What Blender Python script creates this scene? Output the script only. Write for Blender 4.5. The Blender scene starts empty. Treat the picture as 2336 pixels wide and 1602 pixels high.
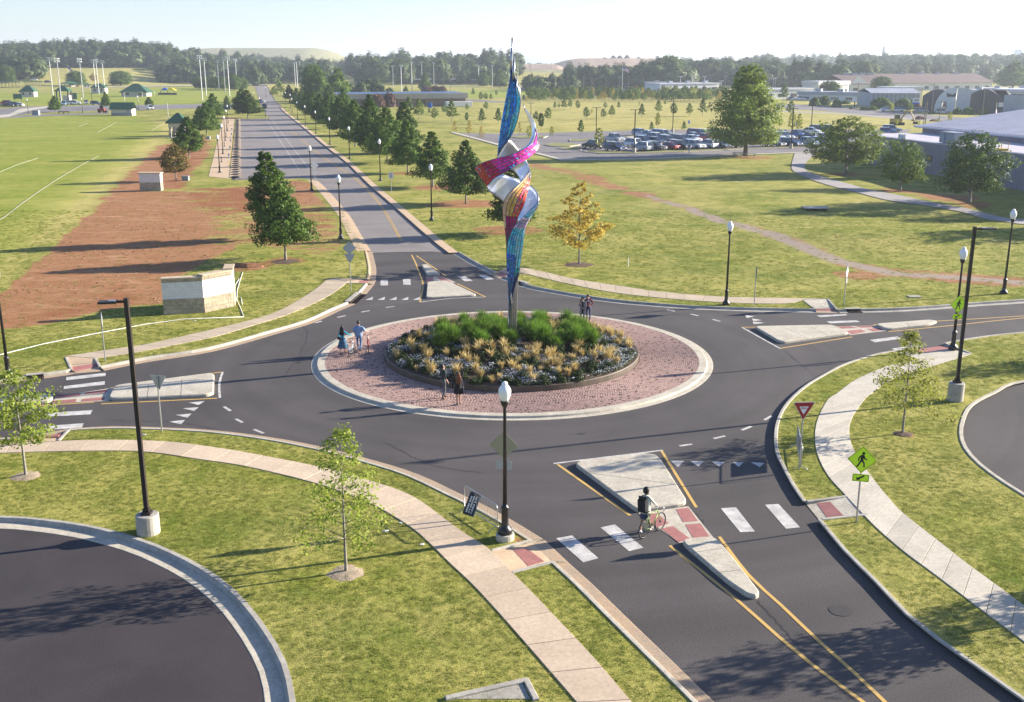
import bpy, bmesh, math, random
import numpy as np
from mathutils import Vector, Matrix, Quaternion
from mathutils.geometry import delaunay_2d_cdt
rnd = random.Random(7); nprs = np.random.RandomState(11)
R = math.radians
sc = bpy.context.scene
COL = sc.collection
# ---------------------------------------------------------------- camera, sky, sun, exposure
PW, PH, FL, HOR, CAMH = 2336.0, 1602.0, 2430.0, 140.0, 17.0
PITCH = math.atan((PH/2-HOR)/FL)
cam = bpy.data.cameras.new('camera'); camo = bpy.data.objects.new('camera', cam); COL.objects.link(camo)
camo.location = (0, 0, CAMH); camo.rotation_euler = (math.pi/2-PITCH, 0, 0)
cam.sensor_width = 36.0; cam.lens = 36.0*FL/PW; cam.clip_end = 20000; cam.clip_start = 0.5
sc.camera = camo
SUN_EL, SUN_AZ = R(17.5), R(17.5)            # azimuth measured from +x towards +y
SUN_DIR = Vector((math.cos(SUN_EL)*math.cos(SUN_AZ), math.cos(SUN_EL)*math.sin(SUN_AZ), math.sin(SUN_EL)))
w = bpy.data.worlds.new('World'); sc.world = w; w.use_nodes = True
nt = w.node_tree; bg = nt.nodes['Background']
sky = nt.nodes.new('ShaderNodeTexSky'); sky.sky_type = 'NISHITA'; sky.sun_disc = False
sky.sun_elevation = SUN_EL; sky.sun_rotation = math.pi/2-SUN_AZ
sky.air_density = 1.0; sky.dust_density = 0.4; sky.ozone_density = 2.0; sky.altitude = 50
tint = nt.nodes.new('ShaderNodeMix'); tint.data_type = 'RGBA'; tint.blend_type = 'MULTIPLY'; tint.inputs[0].default_value = 1; tint.inputs[7].default_value = (0.86, 0.92, 1.18, 1)
nt.links.new(sky.outputs[0], tint.inputs[6]); nt.links.new(tint.outputs[2], bg.inputs[0]); bg.inputs[1].default_value = 0.062
sun = bpy.data.lights.new('sun', 'SUN'); suno = bpy.data.objects.new('sun', sun); COL.objects.link(suno)
sun.energy = 5.0; sun.angle = R(0.5); sun.color = (1.0, 0.905, 0.77)
suno.rotation_euler = SUN_DIR.to_track_quat('Z', 'Y').to_euler(); suno.location = (60, 20, 60)
sc.view_settings.view_transform = 'Standard'; sc.view_settings.look = 'None'
sc.view_settings.gamma = 1; sc.view_settings.exposure = 1.72; sc.view_settings.use_curve_mapping = False
sc.cycles.max_bounces = 6; sc.cycles.diffuse_bounces = 3; sc.cycles.transparent_max_bounces = 8
sc.cycles.volume_bounces = 0; sc.cycles.use_denoising = True; sc.cycles.caustics_reflective = False
sc.cycles.caustics_refractive = False; sc.cycles.sample_clamp_indirect = 6
# ---------------------------------------------------------------- ground shape and pixel helper
BUMPS = [(38,104,13,6,.75),(64,108,12,6,.7),(50,124,18,6,-.8),(28,140,15,8,.5),(18,118,10,6,-.45),(12,165,15,10,.4),
         (58,148,9,5,-.3)]
def sst(a, b, t):
    t = np.clip((t-a)/(b-a), 0, 1); return t*t*(3-2*t)
def ter(x, y):
    x = np.asarray(x, float); y = np.asarray(y, float)
    z = np.zeros(np.broadcast(x, y).shape)
    for cx, cy, sx, sy, a in BUMPS: z = z + a*np.exp(-((x-cx)/sx)**2-((y-cy)/sy)**2)
    z = z*sst(74, 92, y)*(1-sst(178, 196, y))
    left = 1-sst(-350, -250, x)
    z = z + left*9.5*sst(620, 1000, y)*(1-sst(1900, 2600, y))
    z = z + 9.5*np.exp(-((x+425)/110)**2-((y-1180)/130)**2) + 4*np.exp(-((x+590)/120)**2-((y-1150)/120)**2)
    z = z + 7*np.exp(-((x+30)/190)**2-((y-1050)/120)**2)          # pale grassy rise, centre
    z = z + 10*sst(120, 420, x)*sst(900, 1300, y)
    return z
def ray(px, py):
    c, s = math.cos(PITCH), math.sin(PITCH)
    a = (px-PW/2)/FL; b = (PH/2-py)/FL
    return (a, c+b*s, -s+b*c)
def G(px, py, up=0.0):
    """point of the ground seen at this spot of the photograph"""
    d = ray(px, py); z = up; t = 0
    for _ in range(12):
        t = (z-CAMH)/min(d[2], -0.0035)
        z2 = float(ter(d[0]*t, d[1]*t))+up
        z = 0.5*z+0.5*z2
    return Vector((d[0]*t, d[1]*t, z-up))
def HT(px, py, top):
    """height in metres of an upright thing whose foot is at (px,py) and top at row top"""
    g = G(px, py); d = ray(px, top); return CAMH+g.y/d[1]*d[2]-g.z
def at_depth(px, py, Y):
    d = ray(px, py); t = Y/d[1]; return Vector((d[0]*t, Y, CAMH+d[2]*t))
# ---------------------------------------------------------------- mesh builder
class MB:
    def __init__(s): s.v = []; s.f = []; s.m = []
    def add(s, vs, fs, m=0):
        o = len(s.v); s.v += [tuple(p) for p in vs]; s.f += [tuple(i+o for i in f) for f in fs]; s.m += [m]*len(fs); return s
    def box(s, c, d, rz=0, m=0, M=None):
        hx, hy, hz = d[0]/2, d[1]/2, d[2]/2
        vs = [Vector((x, y, z)) for z in (-hz, hz) for x, y in ((-hx,-hy),(hx,-hy),(hx,hy),(-hx,hy))]
        q = Matrix.Rotation(rz, 3, 'Z') if M is None else M
        vs = [q@p+Vector(c) for p in vs]
        return s.add(vs, [(3,2,1,0),(4,5,6,7),(0,1,5,4),(1,2,6,5),(2,3,7,6),(3,0,4,7)], m)
    def cyl(s, a, b, r0, r1=None, n=8, m=0, caps=True):
        r1 = r0 if r1 is None else r1
        a = Vector(a); b = Vector(b); d = (b-a)
        if d.length < 1e-6: return s
        q = d.to_track_quat('Z', 'Y').to_matrix()
        vs = [a+q@Vector((r0*math.cos(2*math.pi*i/n), r0*math.sin(2*math.pi*i/n), 0)) for i in range(n)]
        vs += [b+q@Vector((r1*math.cos(2*math.pi*i/n), r1*math.sin(2*math.pi*i/n), 0)) for i in range(n)]
        fs = [(i, (i+1)%n, n+(i+1)%n, n+i) for i in range(n)]
        if caps: fs += [tuple(range(n-1, -1, -1)), tuple(range(n, 2*n))]
        return s.add(vs, fs, m)
    def tube(s, pts, r, n=6, m=0, closed=False, caps=True):
        pts = [Vector(p) for p in pts]; k = len(pts); rs = r if isinstance(r, (list, tuple)) else [r]*k
        vs = []
        ref = None
        for i, p in enumerate(pts):
            if closed: t = pts[(i+1)%k]-pts[i-1]
            else: t = pts[min(i+1, k-1)]-pts[max(i-1, 0)]
            t.normalize()
            if ref is None:
                ref = t.orthogonal().normalized()
            ref = (ref-t*ref.dot(t))
            ref = ref.normalized() if ref.length > 1e-5 else t.orthogonal().normalized()
            b = t.cross(ref)
            vs += [p+(ref*math.cos(2*math.pi*j/n)+b*math.sin(2*math.pi*j/n))*rs[i] for j in range(n)]
        fs = []
        for i in range(k if closed else k-1):
            a = i*n; b2 = ((i+1)%k)*n
            fs += [(a+j, a+(j+1)%n, b2+(j+1)%n, b2+j) for j in range(n)]
        if caps and not closed: fs += [tuple(range(n-1, -1, -1)), tuple(range((k-1)*n, k*n))]
        return s.add(vs, fs, m)
    def lathe(s, prof, n=14, c=(0,0,0), m=0, ms=None, sx=1, sy=1):
        vs = [(c[0]+r*sx*math.cos(2*math.pi*i/n), c[1]+r*sy*math.sin(2*math.pi*i/n), c[2]+z) for r, z in prof for i in range(n)]
        for k in range(len(prof)-1):
            mm = m if ms is None else ms[k]
            o = len(s.v) if k == 0 else o
            if k == 0: s.v += vs
            s.f += [(o+k*n+i, o+k*n+(i+1)%n, o+(k+1)*n+(i+1)%n, o+(k+1)*n+i) for i in range(n)]; s.m += [mm]*n
        s.f.append(tuple(o+i for i in range(n-1, -1, -1))); s.m.append(m if ms is None else ms[0])
        q = (len(prof)-1)*n; s.f.append(tuple(o+q+i for i in range(n))); s.m.append(m if ms is None else ms[-1])
        return s
    def prism(s, poly, z0, z1, m=0, bev=0.0):
        """poly: list of (x,y) anticlockwise; z0,z1 numbers or lists"""
        n = len(poly)
        ar = sum(poly[i][0]*poly[(i+1)%n][1]-poly[(i+1)%n][0]*poly[i][1] for i in range(n))
        if ar < 0:
            poly = poly[::-1]
            if isinstance(z0, (list, tuple)): z0 = z0[::-1]
            if isinstance(z1, (list, tuple)): z1 = z1[::-1]
        a = z0 if isinstance(z0, (list, tuple)) else [z0]*n
        b = z1 if isinstance(z1, (list, tuple)) else [z1]*n
        if bev:
            cx = sum(p[0] for p in poly)/n; cy = sum(p[1] for p in poly)/n
            inn = inset(poly, bev)
            vs = [(p[0], p[1], a[i]) for i, p in enumerate(poly)]+[(p[0], p[1], b[i]-bev) for i, p in enumerate(poly)]+[(p[0], p[1], b[i]) for i, p in enumerate(inn)]
            fs = [tuple(range(2*n, 3*n))]
            for L in (0, n): fs += [(L+i, L+(i+1)%n, L+n+(i+1)%n, L+n+i) for i in range(n)]
            return s.add(vs, fs, m)
        vs = [(p[0], p[1], a[i]) for i, p in enumerate(poly)]+[(p[0], p[1], b[i]) for i, p in enumerate(poly)]
        return s.add(vs, [tuple(range(n-1, -1, -1)), tuple(range(n, 2*n))]+[(i, (i+1)%n, n+(i+1)%n, n+i) for i in range(n)], m)
    def ball(s, c, r, n=10, k=6, m=0, sc3=(1,1,1), jit=0):
        vs = [(c[0], c[1], c[2]-r*sc3[2])]
        for j in range(1, k):
            t = math.pi*j/k
            for i in range(n):
                q = 1+rnd.uniform(-jit, jit)
                vs.append((c[0]+q*r*sc3[0]*math.sin(t)*math.cos(2*math.pi*i/n), c[1]+q*r*sc3[1]*math.sin(t)*math.sin(2*math.pi*i/n), c[2]-q*r*sc3[2]*math.cos(t)))
        vs.append((c[0], c[1], c[2]+r*sc3[2]))
        fs = [(0, 1+(i+1)%n, 1+i) for i in range(n)]
        for j in range(k-2): fs += [(1+j*n+i, 1+j*n+(i+1)%n, 1+(j+1)*n+(i+1)%n, 1+(j+1)*n+i) for i in range(n)]
        L = len(vs)-1; fs += [(1+(k-2)*n+i, 1+(k-2)*n+(i+1)%n, L) for i in range(n)]
        return s.add(vs, fs, m)
    def mesh(s, name, mats, smooth=False):
        me = bpy.data.meshes.new(name); me.from_pydata(s.v, [], s.f)
        for mt in (mats if isinstance(mats, (list, tuple)) else [mats]): me.materials.append(mt)
        me.polygons.foreach_set('material_index', s.m)
        if smooth: me.polygons.foreach_set('use_smooth', [True]*len(s.f))
        me.update(); return me
    def build(s, name, mats, parent=None, smooth=False, **kw):
        return obj(name, s.mesh(name, mats, smooth), parent, **kw)
def inset(poly, d):
    n = len(poly); out = []
    for i in range(n):
        p0 = Vector(poly[i-1][:2]); p = Vector(poly[i][:2]); p1 = Vector(poly[(i+1)%n][:2])
        a = (p-p0).normalized(); b = (p1-p).normalized()
        na = Vector((-a.y, a.x)); nb = Vector((-b.y, b.x)); m = (na+nb)
        if m.length < 1e-4: m = na
        m.normalize(); k = d/max(0.35, m.dot(na)); out.append((p.x+m.x*k, p.y+m.y*k))
    return out
def obj(name, me, parent=None, label=None, cat=None, group=None, kind=None, loc=None, rz=None):
    o = bpy.data.objects.new(name, me); COL.objects.link(o)
    if parent is not None: o.parent = parent
    if loc is not None: o.location = loc
    if rz is not None: o.rotation_euler = (0, 0, rz)
    return tag(o, label, cat, group, kind)
def tag(o, label=None, cat=None, group=None, kind=None):
    if label: o['label'] = label
    if cat: o['category'] = cat
    if group: o['group'] = group
    if kind: o['kind'] = kind
    return o
def thing(name, label, cat, loc=(0,0,0), rz=0, group=None, scale=None):
    o = bpy.data.objects.new(name, None); COL.objects.link(o); o.location = loc; o.rotation_euler = (0, 0, rz)
    if scale is not None: o.scale = (scale,)*3 if not isinstance(scale, (tuple, list)) else scale
    o.empty_display_size = 0.3
    return tag(o, label, cat, group)
KIDS = {}
def kids_of(o):
    if o.name not in KIDS: KIDS[o.name] = [c for c in COL.objects if c.parent == o]
    return KIDS[o.name]
def dup(root, label, loc, rz=0, scale=None, group=None):
    c = root.copy(); COL.objects.link(c); c.location = loc; c.rotation_euler = (0, 0, rz)
    if scale is not None: c.scale = (scale,)*3 if not isinstance(scale, (tuple, list)) else scale
    c['label'] = label
    if group: c['group'] = group
    for ch in kids_of(root):
        d = ch.copy(); COL.objects.link(d); d.parent = c
        for g in kids_of(ch):
            e = g.copy(); COL.objects.link(e); e.parent = d
    return c
def catmull(pts, step=1.0):
    pts = [Vector(p) for p in pts]; out = []
    for i in range(len(pts)-1):
        p0 = pts[i-1] if i else pts[0]*2-pts[1]; p1 = pts[i]; p2 = pts[i+1]; p3 = pts[i+2] if i+2 < len(pts) else pts[-1]*2-pts[-2]
        n = max(1, int((p2-p1).length/step))
        for k in range(n):
            t = k/n
            out.append(0.5*((2*p1)+(-p0+p2)*t+(2*p0-5*p1+4*p2-p3)*t*t+(-p0+3*p1-3*p2+p3)*t**3))
    out.append(pts[-1]); return out
def resample(pts, n):
    pts = [Vector(p) for p in pts]; L = [0]
    for a, b in zip(pts, pts[1:]): L.append(L[-1]+(b-a).length)
    out = []; j = 0
    for k in range(n+1):
        s = L[-1]*k/n
        while j < len(L)-2 and L[j+1] < s: j += 1
        t = (s-L[j])/max(1e-9, L[j+1]-L[j]); out.append(pts[j].lerp(pts[j+1], t))
    return out
def inside(poly, X, Y):
    c = np.zeros(X.shape, bool); n = len(poly)
    for i in range(n):
        x0, y0 = poly[i-1][:2]; x1, y1 = poly[i][:2]
        if y0 == y1: continue
        m = ((y0 > Y) != (y1 > Y)) & (X < (x1-x0)*(Y-y0)/(y1-y0)+x0); c ^= m
    return c
def sdist(pl, X, Y, closed=True):
    d = np.full(X.shape, 1e9); n = len(pl)
    for i in range(0 if closed else 1, n):
        ax, ay = pl[i-1][:2]; bx, by = pl[i][:2]; vx, vy = bx-ax, by-ay; L = vx*vx+vy*vy+1e-9
        t = np.clip(((X-ax)*vx+(Y-ay)*vy)/L, 0, 1); d = np.minimum(d, np.hypot(X-ax-t*vx, Y-ay-t*vy))
    return d
# ---------------------------------------------------------------- materials
MATS = {}
def _mat(name):
    m = bpy.data.materials.new(name); m.use_nodes = True; nt = m.node_tree; b = nt.nodes['Principled BSDF']; MATS[name] = m
    b.inputs['Specular IOR Level'].default_value = 0.35
    return m, nt, b
def mat(name, col, rough=0.6, metal=0.0, var=0.0, scale=4.0, bump=0.0, bscale=None, col2=None, spec=None, emit=None, detail=5, coord='Object', objvar=0.0, coat=0):
    m, nt, b = _mat(name); L = nt.links.new
    b.inputs['Roughness'].default_value = rough; b.inputs['Metallic'].default_value = metal
    if spec is not None: b.inputs['Specular IOR Level'].default_value = spec
    if coat: b.inputs['Coat Weight'].default_value = coat; b.inputs['Coat Roughness'].default_value = 0.08
    c = (*col, 1)
    b.inputs['Base Color'].default_value = c
    tc = nt.nodes.new('ShaderNodeTexCoord')
    src = None
    if var or col2:
        n = nt.nodes.new('ShaderNodeTexNoise'); n.inputs['Scale'].default_value = scale; n.inputs['Detail'].default_value = detail; n.inputs['Roughness'].default_value = 0.65
        L(tc.outputs[coord], n.inputs['Vector'])
        r = nt.nodes.new('ShaderNodeMapRange'); r.inputs[1].default_value = 0.32; r.inputs[2].default_value = 0.68; L(n.outputs[0], r.inputs[0])
        mx = nt.nodes.new('ShaderNodeMix'); mx.data_type = 'RGBA'
        c2 = col2 if col2 else tuple(v*(1-var) for v in col)
        c1 = col if col2 else tuple(min(1, v*(1+var)) for v in col)
        mx.inputs[6].default_value = (*c1, 1); mx.inputs[7].default_value = (*c2, 1); L(r.outputs[0], mx.inputs[0]); src = mx.outputs[2]
    if objvar:
        oi = nt.nodes.new('ShaderNodeObjectInfo'); hv = nt.nodes.new('ShaderNodeHueSaturation')
        mr = nt.nodes.new('ShaderNodeMapRange'); mr.inputs[3].default_value = 1-objvar; mr.inputs[4].default_value = 1+objvar
        L(oi.outputs['Random'], mr.inputs[0]); L(mr.outputs[0], hv.inputs['Value'])
        if src is not None: L(src, hv.inputs['Color'])
        else: hv.inputs['Color'].default_value = c
        src = hv.outputs[0]
    if src is not None: L(src, b.inputs['Base Color'])
    if bump:
        n2 = nt.nodes.new('ShaderNodeTexNoise'); n2.inputs['Scale'].default_value = bscale or scale*3; n2.inputs['Detail'].default_value = 4
        L(tc.outputs[coord], n2.inputs['Vector'])
        bm = nt.nodes.new('ShaderNodeBump'); bm.inputs['Strength'].default_value = bump; bm.inputs['Distance'].default_value = 0.03
        L(n2.outputs[0], bm.inputs['Height']); L(bm.outputs[0], b.inputs['Normal'])
    if emit: b.inputs['Emission Color'].default_value = (*emit[:3], 1); b.inputs['Emission Strength'].default_value = emit[3]
    return m
def leafmat(name, col, col2, trans=0.35, attr='lv'):
    m, nt, b = _mat(name); L = nt.links.new
    at = nt.nodes.new('ShaderNodeAttribute'); at.attribute_name = attr
    oi = nt.nodes.new('ShaderNodeObjectInfo')
    mx = nt.nodes.new('ShaderNodeMix'); mx.data_type = 'RGBA'; mx.inputs[6].default_value = (*col, 1); mx.inputs[7].default_value = (*col2, 1)
    L(at.outputs['Fac'], mx.inputs[0])
    hv = nt.nodes.new('ShaderNodeHueSaturation'); mr = nt.nodes.new('ShaderNodeMapRange'); mr.inputs[3].default_value = 0.8; mr.inputs[4].default_value = 1.2
    L(oi.outputs['Random'], mr.inputs[0]); L(mr.outputs[0], hv.inputs['Value']); L(mx.outputs[2], hv.inputs['Color'])
    L(hv.outputs[0], b.inputs['Base Color']); b.inputs['Roughness'].default_value = 0.6; b.inputs['Specular IOR Level'].default_value = 0.2
    tr = nt.nodes.new('ShaderNodeBsdfTranslucent'); L(hv.outputs[0], tr.inputs[0])
    ms = nt.nodes.new('ShaderNodeMixShader'); ms.inputs[0].default_value = trans
    out = nt.nodes['Material Output']; L(b.outputs[0], ms.inputs[1]); L(tr.outputs[0], ms.inputs[2]); L(ms.outputs[0], out.inputs[0])
    return m
def vcolmat(name, rough=0.3, metal=0.0, attr='col', spec=0.5):
    m, nt, b = _mat(name); at = nt.nodes.new('ShaderNodeAttribute'); at.attribute_name = attr
    nt.links.new(at.outputs['Color'], b.inputs['Base Color']); b.inputs['Roughness'].default_value = rough; b.inputs['Metallic'].default_value = metal
    b.inputs['Specular IOR Level'].default_value = spec
    return m
def rough_surface(name, cols, sc_big, sc_small, rough=0.9, bump=0.25, bs=40, streak=None, joints=None, amt=0.5, ring=False):
    """two colours mixed by large noise, fine grain on top; world coordinates so that it is continuous across sheets"""
    m, nt, b = _mat(name); L = nt.links.new; N = nt.nodes.new
    geo = N('ShaderNodeNewGeometry')
    n1 = N('ShaderNodeTexNoise'); n1.inputs['Scale'].default_value = sc_big; n1.inputs['Detail'].default_value = 6; n1.inputs['Roughness'].default_value = 0.6; n1.inputs['Distortion'].default_value = 0.4
    if streak:
        mp = N('ShaderNodeMapping'); mp.inputs['Scale'].default_value = streak[:3]; mp.inputs['Rotation'].default_value = (0, 0, streak[3]); L(geo.outputs['Position'], mp.inputs[0]); L(mp.outputs[0], n1.inputs['Vector'])
    else: L(geo.outputs['Position'], n1.inputs['Vector'])
    mr = N('ShaderNodeMapRange'); mr.inputs[1].default_value = 0.3; mr.inputs[2].default_value = 0.7; L(n1.outputs[0], mr.inputs[0])
    mx = N('ShaderNodeMix'); mx.data_type = 'RGBA'; mx.inputs[6].default_value = (*cols[0], 1); mx.inputs[7].default_value = (*cols[1], 1); L(mr.outputs[0], mx.inputs[0])
    n2 = N('ShaderNodeTexNoise'); n2.inputs['Scale'].default_value = sc_small; n2.inputs['Detail'].default_value = 3; L(geo.outputs['Position'], n2.inputs['Vector'])
    mr2 = N('ShaderNodeMapRange'); mr2.inputs[1].default_value = 0.3; mr2.inputs[2].default_value = 0.7; mr2.inputs[3].default_value = 1-amt*0.5; mr2.inputs[4].default_value = 1+amt*0.5; L(n2.outputs[0], mr2.inputs[0])
    mu = N('ShaderNodeMix'); mu.data_type = 'RGBA'; mu.blend_type = 'MULTIPLY'; mu.inputs[0].default_value = 1
    L(mx.outputs[2], mu.inputs[6]); L(mr2.outputs[0], mu.inputs[7]); cur = mu.outputs[2]
    if ring:      # tyre polish in rings about the roundabout's centre
        vm = N('ShaderNodeVectorMath'); vm.operation = 'DISTANCE'; vm.inputs[1].default_value = (0, 61.3, 0); L(geo.outputs['Position'], vm.inputs[0])
        n3 = N('ShaderNodeTexNoise'); n3.noise_dimensions = '1D'; n3.inputs['Scale'].default_value = .45; n3.inputs['Detail'].default_value = 4; L(vm.outputs['Value'], n3.inputs['W'])
        m3 = N('ShaderNodeMapRange'); m3.inputs[1].default_value = 0.3; m3.inputs[2].default_value = 0.7; m3.inputs[3].default_value = 0.89; m3.inputs[4].default_value = 1.13; L(n3.outputs[0], m3.inputs[0])
        mm = N('ShaderNodeMix'); mm.data_type = 'RGBA'; mm.blend_type = 'MULTIPLY'; mm.inputs[0].default_value = 1; L(cur, mm.inputs[6]); L(m3.outputs[0], mm.inputs[7]); cur = mm.outputs[2]
    L(cur, b.inputs['Base Color']); b.inputs['Roughness'].default_value = rough; b.inputs['Specular IOR Level'].default_value = 0.3
    n4 = N('ShaderNodeTexNoise'); n4.inputs['Scale'].default_value = bs; n4.inputs['Detail'].default_value = 3; L(geo.outputs['Position'], n4.inputs['Vector'])
    bm = N('ShaderNodeBump'); bm.inputs['Strength'].default_value = bump; bm.inputs['Distance'].default_value = 0.02; L(n4.outputs[0], bm.inputs['Height']); L(bm.outputs[0], b.inputs['Normal'])
    return m
ASPH = rough_surface('asphalt', ((.056,.050,.048),(.080,.071,.068)), 0.16, 18, 0.85, 0.3, 30, amt=0.6, ring=True)
ASPH_OLD = rough_surface('old_asphalt', ((.175,.155,.145),(.235,.21,.195)), 0.2, 10, 0.9, 0.3, 30, amt=0.4)
ASPH_DARK = rough_surface('fresh_asphalt', ((.036,.030,.031),(.052,.044,.045)), 0.35, 22, 0.8, 0.3, 30, amt=.6)
CONC = rough_surface('pale_concrete', ((.52,.475,.38),(.38,.34,.265)), 1.3, 7, 0.85, 0.25, 18, amt=0.28)
CONC_TAN = rough_surface('tan_concrete', ((.56,.41,.26),(.44,.32,.21)), 0.9, 9, 0.85, 0.15, 25, amt=0.18)
CONC_GREY = rough_surface('grey_concrete', ((.44,.41,.35),(.27,.25,.21)), 1.1, 9, 0.85, 0.2, 25, amt=0.25)
GUTTER = rough_surface('stained_gutter_concrete', ((.42,.30,.19),(.33,.26,.19)), 0.5, 10, 0.85, 0.15, 25, amt=0.3)
TACT = mat('red_tactile_tile', (.34,.14,.12), 0.7, var=.15, scale=3)
WHITE = rough_surface('worn_white_paint', ((.60,.58,.53),(.33,.31,.29)), 2.2, 25, 0.7, 0.1, 30, amt=0.5)
YELL = rough_surface('worn_yellow_paint', ((.58,.36,.09),(.48,.32,.11)), 2.5, 25, 0.7, 0.1, 30, amt=0.25)
BLACK = mat('black_painted_steel', (.012,.011,.011), 0.35, spec=0.5)
BRONZE = mat('dark_bronze_pole', (.025,.018,.016), 0.45)
GALV = mat('galvanised_steel', (.42,.43,.44), 0.4, metal=0.8)
GREYM = mat('grey_sign_back', (.40,.42,.44), 0.5, metal=0.3)
TANSIGN = mat('tan_sign_back', (.33,.31,.20), 0.6)
GLOBE = mat('white_lamp_globe', (.85,.85,.83), 0.3)
LIME = mat('fluorescent_sign', (.70,1.0,.03), 0.5)
SIGNBLK = mat('sign_black', (.01,.01,.01), 0.6)
SIGNRED = mat('sign_red', (.33,.02,.02), 0.5)
SIGNWHT = mat('sign_white', (.8,.8,.8), 0.5)
BARK = mat('bark', (.16,.12,.09), 0.95, var=.35, scale=14, bump=.6)
BARKG = mat('grey_bark', (.22,.20,.17), 0.95, var=.35, scale=14, bump=.5)
GLASS = mat('dark_window_glass', (.02,.03,.04), 0.08, spec=0.8)
TYRE = mat('tyre_rubber', (.015,.015,.015), 0.8)
# ---------------------------------------------------------------- traced outlines (photo pixels -> ground)
def GP(l, up=0): return [G(x, y, up) for x, y in l]
K_NW = [(-260,905),(-100,884),(0,872),(60,864),(151,851),(163,848)], [(229,842),(330,822),(475,799),(620,759),(700,735),(760,708),(803,688.5),(826,664),(838,650)], [(842,641),(844,615),(840,592),(836,575)]
K_NE = [(1046,579),(1085,602),(1130,625)], [(1151,635),(1182,645.5),(1216,657.5),(1320,676.5),(1410,689),(1500,697),(1572,702),(1700,707),(1860,710)], [(1910,711),(1960,710),(2040,708),(2111,704),(2230,695),(2336,688),(2600,668),(3000,640)]
K_SE = [(3000,735),(2600,748),(2336,763.5),(2201,780),(2158,789)], [(2043,806),(2004,813),(1932,836),(1878,864),(1840,888),(1805,920),(1784,952),(1774,990),(1776,1035),(1791,1069),(1813,1111),(1840,1151)], [(1874,1192),(1935,1265),(2005,1335),(2075,1409),(2145,1465),(2238,1530),(2336,1600),(2500,1715)]
K_SW = [(-300,1030),(-100,1012),(0,1007),(70,1003)], [(158,986),(252,981),(372,984),(478,990),(604,1006),(719,1028),(840,1060),(933,1090),(1026,1134),(1096,1168),(1165,1208),(1214,1239)], [(1265,1289),(1319,1339),(1398,1418),(1493,1512),(1581,1600),(1700,1720)]
def curve(px): return catmull(GP(px), 0.8)
def flat(p): return (p[0], p[1])
N_left = [(836,575),(814,537),(783,485),(731,425),(716,413),(690,409),(528,413),(535,340),(542,272),(616,271),(606,262),(594,239),(590,225),(583,205),(576,190)]
N_right = [(604,190),(612,200),(620,216),(628,230),(644,245),(654,256),(685,280),(720,308),(757,338),(800,370),(857,423),(905,463),(960,510),(1010,552),(1046,579)]
def chain(Ks):
    out = []
    for k in Ks: out += curve(k)
    return out
road_poly = chain(K_SW)[::-1]            # bottom right -> left
road_poly = road_poly[::1]
road_poly = chain(K_SW) + chain(K_SE)[::-1] + chain(K_NE)[::-1] + GP(N_right)[::-1] + GP(N_left)[::-1] + chain(K_NW)[::-1]
road_poly = [flat(p) for p in road_poly]
LOT_SW_K = [(-200,1195),(0,1190),(100,1197),(191,1210),(267,1228),(352,1256),(453,1306),(528,1363),(594,1444),(639,1524),(657,1602),(668,1700)]
LOT_SE_K = [(2600,850),(2336,873),(2261,901),(2210,929),(2191,962),(2186,995),(2196,1028),(2228,1065),(2284,1107),(2336,1140),(2500,1225)]
lot_sw = [flat(p) for p in curve(LOT_SW_K)]+[flat(G(600,1900)), flat(G(-500,1900)), flat(G(-500,1195))]
lot_se = [flat(p) for p in curve(LOT_SE_K)]+[flat(G(3200,1225)), flat(G(3200,850))]
# ramp pads: (road side a, road side b, back b, back a) ; tactile quad
RAMPS = [
 ('nw', [(163,848),(229,842),(220,822),(151,818)], [(166,849),(228,838),(229,831),(163,840)]),
 ('north', [(838,650),(842,641),(795,639),(790,651)], [(839,649),(841,642),(820,642),(819,649)]),
 ('ne', [(1130,625),(1151,635),(1182,626),(1150,616)], [(1131,625.5),(1149,634),(1163,630),(1145,622)]),
 ('e', [(1860,710),(1910,711),(1887,686),(1833,688)], [(1861,710),(1908,710.5),(1903,705),(1858,706)]),
 ('se2', [(2043,806),(2158,789),(2216,812),(2100,826)], [(2070,801),(2150,790),(2172,798),(2095,809)]),
 ('se', [(1840,1151),(1874,1192),(1975,1181),(1931,1140)], [(1863,1151),(1886,1183),(1924,1181),(1893,1149)]),
 ('sw', [(1214,1239),(1265,1289),(1168,1314),(1121,1264)], [(1202,1254),(1242,1283),(1205,1297),(1170,1259)]),
 ('w', [(158,986),(70,1003),(20,1020),(136,1012)], [(146,992),(78,1000),(68,1006),(133,1003)]),
]
ramp_polys = [[flat(G(*p)) for p in r[1]] for r in RAMPS]
holes = [road_poly, lot_sw, lot_se]+ramp_polys
# dirt / dry masks
DIRT = [[(10,668),(60,622),(150,535),(272,420),(372,328),(395,330),(470,300),(485,330),(455,380),(420,430),(520,432),(600,420),(700,412),(725,440),(770,500),(800,560),(745,590),(640,575),(560,560),(470,600),(400,640),(372,700),(296,705),(200,722),(103,748),(-150,770),(-150,740)]]
PATH_C = [(1215,378),(1290,393),(1354,411),(1500,458),(1590,485),(1680,515),(1760,538),(1824,562),(1914,600),(2039,628),(2200,638),(2400,655)]
PATCH = [(1063,467,5.5),(990,430,4.5),(932,398,3),(1160,527,4.5),(930,345,2),(650,598,2.2),(1321,607,1.6),(1720,362,4.5),(1928,401,4),(2053,438,4),(2215,467,3.5),(2160,452,5),(520,270,5),(1960,630,3),(560,612,2.5),(790,1318,.75),(2058,995,.65),(60,1092,.8),(1180,1245,.9),(1000,470,3)]
STRIP = [(0,640),(160,515),(272,415),(372,325),(430,285),(395,268),(300,330),(180,420),(60,500),(0,560)]
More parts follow.
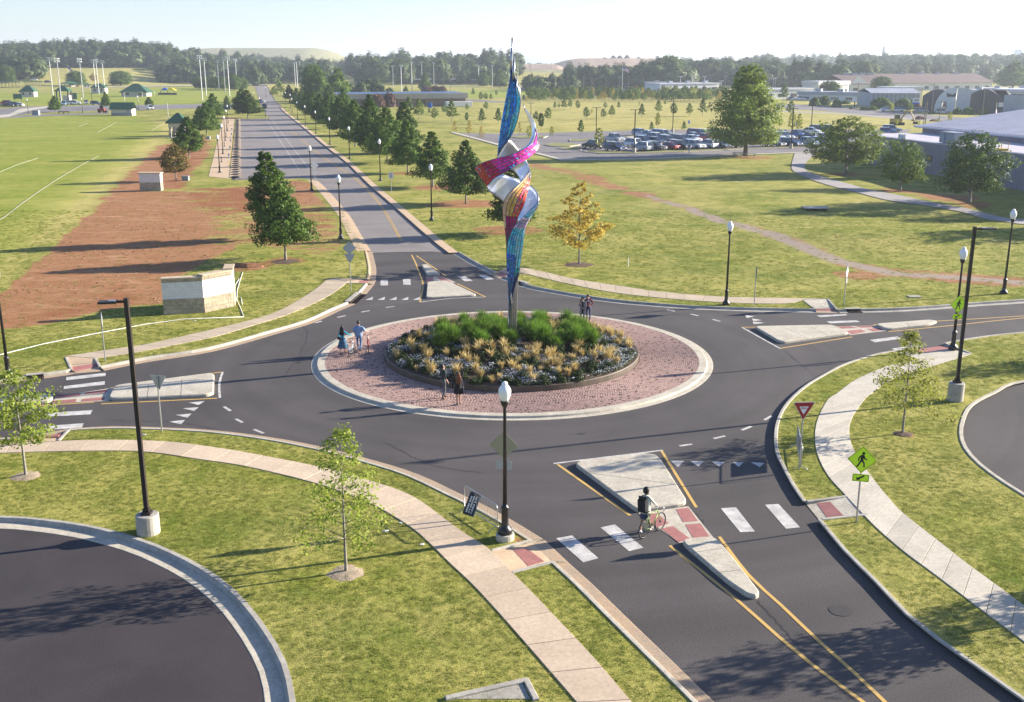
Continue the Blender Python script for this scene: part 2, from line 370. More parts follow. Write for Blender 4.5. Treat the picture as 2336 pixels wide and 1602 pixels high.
def ground_points():
    P = []
    y = 12.0
    while y < 9500:
        st = max(0.9, y*0.0125); half = 0.60*y+22; n = int(2*half/(st*1.15)); off = rnd.random()
        for i in range(n+1): P.append((-half+2*half*(i+off*.5)/n, y+rnd.uniform(-.1, .1)*st))
        y += st
    for yy in (-400,-200,-100,-60,-30,-10,5):
        for xx in (-400,-200,-100,-50,-25,0,25,50,100,200,400): P.append((xx, yy))
    for s in (-1, 1):
        for yy in (0,200,500,1000,2000,4000,8000):
            for xx in (0.75*yy+200, yy*1.2+600, yy*1.5+3000): P.append((s*xx, yy))
    return P
pts = ground_points(); nfree = len(pts)
# keep free points clear of outline vertices
X = np.array([p[0] for p in pts]); Y = np.array([p[1] for p in pts])
near = Y < 420
keep = np.ones(len(pts), bool)
for h in holes: 
    dd = sdist(h, X[near], Y[near]); k2 = keep[near]; k2 &= dd > 0.25; keep[near] = k2
verts = [Vector((X[i], Y[i])) for i in range(len(pts)) if keep[i]]
edges = []
for h in holes:
    o = len(verts); verts += [Vector(p[:2]) for p in h]; edges += [(o+i, o+(i+1)%len(h)) for i in range(len(h))]
res = delaunay_2d_cdt(verts, edges, [], 0, 1e-4)
vv = np.array([(v.x, v.y) for v in res[0]]); ff = np.array([f for f in res[2]])
cx = vv[ff, 0].mean(1); cy = vv[ff, 1].mean(1)
hole = np.zeros(len(ff), bool)
nf = cy < 4000
for h in holes: hole[nf] |= inside(h, cx[nf], cy[nf])
ff = ff[~hole]
LAWN = 0.12
zz = ter(vv[:, 0], vv[:, 1])+LAWN*(1-sst(95, 130, vv[:, 1])*0.0)
me = bpy.data.meshes.new('ground')
me.from_pydata([(a[0], a[1], z) for a, z in zip(vv, zz)], [], [tuple(f) for f in ff.tolist()])
# masks
VX, VY = vv[:, 0], vv[:, 1]
dirt = np.zeros(len(vv)); dry = np.zeros(len(vv)); grav = np.zeros(len(vv)); lush = np.zeros(len(vv))
selr = (VY < 420)
for pl in DIRT:
    g = [flat(G(*p)) for p in pl]; ins = inside(g, VX, VY); d = sdist(g, VX, VY); s = np.where(ins, d, -d)
    dirt = np.maximum(dirt, sst(-0.7, 0.9, s)*1.0)
weak = [flat(G(*p)) for p in [(480,500),(620,470),(760,470),(800,560),(745,592),(560,560),(470,560)]]
wm = inside(weak, VX, VY); dirt = np.where(wm, dirt*0.55, dirt)
weak = [flat(G(*p)) for p in [(300,440),(420,425),(520,440),(600,470),(480,495),(380,470)]]
wm = inside(weak, VX, VY); dirt = np.where(wm, dirt*0.66, dirt)
g = [flat(G(*p)) for p in PATH_C]; d = sdist(g, VX, VY, False); wd = 1.5+0.8*np.sin(VX*.21)
dirt = np.maximum(dirt, (1-sst(-.6, 1.6, d-wd))*0.62)
grav = np.maximum(grav, (1-sst(-1.2, .8, d-1.1))*sst(8, 24, VX)*(1-sst(44, 56, VX)))
for px_, py_, r_ in PATCH:
    c = G(px_, py_); d = np.hypot((VX-c.x), (VY-c.y)*1.0); dirt = np.maximum(dirt, (1-sst(r_*.55, r_*1.15, d))*0.78)
g = [flat(G(*p)) for p in STRIP]; ins = inside(g, VX, VY); d = sdist(g, VX, VY); dry = np.maximum(dry, sst(-3, 3, np.where(ins, d, -d))*0.75)
dry = np.maximum(dry, sst(225, 300, VY)*sst(-30, 10, VX)*0.45)
dry = np.maximum(dry, sst(600, 800, VY)*0.35)
field = [flat(G(*p)) for p in [(-400,268),(0,268),(300,262),(380,300),(300,360),(0,600),(-400,760)]]
lush = np.where(inside(field, VX, VY), 0.7, 0.0)
for poly in ([(380,199),(530,199),(545,243),(300,243),(0,240),(-60,215),(250,212)], [(800,215),(1180,205),(1380,222),(1180,222),(1000,225),(800,232)]):
    g = [flat(G(*p)) for p in poly]; lush = np.maximum(lush, np.where(inside(g, VX, VY), 1.0, 0)); dry = np.where(inside(g, VX, VY), 0.0, dry)
ca = me.color_attributes.new('mask', 'FLOAT_COLOR', 'POINT')
arr = np.ones((len(vv), 4)); arr[:, 0] = dirt; arr[:, 1] = dry; arr[:, 2] = lush; arr[:, 3] = 1
ca.data.foreach_set('color', arr.ravel())
rust = np.zeros(len(vv))
for poly, k_ in (([(440,425),(520,425),(575,440),(590,470),(560,492),(500,488),(455,470),(430,440)], 1.0), ([(395,330),(470,300),(480,335),(450,385),(420,440),(360,450),(400,390)], .7), ([(640,480),(740,470),(780,500),(760,530),(650,520)], .55), ([(540,600),(600,598),(596,628),(536,625)], .9), ([(300,640),(330,690),(180,725),(40,745),(40,725),(160,700)], .6)):
    g = [flat(G(*q)) for q in poly]; ins = inside(g, VX, VY); d = sdist(g, VX, VY); rust = np.maximum(rust, k_*sst(-1.5, 1.5, np.where(ins, d, -d)))
ra_ = me.attributes.new('rust', 'FLOAT', 'POINT'); ra_.data.foreach_set('value', rust)
ga = me.attributes.new('gravel', 'FLOAT', 'POINT'); ga.data.foreach_set('value', grav)
me.polygons.foreach_set('use_smooth', [True]*len(me.polygons))
# lawn material
def lawn_material():
    m, nt, b = _mat('mown_lawn'); L = nt.links.new; N = nt.nodes.new
    geo = N('ShaderNodeNewGeometry'); pos = geo.outputs['Position']
    def noise(s, det=5, ro=.6, dist=0.0, vec=None):
        n = N('ShaderNodeTexNoise'); n.inputs['Scale'].default_value = s; n.inputs['Detail'].default_value = det; n.inputs['Roughness'].default_value = ro; n.inputs['Distortion'].default_value = dist
        L(vec or pos, n.inputs['Vector']); return n.outputs[0]
    def rng(s, a, b_, c=0., d=1.):
        r = N('ShaderNodeMapRange'); r.inputs[1].default_value = a; r.inputs[2].default_value = b_; r.inputs[3].default_value = c; r.inputs[4].default_value = d; L(s, r.inputs[0]); return r.outputs[0]
    def mixc(f, a, b_, bt='MIX'):
        x = N('ShaderNodeMix'); x.data_type = 'RGBA'; x.blend_type = bt
        if isinstance(f, float): x.inputs[0].default_value = f
        else: L(f, x.inputs[0])
        for k, q in ((6, a), (7, b_)):
            if isinstance(q, tuple): x.inputs[k].default_value = (*q, 1)
            else: L(q, x.inputs[k])
        return x.outputs[2]
    def mth(op, a, b_=None):
        x = N('ShaderNodeMath'); x.operation = op
        for k, q in ((0, a), (1, b_)):
            if q is None: continue
            if isinstance(q, (int, float)): x.inputs[k].default_value = q
            else: L(q, x.inputs[k])
        return x.outputs[0]
    mk = N('ShaderNodeAttribute'); mk.attribute_name = 'mask'; sp = N('ShaderNodeSeparateColor'); L(mk.outputs['Color'], sp.inputs[0])
    gv = N('ShaderNodeAttribute'); gv.attribute_name = 'gravel'
    mp = N('ShaderNodeMapping'); mp.inputs['Scale'].default_value = (0.35, 1.2, 1); mp.inputs['Rotation'].default_value = (0, 0, 0.15); L(pos, mp.inputs[0]); strk = mp.outputs[0]
    big = noise(0.09, 5, .6, .5, strk); mid = noise(0.5, 9, .74, .4); fine = noise(4.2, 6, .8, .6); vf = noise(19, 4, .75, .5)
    green = mixc(rng(mid, .35, .65), (.085,.115,.012), (.185,.195,.026))
    green = mixc(rng(big, .45, .72, 0., .7), green, (.06,.10,.014))
    tan = mixc(rng(fine, .3, .7), (.44,.36,.135), (.27,.23,.07))
    f = mth('ADD', rng(mid, .36, .74, .12, .68), mth('MULTIPLY', sp.outputs[1], 0.9)); f = mth('ADD', f, rng(noise(.11, 5, .65, .5), .35, .65, -.34, .28))
    f2 = mth('ADD', f, rng(fine, .3, .7, -.38, .38)); f2 = mth('SUBTRACT', f2, mth('MULTIPLY', sp.outputs[2], 0.45)); f2 = rng(f2, -0.1, 1.0, 0., .9)
    c = mixc(f2, green, tan)
    lush = mixc(rng(big, .35, .65), (.15,.20,.02), (.29,.29,.055)); c = mixc(mth('MULTIPLY', sp.outputs[2], 0.6), c, lush)
    dn = mth('ADD', sp.outputs[0], mth('ADD', rng(noise(.28, 7, .75, .8, strk), .3, .7, -.36, .36), rng(noise(1.8, 5, .7), .25, .75, -.18, .18)))
    df = rng(dn, .44, .62)
    soil = mixc(rng(noise(.8, 6, .7, 1.0), .3, .7), (.185,.083,.035), (.29,.155,.075)); soil = mixc(rng(fine, .35, .7, 0., .5), soil, (.20,.09,.045))
    ru = N('ShaderNodeAttribute'); ru.attribute_name = 'rust'; soil = mixc(rng(mth('ADD', ru.outputs['Fac'], rng(noise(.9, 6, .75, .8, strk), .3, .7, -.4, .4)), .25, .8, 0., .95), soil, (.19,.075,.032))
    soil = mixc(rng(noise(.5, 8, .8, 1.2, strk), .52, .68, 0., .75), soil, (.38,.24,.14))
    c = mixc(df, c, soil)
    gf = rng(mth('ADD', gv.outputs['Fac'], rng(fine, .3, .7, -.25, .25)), .4, .6)
    c = mixc(gf, c, mixc(rng(vf, .3, .7), (.30,.24,.19), (.19,.15,.12)))
    c = mixc(1.0, c, rng(vf, .3, .7, .84, 1.72), 'MULTIPLY'); c = mixc(1.0, c, rng(fine, .3, .7, .78, 1.22), 'MULTIPLY')
    L(c, b.inputs['Base Color']); b.inputs['Roughness'].default_value = 0.95; b.inputs['Specular IOR Level'].default_value = 0.1
    bm = N('ShaderNodeBump'); bm.inputs['Strength'].default_value = 0.8; bm.inputs['Distance'].default_value = 0.06
    hh = mth('ADD', mth('MULTIPLY', vf, .6), fine); L(hh, bm.inputs['Height']); L(bm.outputs[0], b.inputs['Normal'])
    return m
LAWNM = lawn_material(); me.materials.append(LAWNM)
obj('ground', me, kind='structure')
# ---------------------------------------------------------------- sheets
def sheet(name, poly, z, m, kind='structure', parent=None, sub=None, up=None):
    """flat polygon filled by constrained triangulation"""
    P = [Vector(flat(p)) for p in poly]; n = len(P)
    r = delaunay_2d_cdt(P, [(i, (i+1)%n) for i in range(n)], [], 1, 1e-5)
    v = [(p.x, p.y, z+(float(ter(p.x, p.y)) if up else 0)) for p in r[0]]
    me = bpy.data.meshes.new(name); fs = []
    for f in r[2]:
        a, b_, c = (Vector(v[i][:2]) for i in f[:3])
        fs.append(tuple(f) if (b_-a).cross(c-a) > 0 else tuple(reversed(f)))
    me.from_pydata(v, [], fs); me.materials.append(m)
    return obj(name, me, parent, kind=kind)
pole_y = 95
sheet('road', road_poly, 0.0, ASPH)
sheet('driveway', lot_sw, 0.0, ASPH_DARK)
sheet('driveway', lot_se, 0.0, ASPH)
# old asphalt further up the north road (laid over)
n_old = [flat(G(*p)) for p in [(536,411),(541,340),(547,274),(616,273),(606,262),(595,239),(591,225),(584,205),(577,191),(603,191),(611,200),(619,216),(627,230),(643,245),(653,256),(684,280),(719,308),(756,338),(799,370),(856,424),(904,464),(958,511),(1008,553),(1043,579),(985,574),(905,575),(842,577),(818,537),(787,485),(735,426),(718,414),(690,410)]]
sheet('road', n_old, 0.004, ASPH_OLD)
# kerbs ----------------------------------------------------------
def sweep(name, line, prof, side, m, parent=None, kind='structure', ms=None):
    """prof: (offset to the lawn side, z); side +1 = lawn on the left of the line"""
    mb = MB(); n = len(line); k = len(prof)
    vs = []
    for i, p in enumerate(line):
        t = (line[min(i+1, n-1)]-line[max(i-1, 0)]); t.z = 0; t.normalize(); nn = Vector((-t.y, t.x, 0))*side
        vs += [(p.x+nn.x*o, p.y+nn.y*o, z) for o, z in prof]
    fs = []; mi = []
    for i in range(n-1):
        for j in range(k-1):
            q = (i*k+j, (i+1)*k+j, (i+1)*k+j+1, i*k+j+1)
            fs.append(q if side < 0 else q[::-1]); mi.append(ms[j] if ms else 0)
    fs += [tuple(range(k)), tuple(range((n-1)*k+k-1, (n-1)*k-1, -1))]; mi += [0, 0]
    mb.v = vs; mb.f = fs; mb.m = mi
    return mb.build(name, m, parent, kind=kind)
KP = [(-.52, .004), (-.50, .012), (-.03, .006), (0, .13), (.03, .155), (.15, .155), (.165, .10)]
KMS = [1, 1, 0, 0, 0, 0]
KMATS = [CONC_GREY, GUTTER]
def kerb(px, side, mats=KMATS): return sweep('kerb', [Vector((p.x, p.y, 0)) for p in curve(px)], KP, side, mats, ms=KMS)
for k in K_NW[:2]: kerb(k, 1)
kerb(K_NW[2], 1, [CONC_TAN, GUTTER])
for k in K_NE: kerb(k, 1, [CONC_GREY, CONC_GREY])
for k in K_SE: kerb(k, -1, [CONC_GREY, GUTTER]) if False else sweep('kerb', [Vector((p.x, p.y, 0)) for p in curve(k)], KP, -1, [CONC_GREY, CONC], ms=KMS)
for k in K_SW: kerb(k, -1, [CONC, GUTTER])
# widen: flush tan edging of the north road
for side, ln in ((1, [(836,575),(814,537),(783,485),(731,425),(716,413)]), (-1, [(1046,579),(1010,552),(960,510),(905,463),(857,423),(800,370),(757,338),(720,308),(685,280),(654,256),(644,245)])):
    sweep('kerb', [Vector((p.x, p.y, 0)) for p in curve(ln)], [(-.45,.006),(-.44,.02),(.0,.03),(.02,.13),(.9,.135),(.92,.10)], 1 if side == 1 else 1, [CONC_TAN], ms=[0]*5)
sweep('kerb', [Vector((p.x, p.y, 0)) for p in curve(LOT_SW_K)], [(-.62,.004),(-.60,.012),(-.05,.004),(0,.13),(.03,.16),(.19,.16),(.2,.10)], 1, [CONC_GREY, CONC], ms=KMS)
sweep('kerb', [Vector((p.x, p.y, 0)) for p in curve(LOT_SE_K)], [(-.62,.004),(-.60,.012),(-.05,.004),(0,.13),(.03,.16),(.19,.16),(.2,.10)], 1, [CONC, CONC], ms=KMS)
# gutter across the ramp mouths
for a, b_ in (((163,848),(229,842)), ((838,650),(842,641)), ((1130,625),(1151,635)), ((1860,710),(1910,711))):
    l = [G(*a), G(*b_)]; sweep('kerb', [Vector((p.x, p.y, 0)) for p in l], [(-.52,.004),(-.50,.013),(.02,.018)], 1, [GUTTER])
for a, b_ in (((2158,789),(2043,806)), ((1840,1151),(1874,1192)), ((1214,1239),(1265,1289)), ((70,1003),(158,986))):
    l = [G(*a), G(*b_)]; sweep('kerb', [Vector((p.x, p.y, 0)) for p in l], [(-.52,.004),(-.50,.013),(.02,.018)], -1, [GUTTER if a[0] != 1840 else CONC])
# kerb returns along the ramps
for a, b_ in (((1840,1151),(1931,1139)), ((1214,1239),(1121,1264)), ((1265,1289),(1168,1314)), ((163,848),(151,820)), ((229,842),(218,823)), ((1910,711),(1888,686)), ((1860,710),(1833,690)), ((2158,789),(2214,811)), ((838,650),(792,650)), ((842,640),(797,638)), ((1874,1192),(1978,1181)), ((158,986),(134,1012))):
    A = G(*a); B = G(*b_); A.z = B.z = 0; d = (B-A).normalized(); nn = Vector((-d.y, d.x, 0))*.075
    mb = MB(); mb.prism([flat(A-nn), flat(A+nn), flat(B+nn), flat(B-nn)], -.05, .158, bev=.02); mb.build('kerb', CONC_GREY if a[0] != 1214 else CONC, kind='structure')
for i, (nm, pad, red) in enumerate(RAMPS):
    P = [flat(G(*p)) for p in pad]
    Z = [.018, .018, .135, .135]
    MB().prism(P, -.1, Z).build('ramp', CONC if nm in ('se', 'e', 'se2') else CONC_TAN, kind='structure')
    q = [G(*p) for p in red]
    # height on the ramp plane by distance from the road side
    A, B = Vector(P[0]), Vector(P[1]); C_ = Vector(P[2]); e = (B-A).normalized(); nn = Vector((-e.y, e.x)); Dm = abs((C_-A).dot(nn))
    zt = [min(.155, .018+.117*abs((Vector(flat(p))-A).dot(nn))/Dm)+.008 for p in q]
    tp = MB().prism([flat(p) for p in q], 0.0, zt); 
    nr = 12   # raised ribs/domes
    for r_ in range(1, nr):
        t = r_/nr; a = q[0].lerp(q[3], t); b2 = q[1].lerp(q[2], t); za = zt[0]*(1-t)+zt[3]*t; zb = zt[1]*(1-t)+zt[2]*t
        dd = (q[3]-q[0])*(.28/nr); 
        tp.add([(a.x-dd.x, a.y-dd.y, za-.001), (b2.x-dd.x, b2.y-dd.y, zb-.001), (b2.x+dd.x, b2.y+dd.y, zb-.001), (a.x+dd.x, a.y+dd.y, za-.001), (a.x, a.y, za+.004), (b2.x, b2.y, zb+.004)], [(0,1,5,4),(4,5,2,3)])
    tp.build('tactile_tile', TACT, kind='structure')
# ---------------------------------------------------------------- pavements of slabs
PINK = CONC_TAN
def pavement(label, Lp, Rp, width, m, n=None):
    l = catmull(GP(Lp), .4); r = catmull(GP(Rp), .4)
    ln = sum((a-b).length for a, b in zip(l, l[1:])); n = n or max(2, int(round(ln/width)))
    root = bpy.data.objects.new('pavement', None); COL.objects.link(root); root['kind'] = 'structure'
    la = resample(l, n*3); ra = resample(r, n*3)
    for i in range(n):
        a = la[i*3:(i+1)*3+1]; b = ra[i*3:(i+1)*3+1]; g = .012
        a2 = [p.copy() for p in a]; b2 = [p.copy() for p in b]
        a2[0] = a[0].lerp(a[1], g/max(.05, (a[1]-a[0]).length)); a2[-1] = a[-1].lerp(a[-2], g/max(.05, (a[-1]-a[-2]).length))
        b2[0] = b[0].lerp(b[1], g/max(.05, (b[1]-b[0]).length)); b2[-1] = b[-1].lerp(b[-2], g/max(.05, (b[-1]-b[-2]).length))
        poly = [flat(p) for p in a2]+[flat(p) for p in b2[::-1]]
        zt = .15+rnd.uniform(-.003, .003)
        MB().prism(poly, .06, zt, bev=.008).build('slab', m, root)
    return root
def slabmat(name, c1, c2, sv=0.10):
    m = rough_surface(name, (c1, c2), .9, 8, .88, .15, 25, amt=.22); nt = m.node_tree; b = nt.nodes['Principled BSDF']
    lk = b.inputs['Base Color'].links[0]; src = lk.from_socket
    oi = nt.nodes.new('ShaderNodeObjectInfo'); mr = nt.nodes.new('ShaderNodeMapRange'); mr.inputs[3].default_value = 1-sv; mr.inputs[4].default_value = 1+sv
    hv = nt.nodes.new('ShaderNodeHueSaturation'); nt.links.new(oi.outputs['Random'], mr.inputs[0]); nt.links.new(mr.outputs[0], hv.inputs['Value']); nt.links.new(src, hv.inputs['Color']); nt.links.new(hv.outputs[0], b.inputs['Base Color'])
    return m
SL_TAN = slabmat('tan_pavement_slab', (.55,.435,.31), (.46,.36,.255)); SL_PALE = slabmat('pale_pavement_slab', (.52,.47,.38), (.42,.38,.31)); SL_NW = slabmat('buff_pavement_slab', (.47,.38,.27), (.38,.31,.22))
pavement('nw', [(151,817.6),(279,798.6),(336,790),(430,769),(516,749),(613,723),(671,695),(719.5,664),(749,640),(770,638)], [(220,823),(293,812),(348,802),(444,783),(506,769),(585,745),(654,723),(740,685),(788,652),(794,640)], 1.5, SL_NW)
pavement('ne', [(1150,616),(1189,614.5),(1251,626.5),(1320,642),(1423,657.5),(1500,669),(1644,681),(1824,685),(1887,685.5)], [(1182,626.5),(1200,629),(1234,637),(1285,649),(1388,669.6),(1500,683),(1644,694),(1790,697),(1833,688)], 1.5, SL_NW)
pavement('e', [(2100,826),(2047,835),(2014,844),(1950,873),(1906,905.6),(1889,916),(1865,962),(1858.5,1004),(1865,1046),(1889,1093),(1926,1135),(1968,1181),(2005,1218),(2065.6,1270),(2121,1311),(2238,1400),(2336,1474),(2500,1595)], [(2216,813),(2111.5,845),(2040,868),(1996,898),(1972.5,916),(1942,962),(1937.6,1003),(1954,1046),(2000,1111),(2026,1142),(2052,1172),(2100,1211),(2145,1246),(2200,1290),(2261,1335),(2300,1364),(2336,1391),(2500,1505)], 1.15, SL_PALE)
pavement('sw', [(-250,1052),(0,1040.5),(136,1036.5),(272,1035),(352,1039),(453,1054),(553.5,1069),(654,1092),(704,1105),(770,1125),(835,1151),(872,1169.5),(942,1213.6),(988.5,1255.5),(1026,1293),(1072,1336),(1119,1386),(1188.6,1465),(1249,1535),(1305,1600),(1380,1690)], [(-250,1030),(0,1021),(136,1013),(252,1010),(382,1014),(503,1029),(629,1051.6),(742,1075),(800,1090),(853.6,1106.6),(909,1125),(960.6,1151),(1053.7,1220.6),(1095.5,1246),(1121,1264),(1168,1314),(1200,1346),(1258,1407),(1351.5,1507),(1430.6,1600),(1510,1690)], 1.6, SL_TAN)
# ---------------------------------------------------------------- painted markings
MK = [0]
def mark(quads, m, name, z=.008):
    for q in quads:
        P = [flat(G(*p)) for p in q]; zz_ = z
        mb = MB(); ar = sum(P[i][0]*P[(i+1)%len(P)][1]-P[(i+1)%len(P)][0]*P[i][1] for i in range(len(P)))
        if ar < 0: P = P[::-1]
        mb.add([(x, y, zz_) for x, y in P], [tuple(range(len(P)))]); mb.build(name, m, kind='structure')
mark([[(868,639),(885,639),(885,651.6),(868,651.6)],[(919,637),(936,637),(937,650),(920,650)],[(1044,630.7),(1061.5,630.7),(1078.6,641),(1060,642)],[(1091,628),(1108,627.6),(1127,637.5),(1110,638.6)],
 [(151,861),(241.5,851),(240.5,858),(151,868)],[(146,881.5),(239,870),(239,878),(145,888)],[(113,942),(211,936),(206,946),(106.7,951)],[(108,972),(191,966),(187,976),(100.6,982)],
 [(1885,733.7),(1953,731),(1962,735),(1894,738)],[(1984,776),(2047,768),(2056,773),(1996.4,781.5)],[(2034,796),(2093.5,786),(2106,790.5),(2043,800.6)],[(1863,720),(1928,717),(1933.5,719.5),(1870.5,724)],
 [(1268.6,1228.5),(1305,1222),(1365.4,1274),(1330.5,1283.5)],[(1370,1204),(1402.6,1197),(1468,1250),(1435,1258)],[(1644,1160),(1679,1158),(1722,1213),(1688.6,1214.7)],[(1745,1152),(1776,1150.4),(1825,1203.5),(1793,1206.8)]], WHITE, 'crosswalk_bar')
teeth = [[(834+27*i,684.5),(850+27*i,684.5),(851+27*i,677.5)] for i in range(5)]
teeth += [[(430,918.7),(467,915.7),(453,924.5)],[(417,932),(453,929.5),(443,938)],[(400,947),(437,944),(428,953.5)],[(385,962.5),(422,958.5),(413,968.5)]]
teeth += [[(1528,1051),(1560.6,1052),(1546.6,1066)],[(1574.5,1052),(1605,1053),(1593,1065)],[(1623,1053),(1652,1054.6),(1641,1066)],[(1672,1054.5),(1697,1055),(1685,1066)],[(1713,1055),(1744,1057),(1733,1066)]]
teeth += [[(1716,727),(1738,731),(1718,733)],[(1717,734),(1745,737),(1719,740)],[(1700,719),(1722,722),(1703,726)]]
mark(teeth, WHITE, 'yield_tooth')
def dash(a, b, wd=.1):
    A = G(*a); B = G(*b); d = (B-A); d.z = 0; d.normalize(); n = Vector((-d.y, d.x, 0))*wd/2
    return [flat(A-n), flat(B-n), flat(B+n), flat(A+n)]
def line_mark(px, wd, m, name='painted_line', z=.008, smooth=True):
    l = catmull(GP(px), 1.0) if smooth and len(px) > 2 else GP(px)
    sweep(name, [Vector((p.x, p.y, 0)) for p in l], [(-wd/2, z), (wd/2, z)], 1, m)
for a, b_ in (((511,928),(526,938)),((538,956),(553.5,964.5)),((579,980),(601,989)),((631.5,1004),(657,1012)),((1550,1018),(1579,1013.6)),((1628,1001),(1654,995)),((1692,982),(1714,973)),((1743.5,958.7),(1760.7,949)),((769,724.6),(788,720.5)),((824,712.6),(843,709)),((880,702),(900,699.5)),((719,737),(734,733)),((1521.6,707),(1540,710.6)),((1575.5,716.8),(1593,721)),((1626,729),(1643,733.7))):
    line_mark([a, b_], .16 if a[1] > 900 else .2, WHITE)
for l in ([(939,582),(948,600),(958,626.5),(965,651),(958,690)], [(949.6,583.5),(1017,630)], [(1042.5,647),(1108,678)], [(251.6,885.5),(505.7,849)], [(231,921.8),(495.6,909)], [(1692,747),(1899,744.5)], [(1780.6,795),(1944,769)],
          [(1993,741),(2137,733),(2336,721),(2600,703)], [(2027,757),(2180,742),(2336,725.8),(2600,706)], [(1272,1060),(1350,1115),(1437.6,1176.5)], [(1509,1029),(1588.5,1158)], [(1528,1245),(1679,1367),(1772,1449),(1847,1512),(1972,1604),(2100,1700)], [(1641,1225),(1707,1311.5),(1782,1381),(1865,1460),(1949,1535),(2019,1602),(2110,1690)],
          [(60,926),(100,925),(215,918)], [(0,923),(80,918),(128,903)]):
    line_mark(l, .13, YELL)
for l in ([(958,690),(1030,681),(1108,678)], [(508,849),(500,876),(501.6,908)], [(1692.5,747),(1735,771),(1780.6,796)], [(1263,1058),(1512,1027.6)]): line_mark(l, .13, WHITE)
for dx in (0, 4): line_mark([(661+dx,297),(730+dx,355),(800+dx,402),(830+dx,428),(870+dx,474),(914+dx,550)], .09, YELL, z=.012)
for l in ([(607.6,273),(681.6,387)], [(619.6,273),(704,385)], [(681.6,387),(704,389)], [(656,349),(672,350)], [(673,373),(690,374)]): line_mark(l, .12, WHITE, z=.012)
SEAL = rough_surface('crack_sealant', ((.036,.032,.032),(.05,.045,.043)), 1.0, 15, .6, .1, 20)
def crack(px, wd=.045, seed=1):
    rr_ = random.Random(seed); l = resample(catmull(GP(px), 1.0), 40); l = [Vector((q.x+rr_.uniform(-.07,.07), q.y+rr_.uniform(-.07,.07), 0)) for q in l]
    sweep('crack_seal', l, [(-wd/2, .0065), (wd/2, .0065)], 1, SEAL)
for k_, c_ in enumerate(([(1728,1372),(1790,1440),(1870,1520),(1950,1602)], [(1790,800),(1850,850),(1875,862)], [(640,700),(700,760),(650,860)], [(1590,1170),(1640,1260),(1700,1330)], [(880,1010),(980,1060),(1100,1080)], [(240,960),(420,965),(560,1000)], [(880,560),(960,566),(1030,570)], [(860,480),(900,484),(940,486)])): crack(c_, .028 if k_ else .07, k_)
for k_, (px, py, w_, h_) in enumerate(((1640,1330,.5,.35),(1325,990,.25,.12),(700,960,.7,.4),(1716,1465,.14,.08))):
    g = G(px, py); a_ = rnd.uniform(0, 3); q = [(g.x+w_*math.cos(t_*.785)*rnd.uniform(.8,1.15), g.y+h_*math.sin(t_*.785)*rnd.uniform(.8,1.15), .006) for t_ in range(8)]
    mb = MB(); mb.add(q, [tuple(range(8))]); mb.build('oil_stain', SEAL, kind='structure') if k_ in (1, 3) else None
# ---------------------------------------------------------------- splitter islands
def island(poly, h=.16, m=CONC, bev=.05):
    P = [flat(p) for p in GP(poly)]
    # round the corners
    n = len(P); Q = []
    for i in range(n):
        p0 = Vector(P[i-1]); p = Vector(P[i]); p1 = Vector(P[(i+1)%n]); r = min(.45, (p-p0).length*.35, (p-p1).length*.35)
        a = p+(p0-p).normalized()*r; c = p+(p1-p).normalized()*r
        for t in (0, .35, .65, 1): Q.append(tuple((a*(1-t)**2+p*2*t*(1-t)+c*t*t)[:]))
    return MB().prism(Q, 0, h, bev=bev).build('traffic_island', m, kind='structure')
for isl in ([(961.6,607.6),(975,606.6),(1006,629),(974,630)], [(975,647),(1020,643.8),(1089,676.5),(972,683)], [(262,884.5),(483,856),(489,860),(488,900.6),(473,905.7),(247,915)], [(-300,932),(-40,909),(125,904),(116,920),(-20,928),(-300,950)],
            [(1719.4,749),(1899,745.5),(1939,763.5),(1788,785),(1776,782)], [(1995,743.5),(2120,734),(2138.5,737),(2120,744),(2022,755)], [(1312,1065),(1325,1057),(1472,1040),(1497,1044),(1508,1055),(1570,1154),(1456,1170),(1444,1164)],
            [(1549,1238),(1630,1230),(1660.6,1265),(1702.5,1318.5),(1730.5,1356),(1731,1363),(1723,1368),(1702.5,1362.7),(1660.6,1334.7)]): island(isl)
for a_, b_ in (((1313,1075),(1540,1105)),((1640,1252),(1572,1262)),((1690,1300),(1625,1308)),((1790,747.5),(1850,775)),((1850,746.5),(1900,770)),((340,875.5),(335,910)),((415,866),(412,907)),((1045,659),(975,662)),((2070,738),(2078,749))):
    A = G(*a_, .161); B = G(*b_, .161); sweep('expansion_joint', [Vector((A.x, A.y, 0)), Vector((B.x, B.y, 0))], [(-.012,.1625),(.012,.1625)], 1, SEAL)
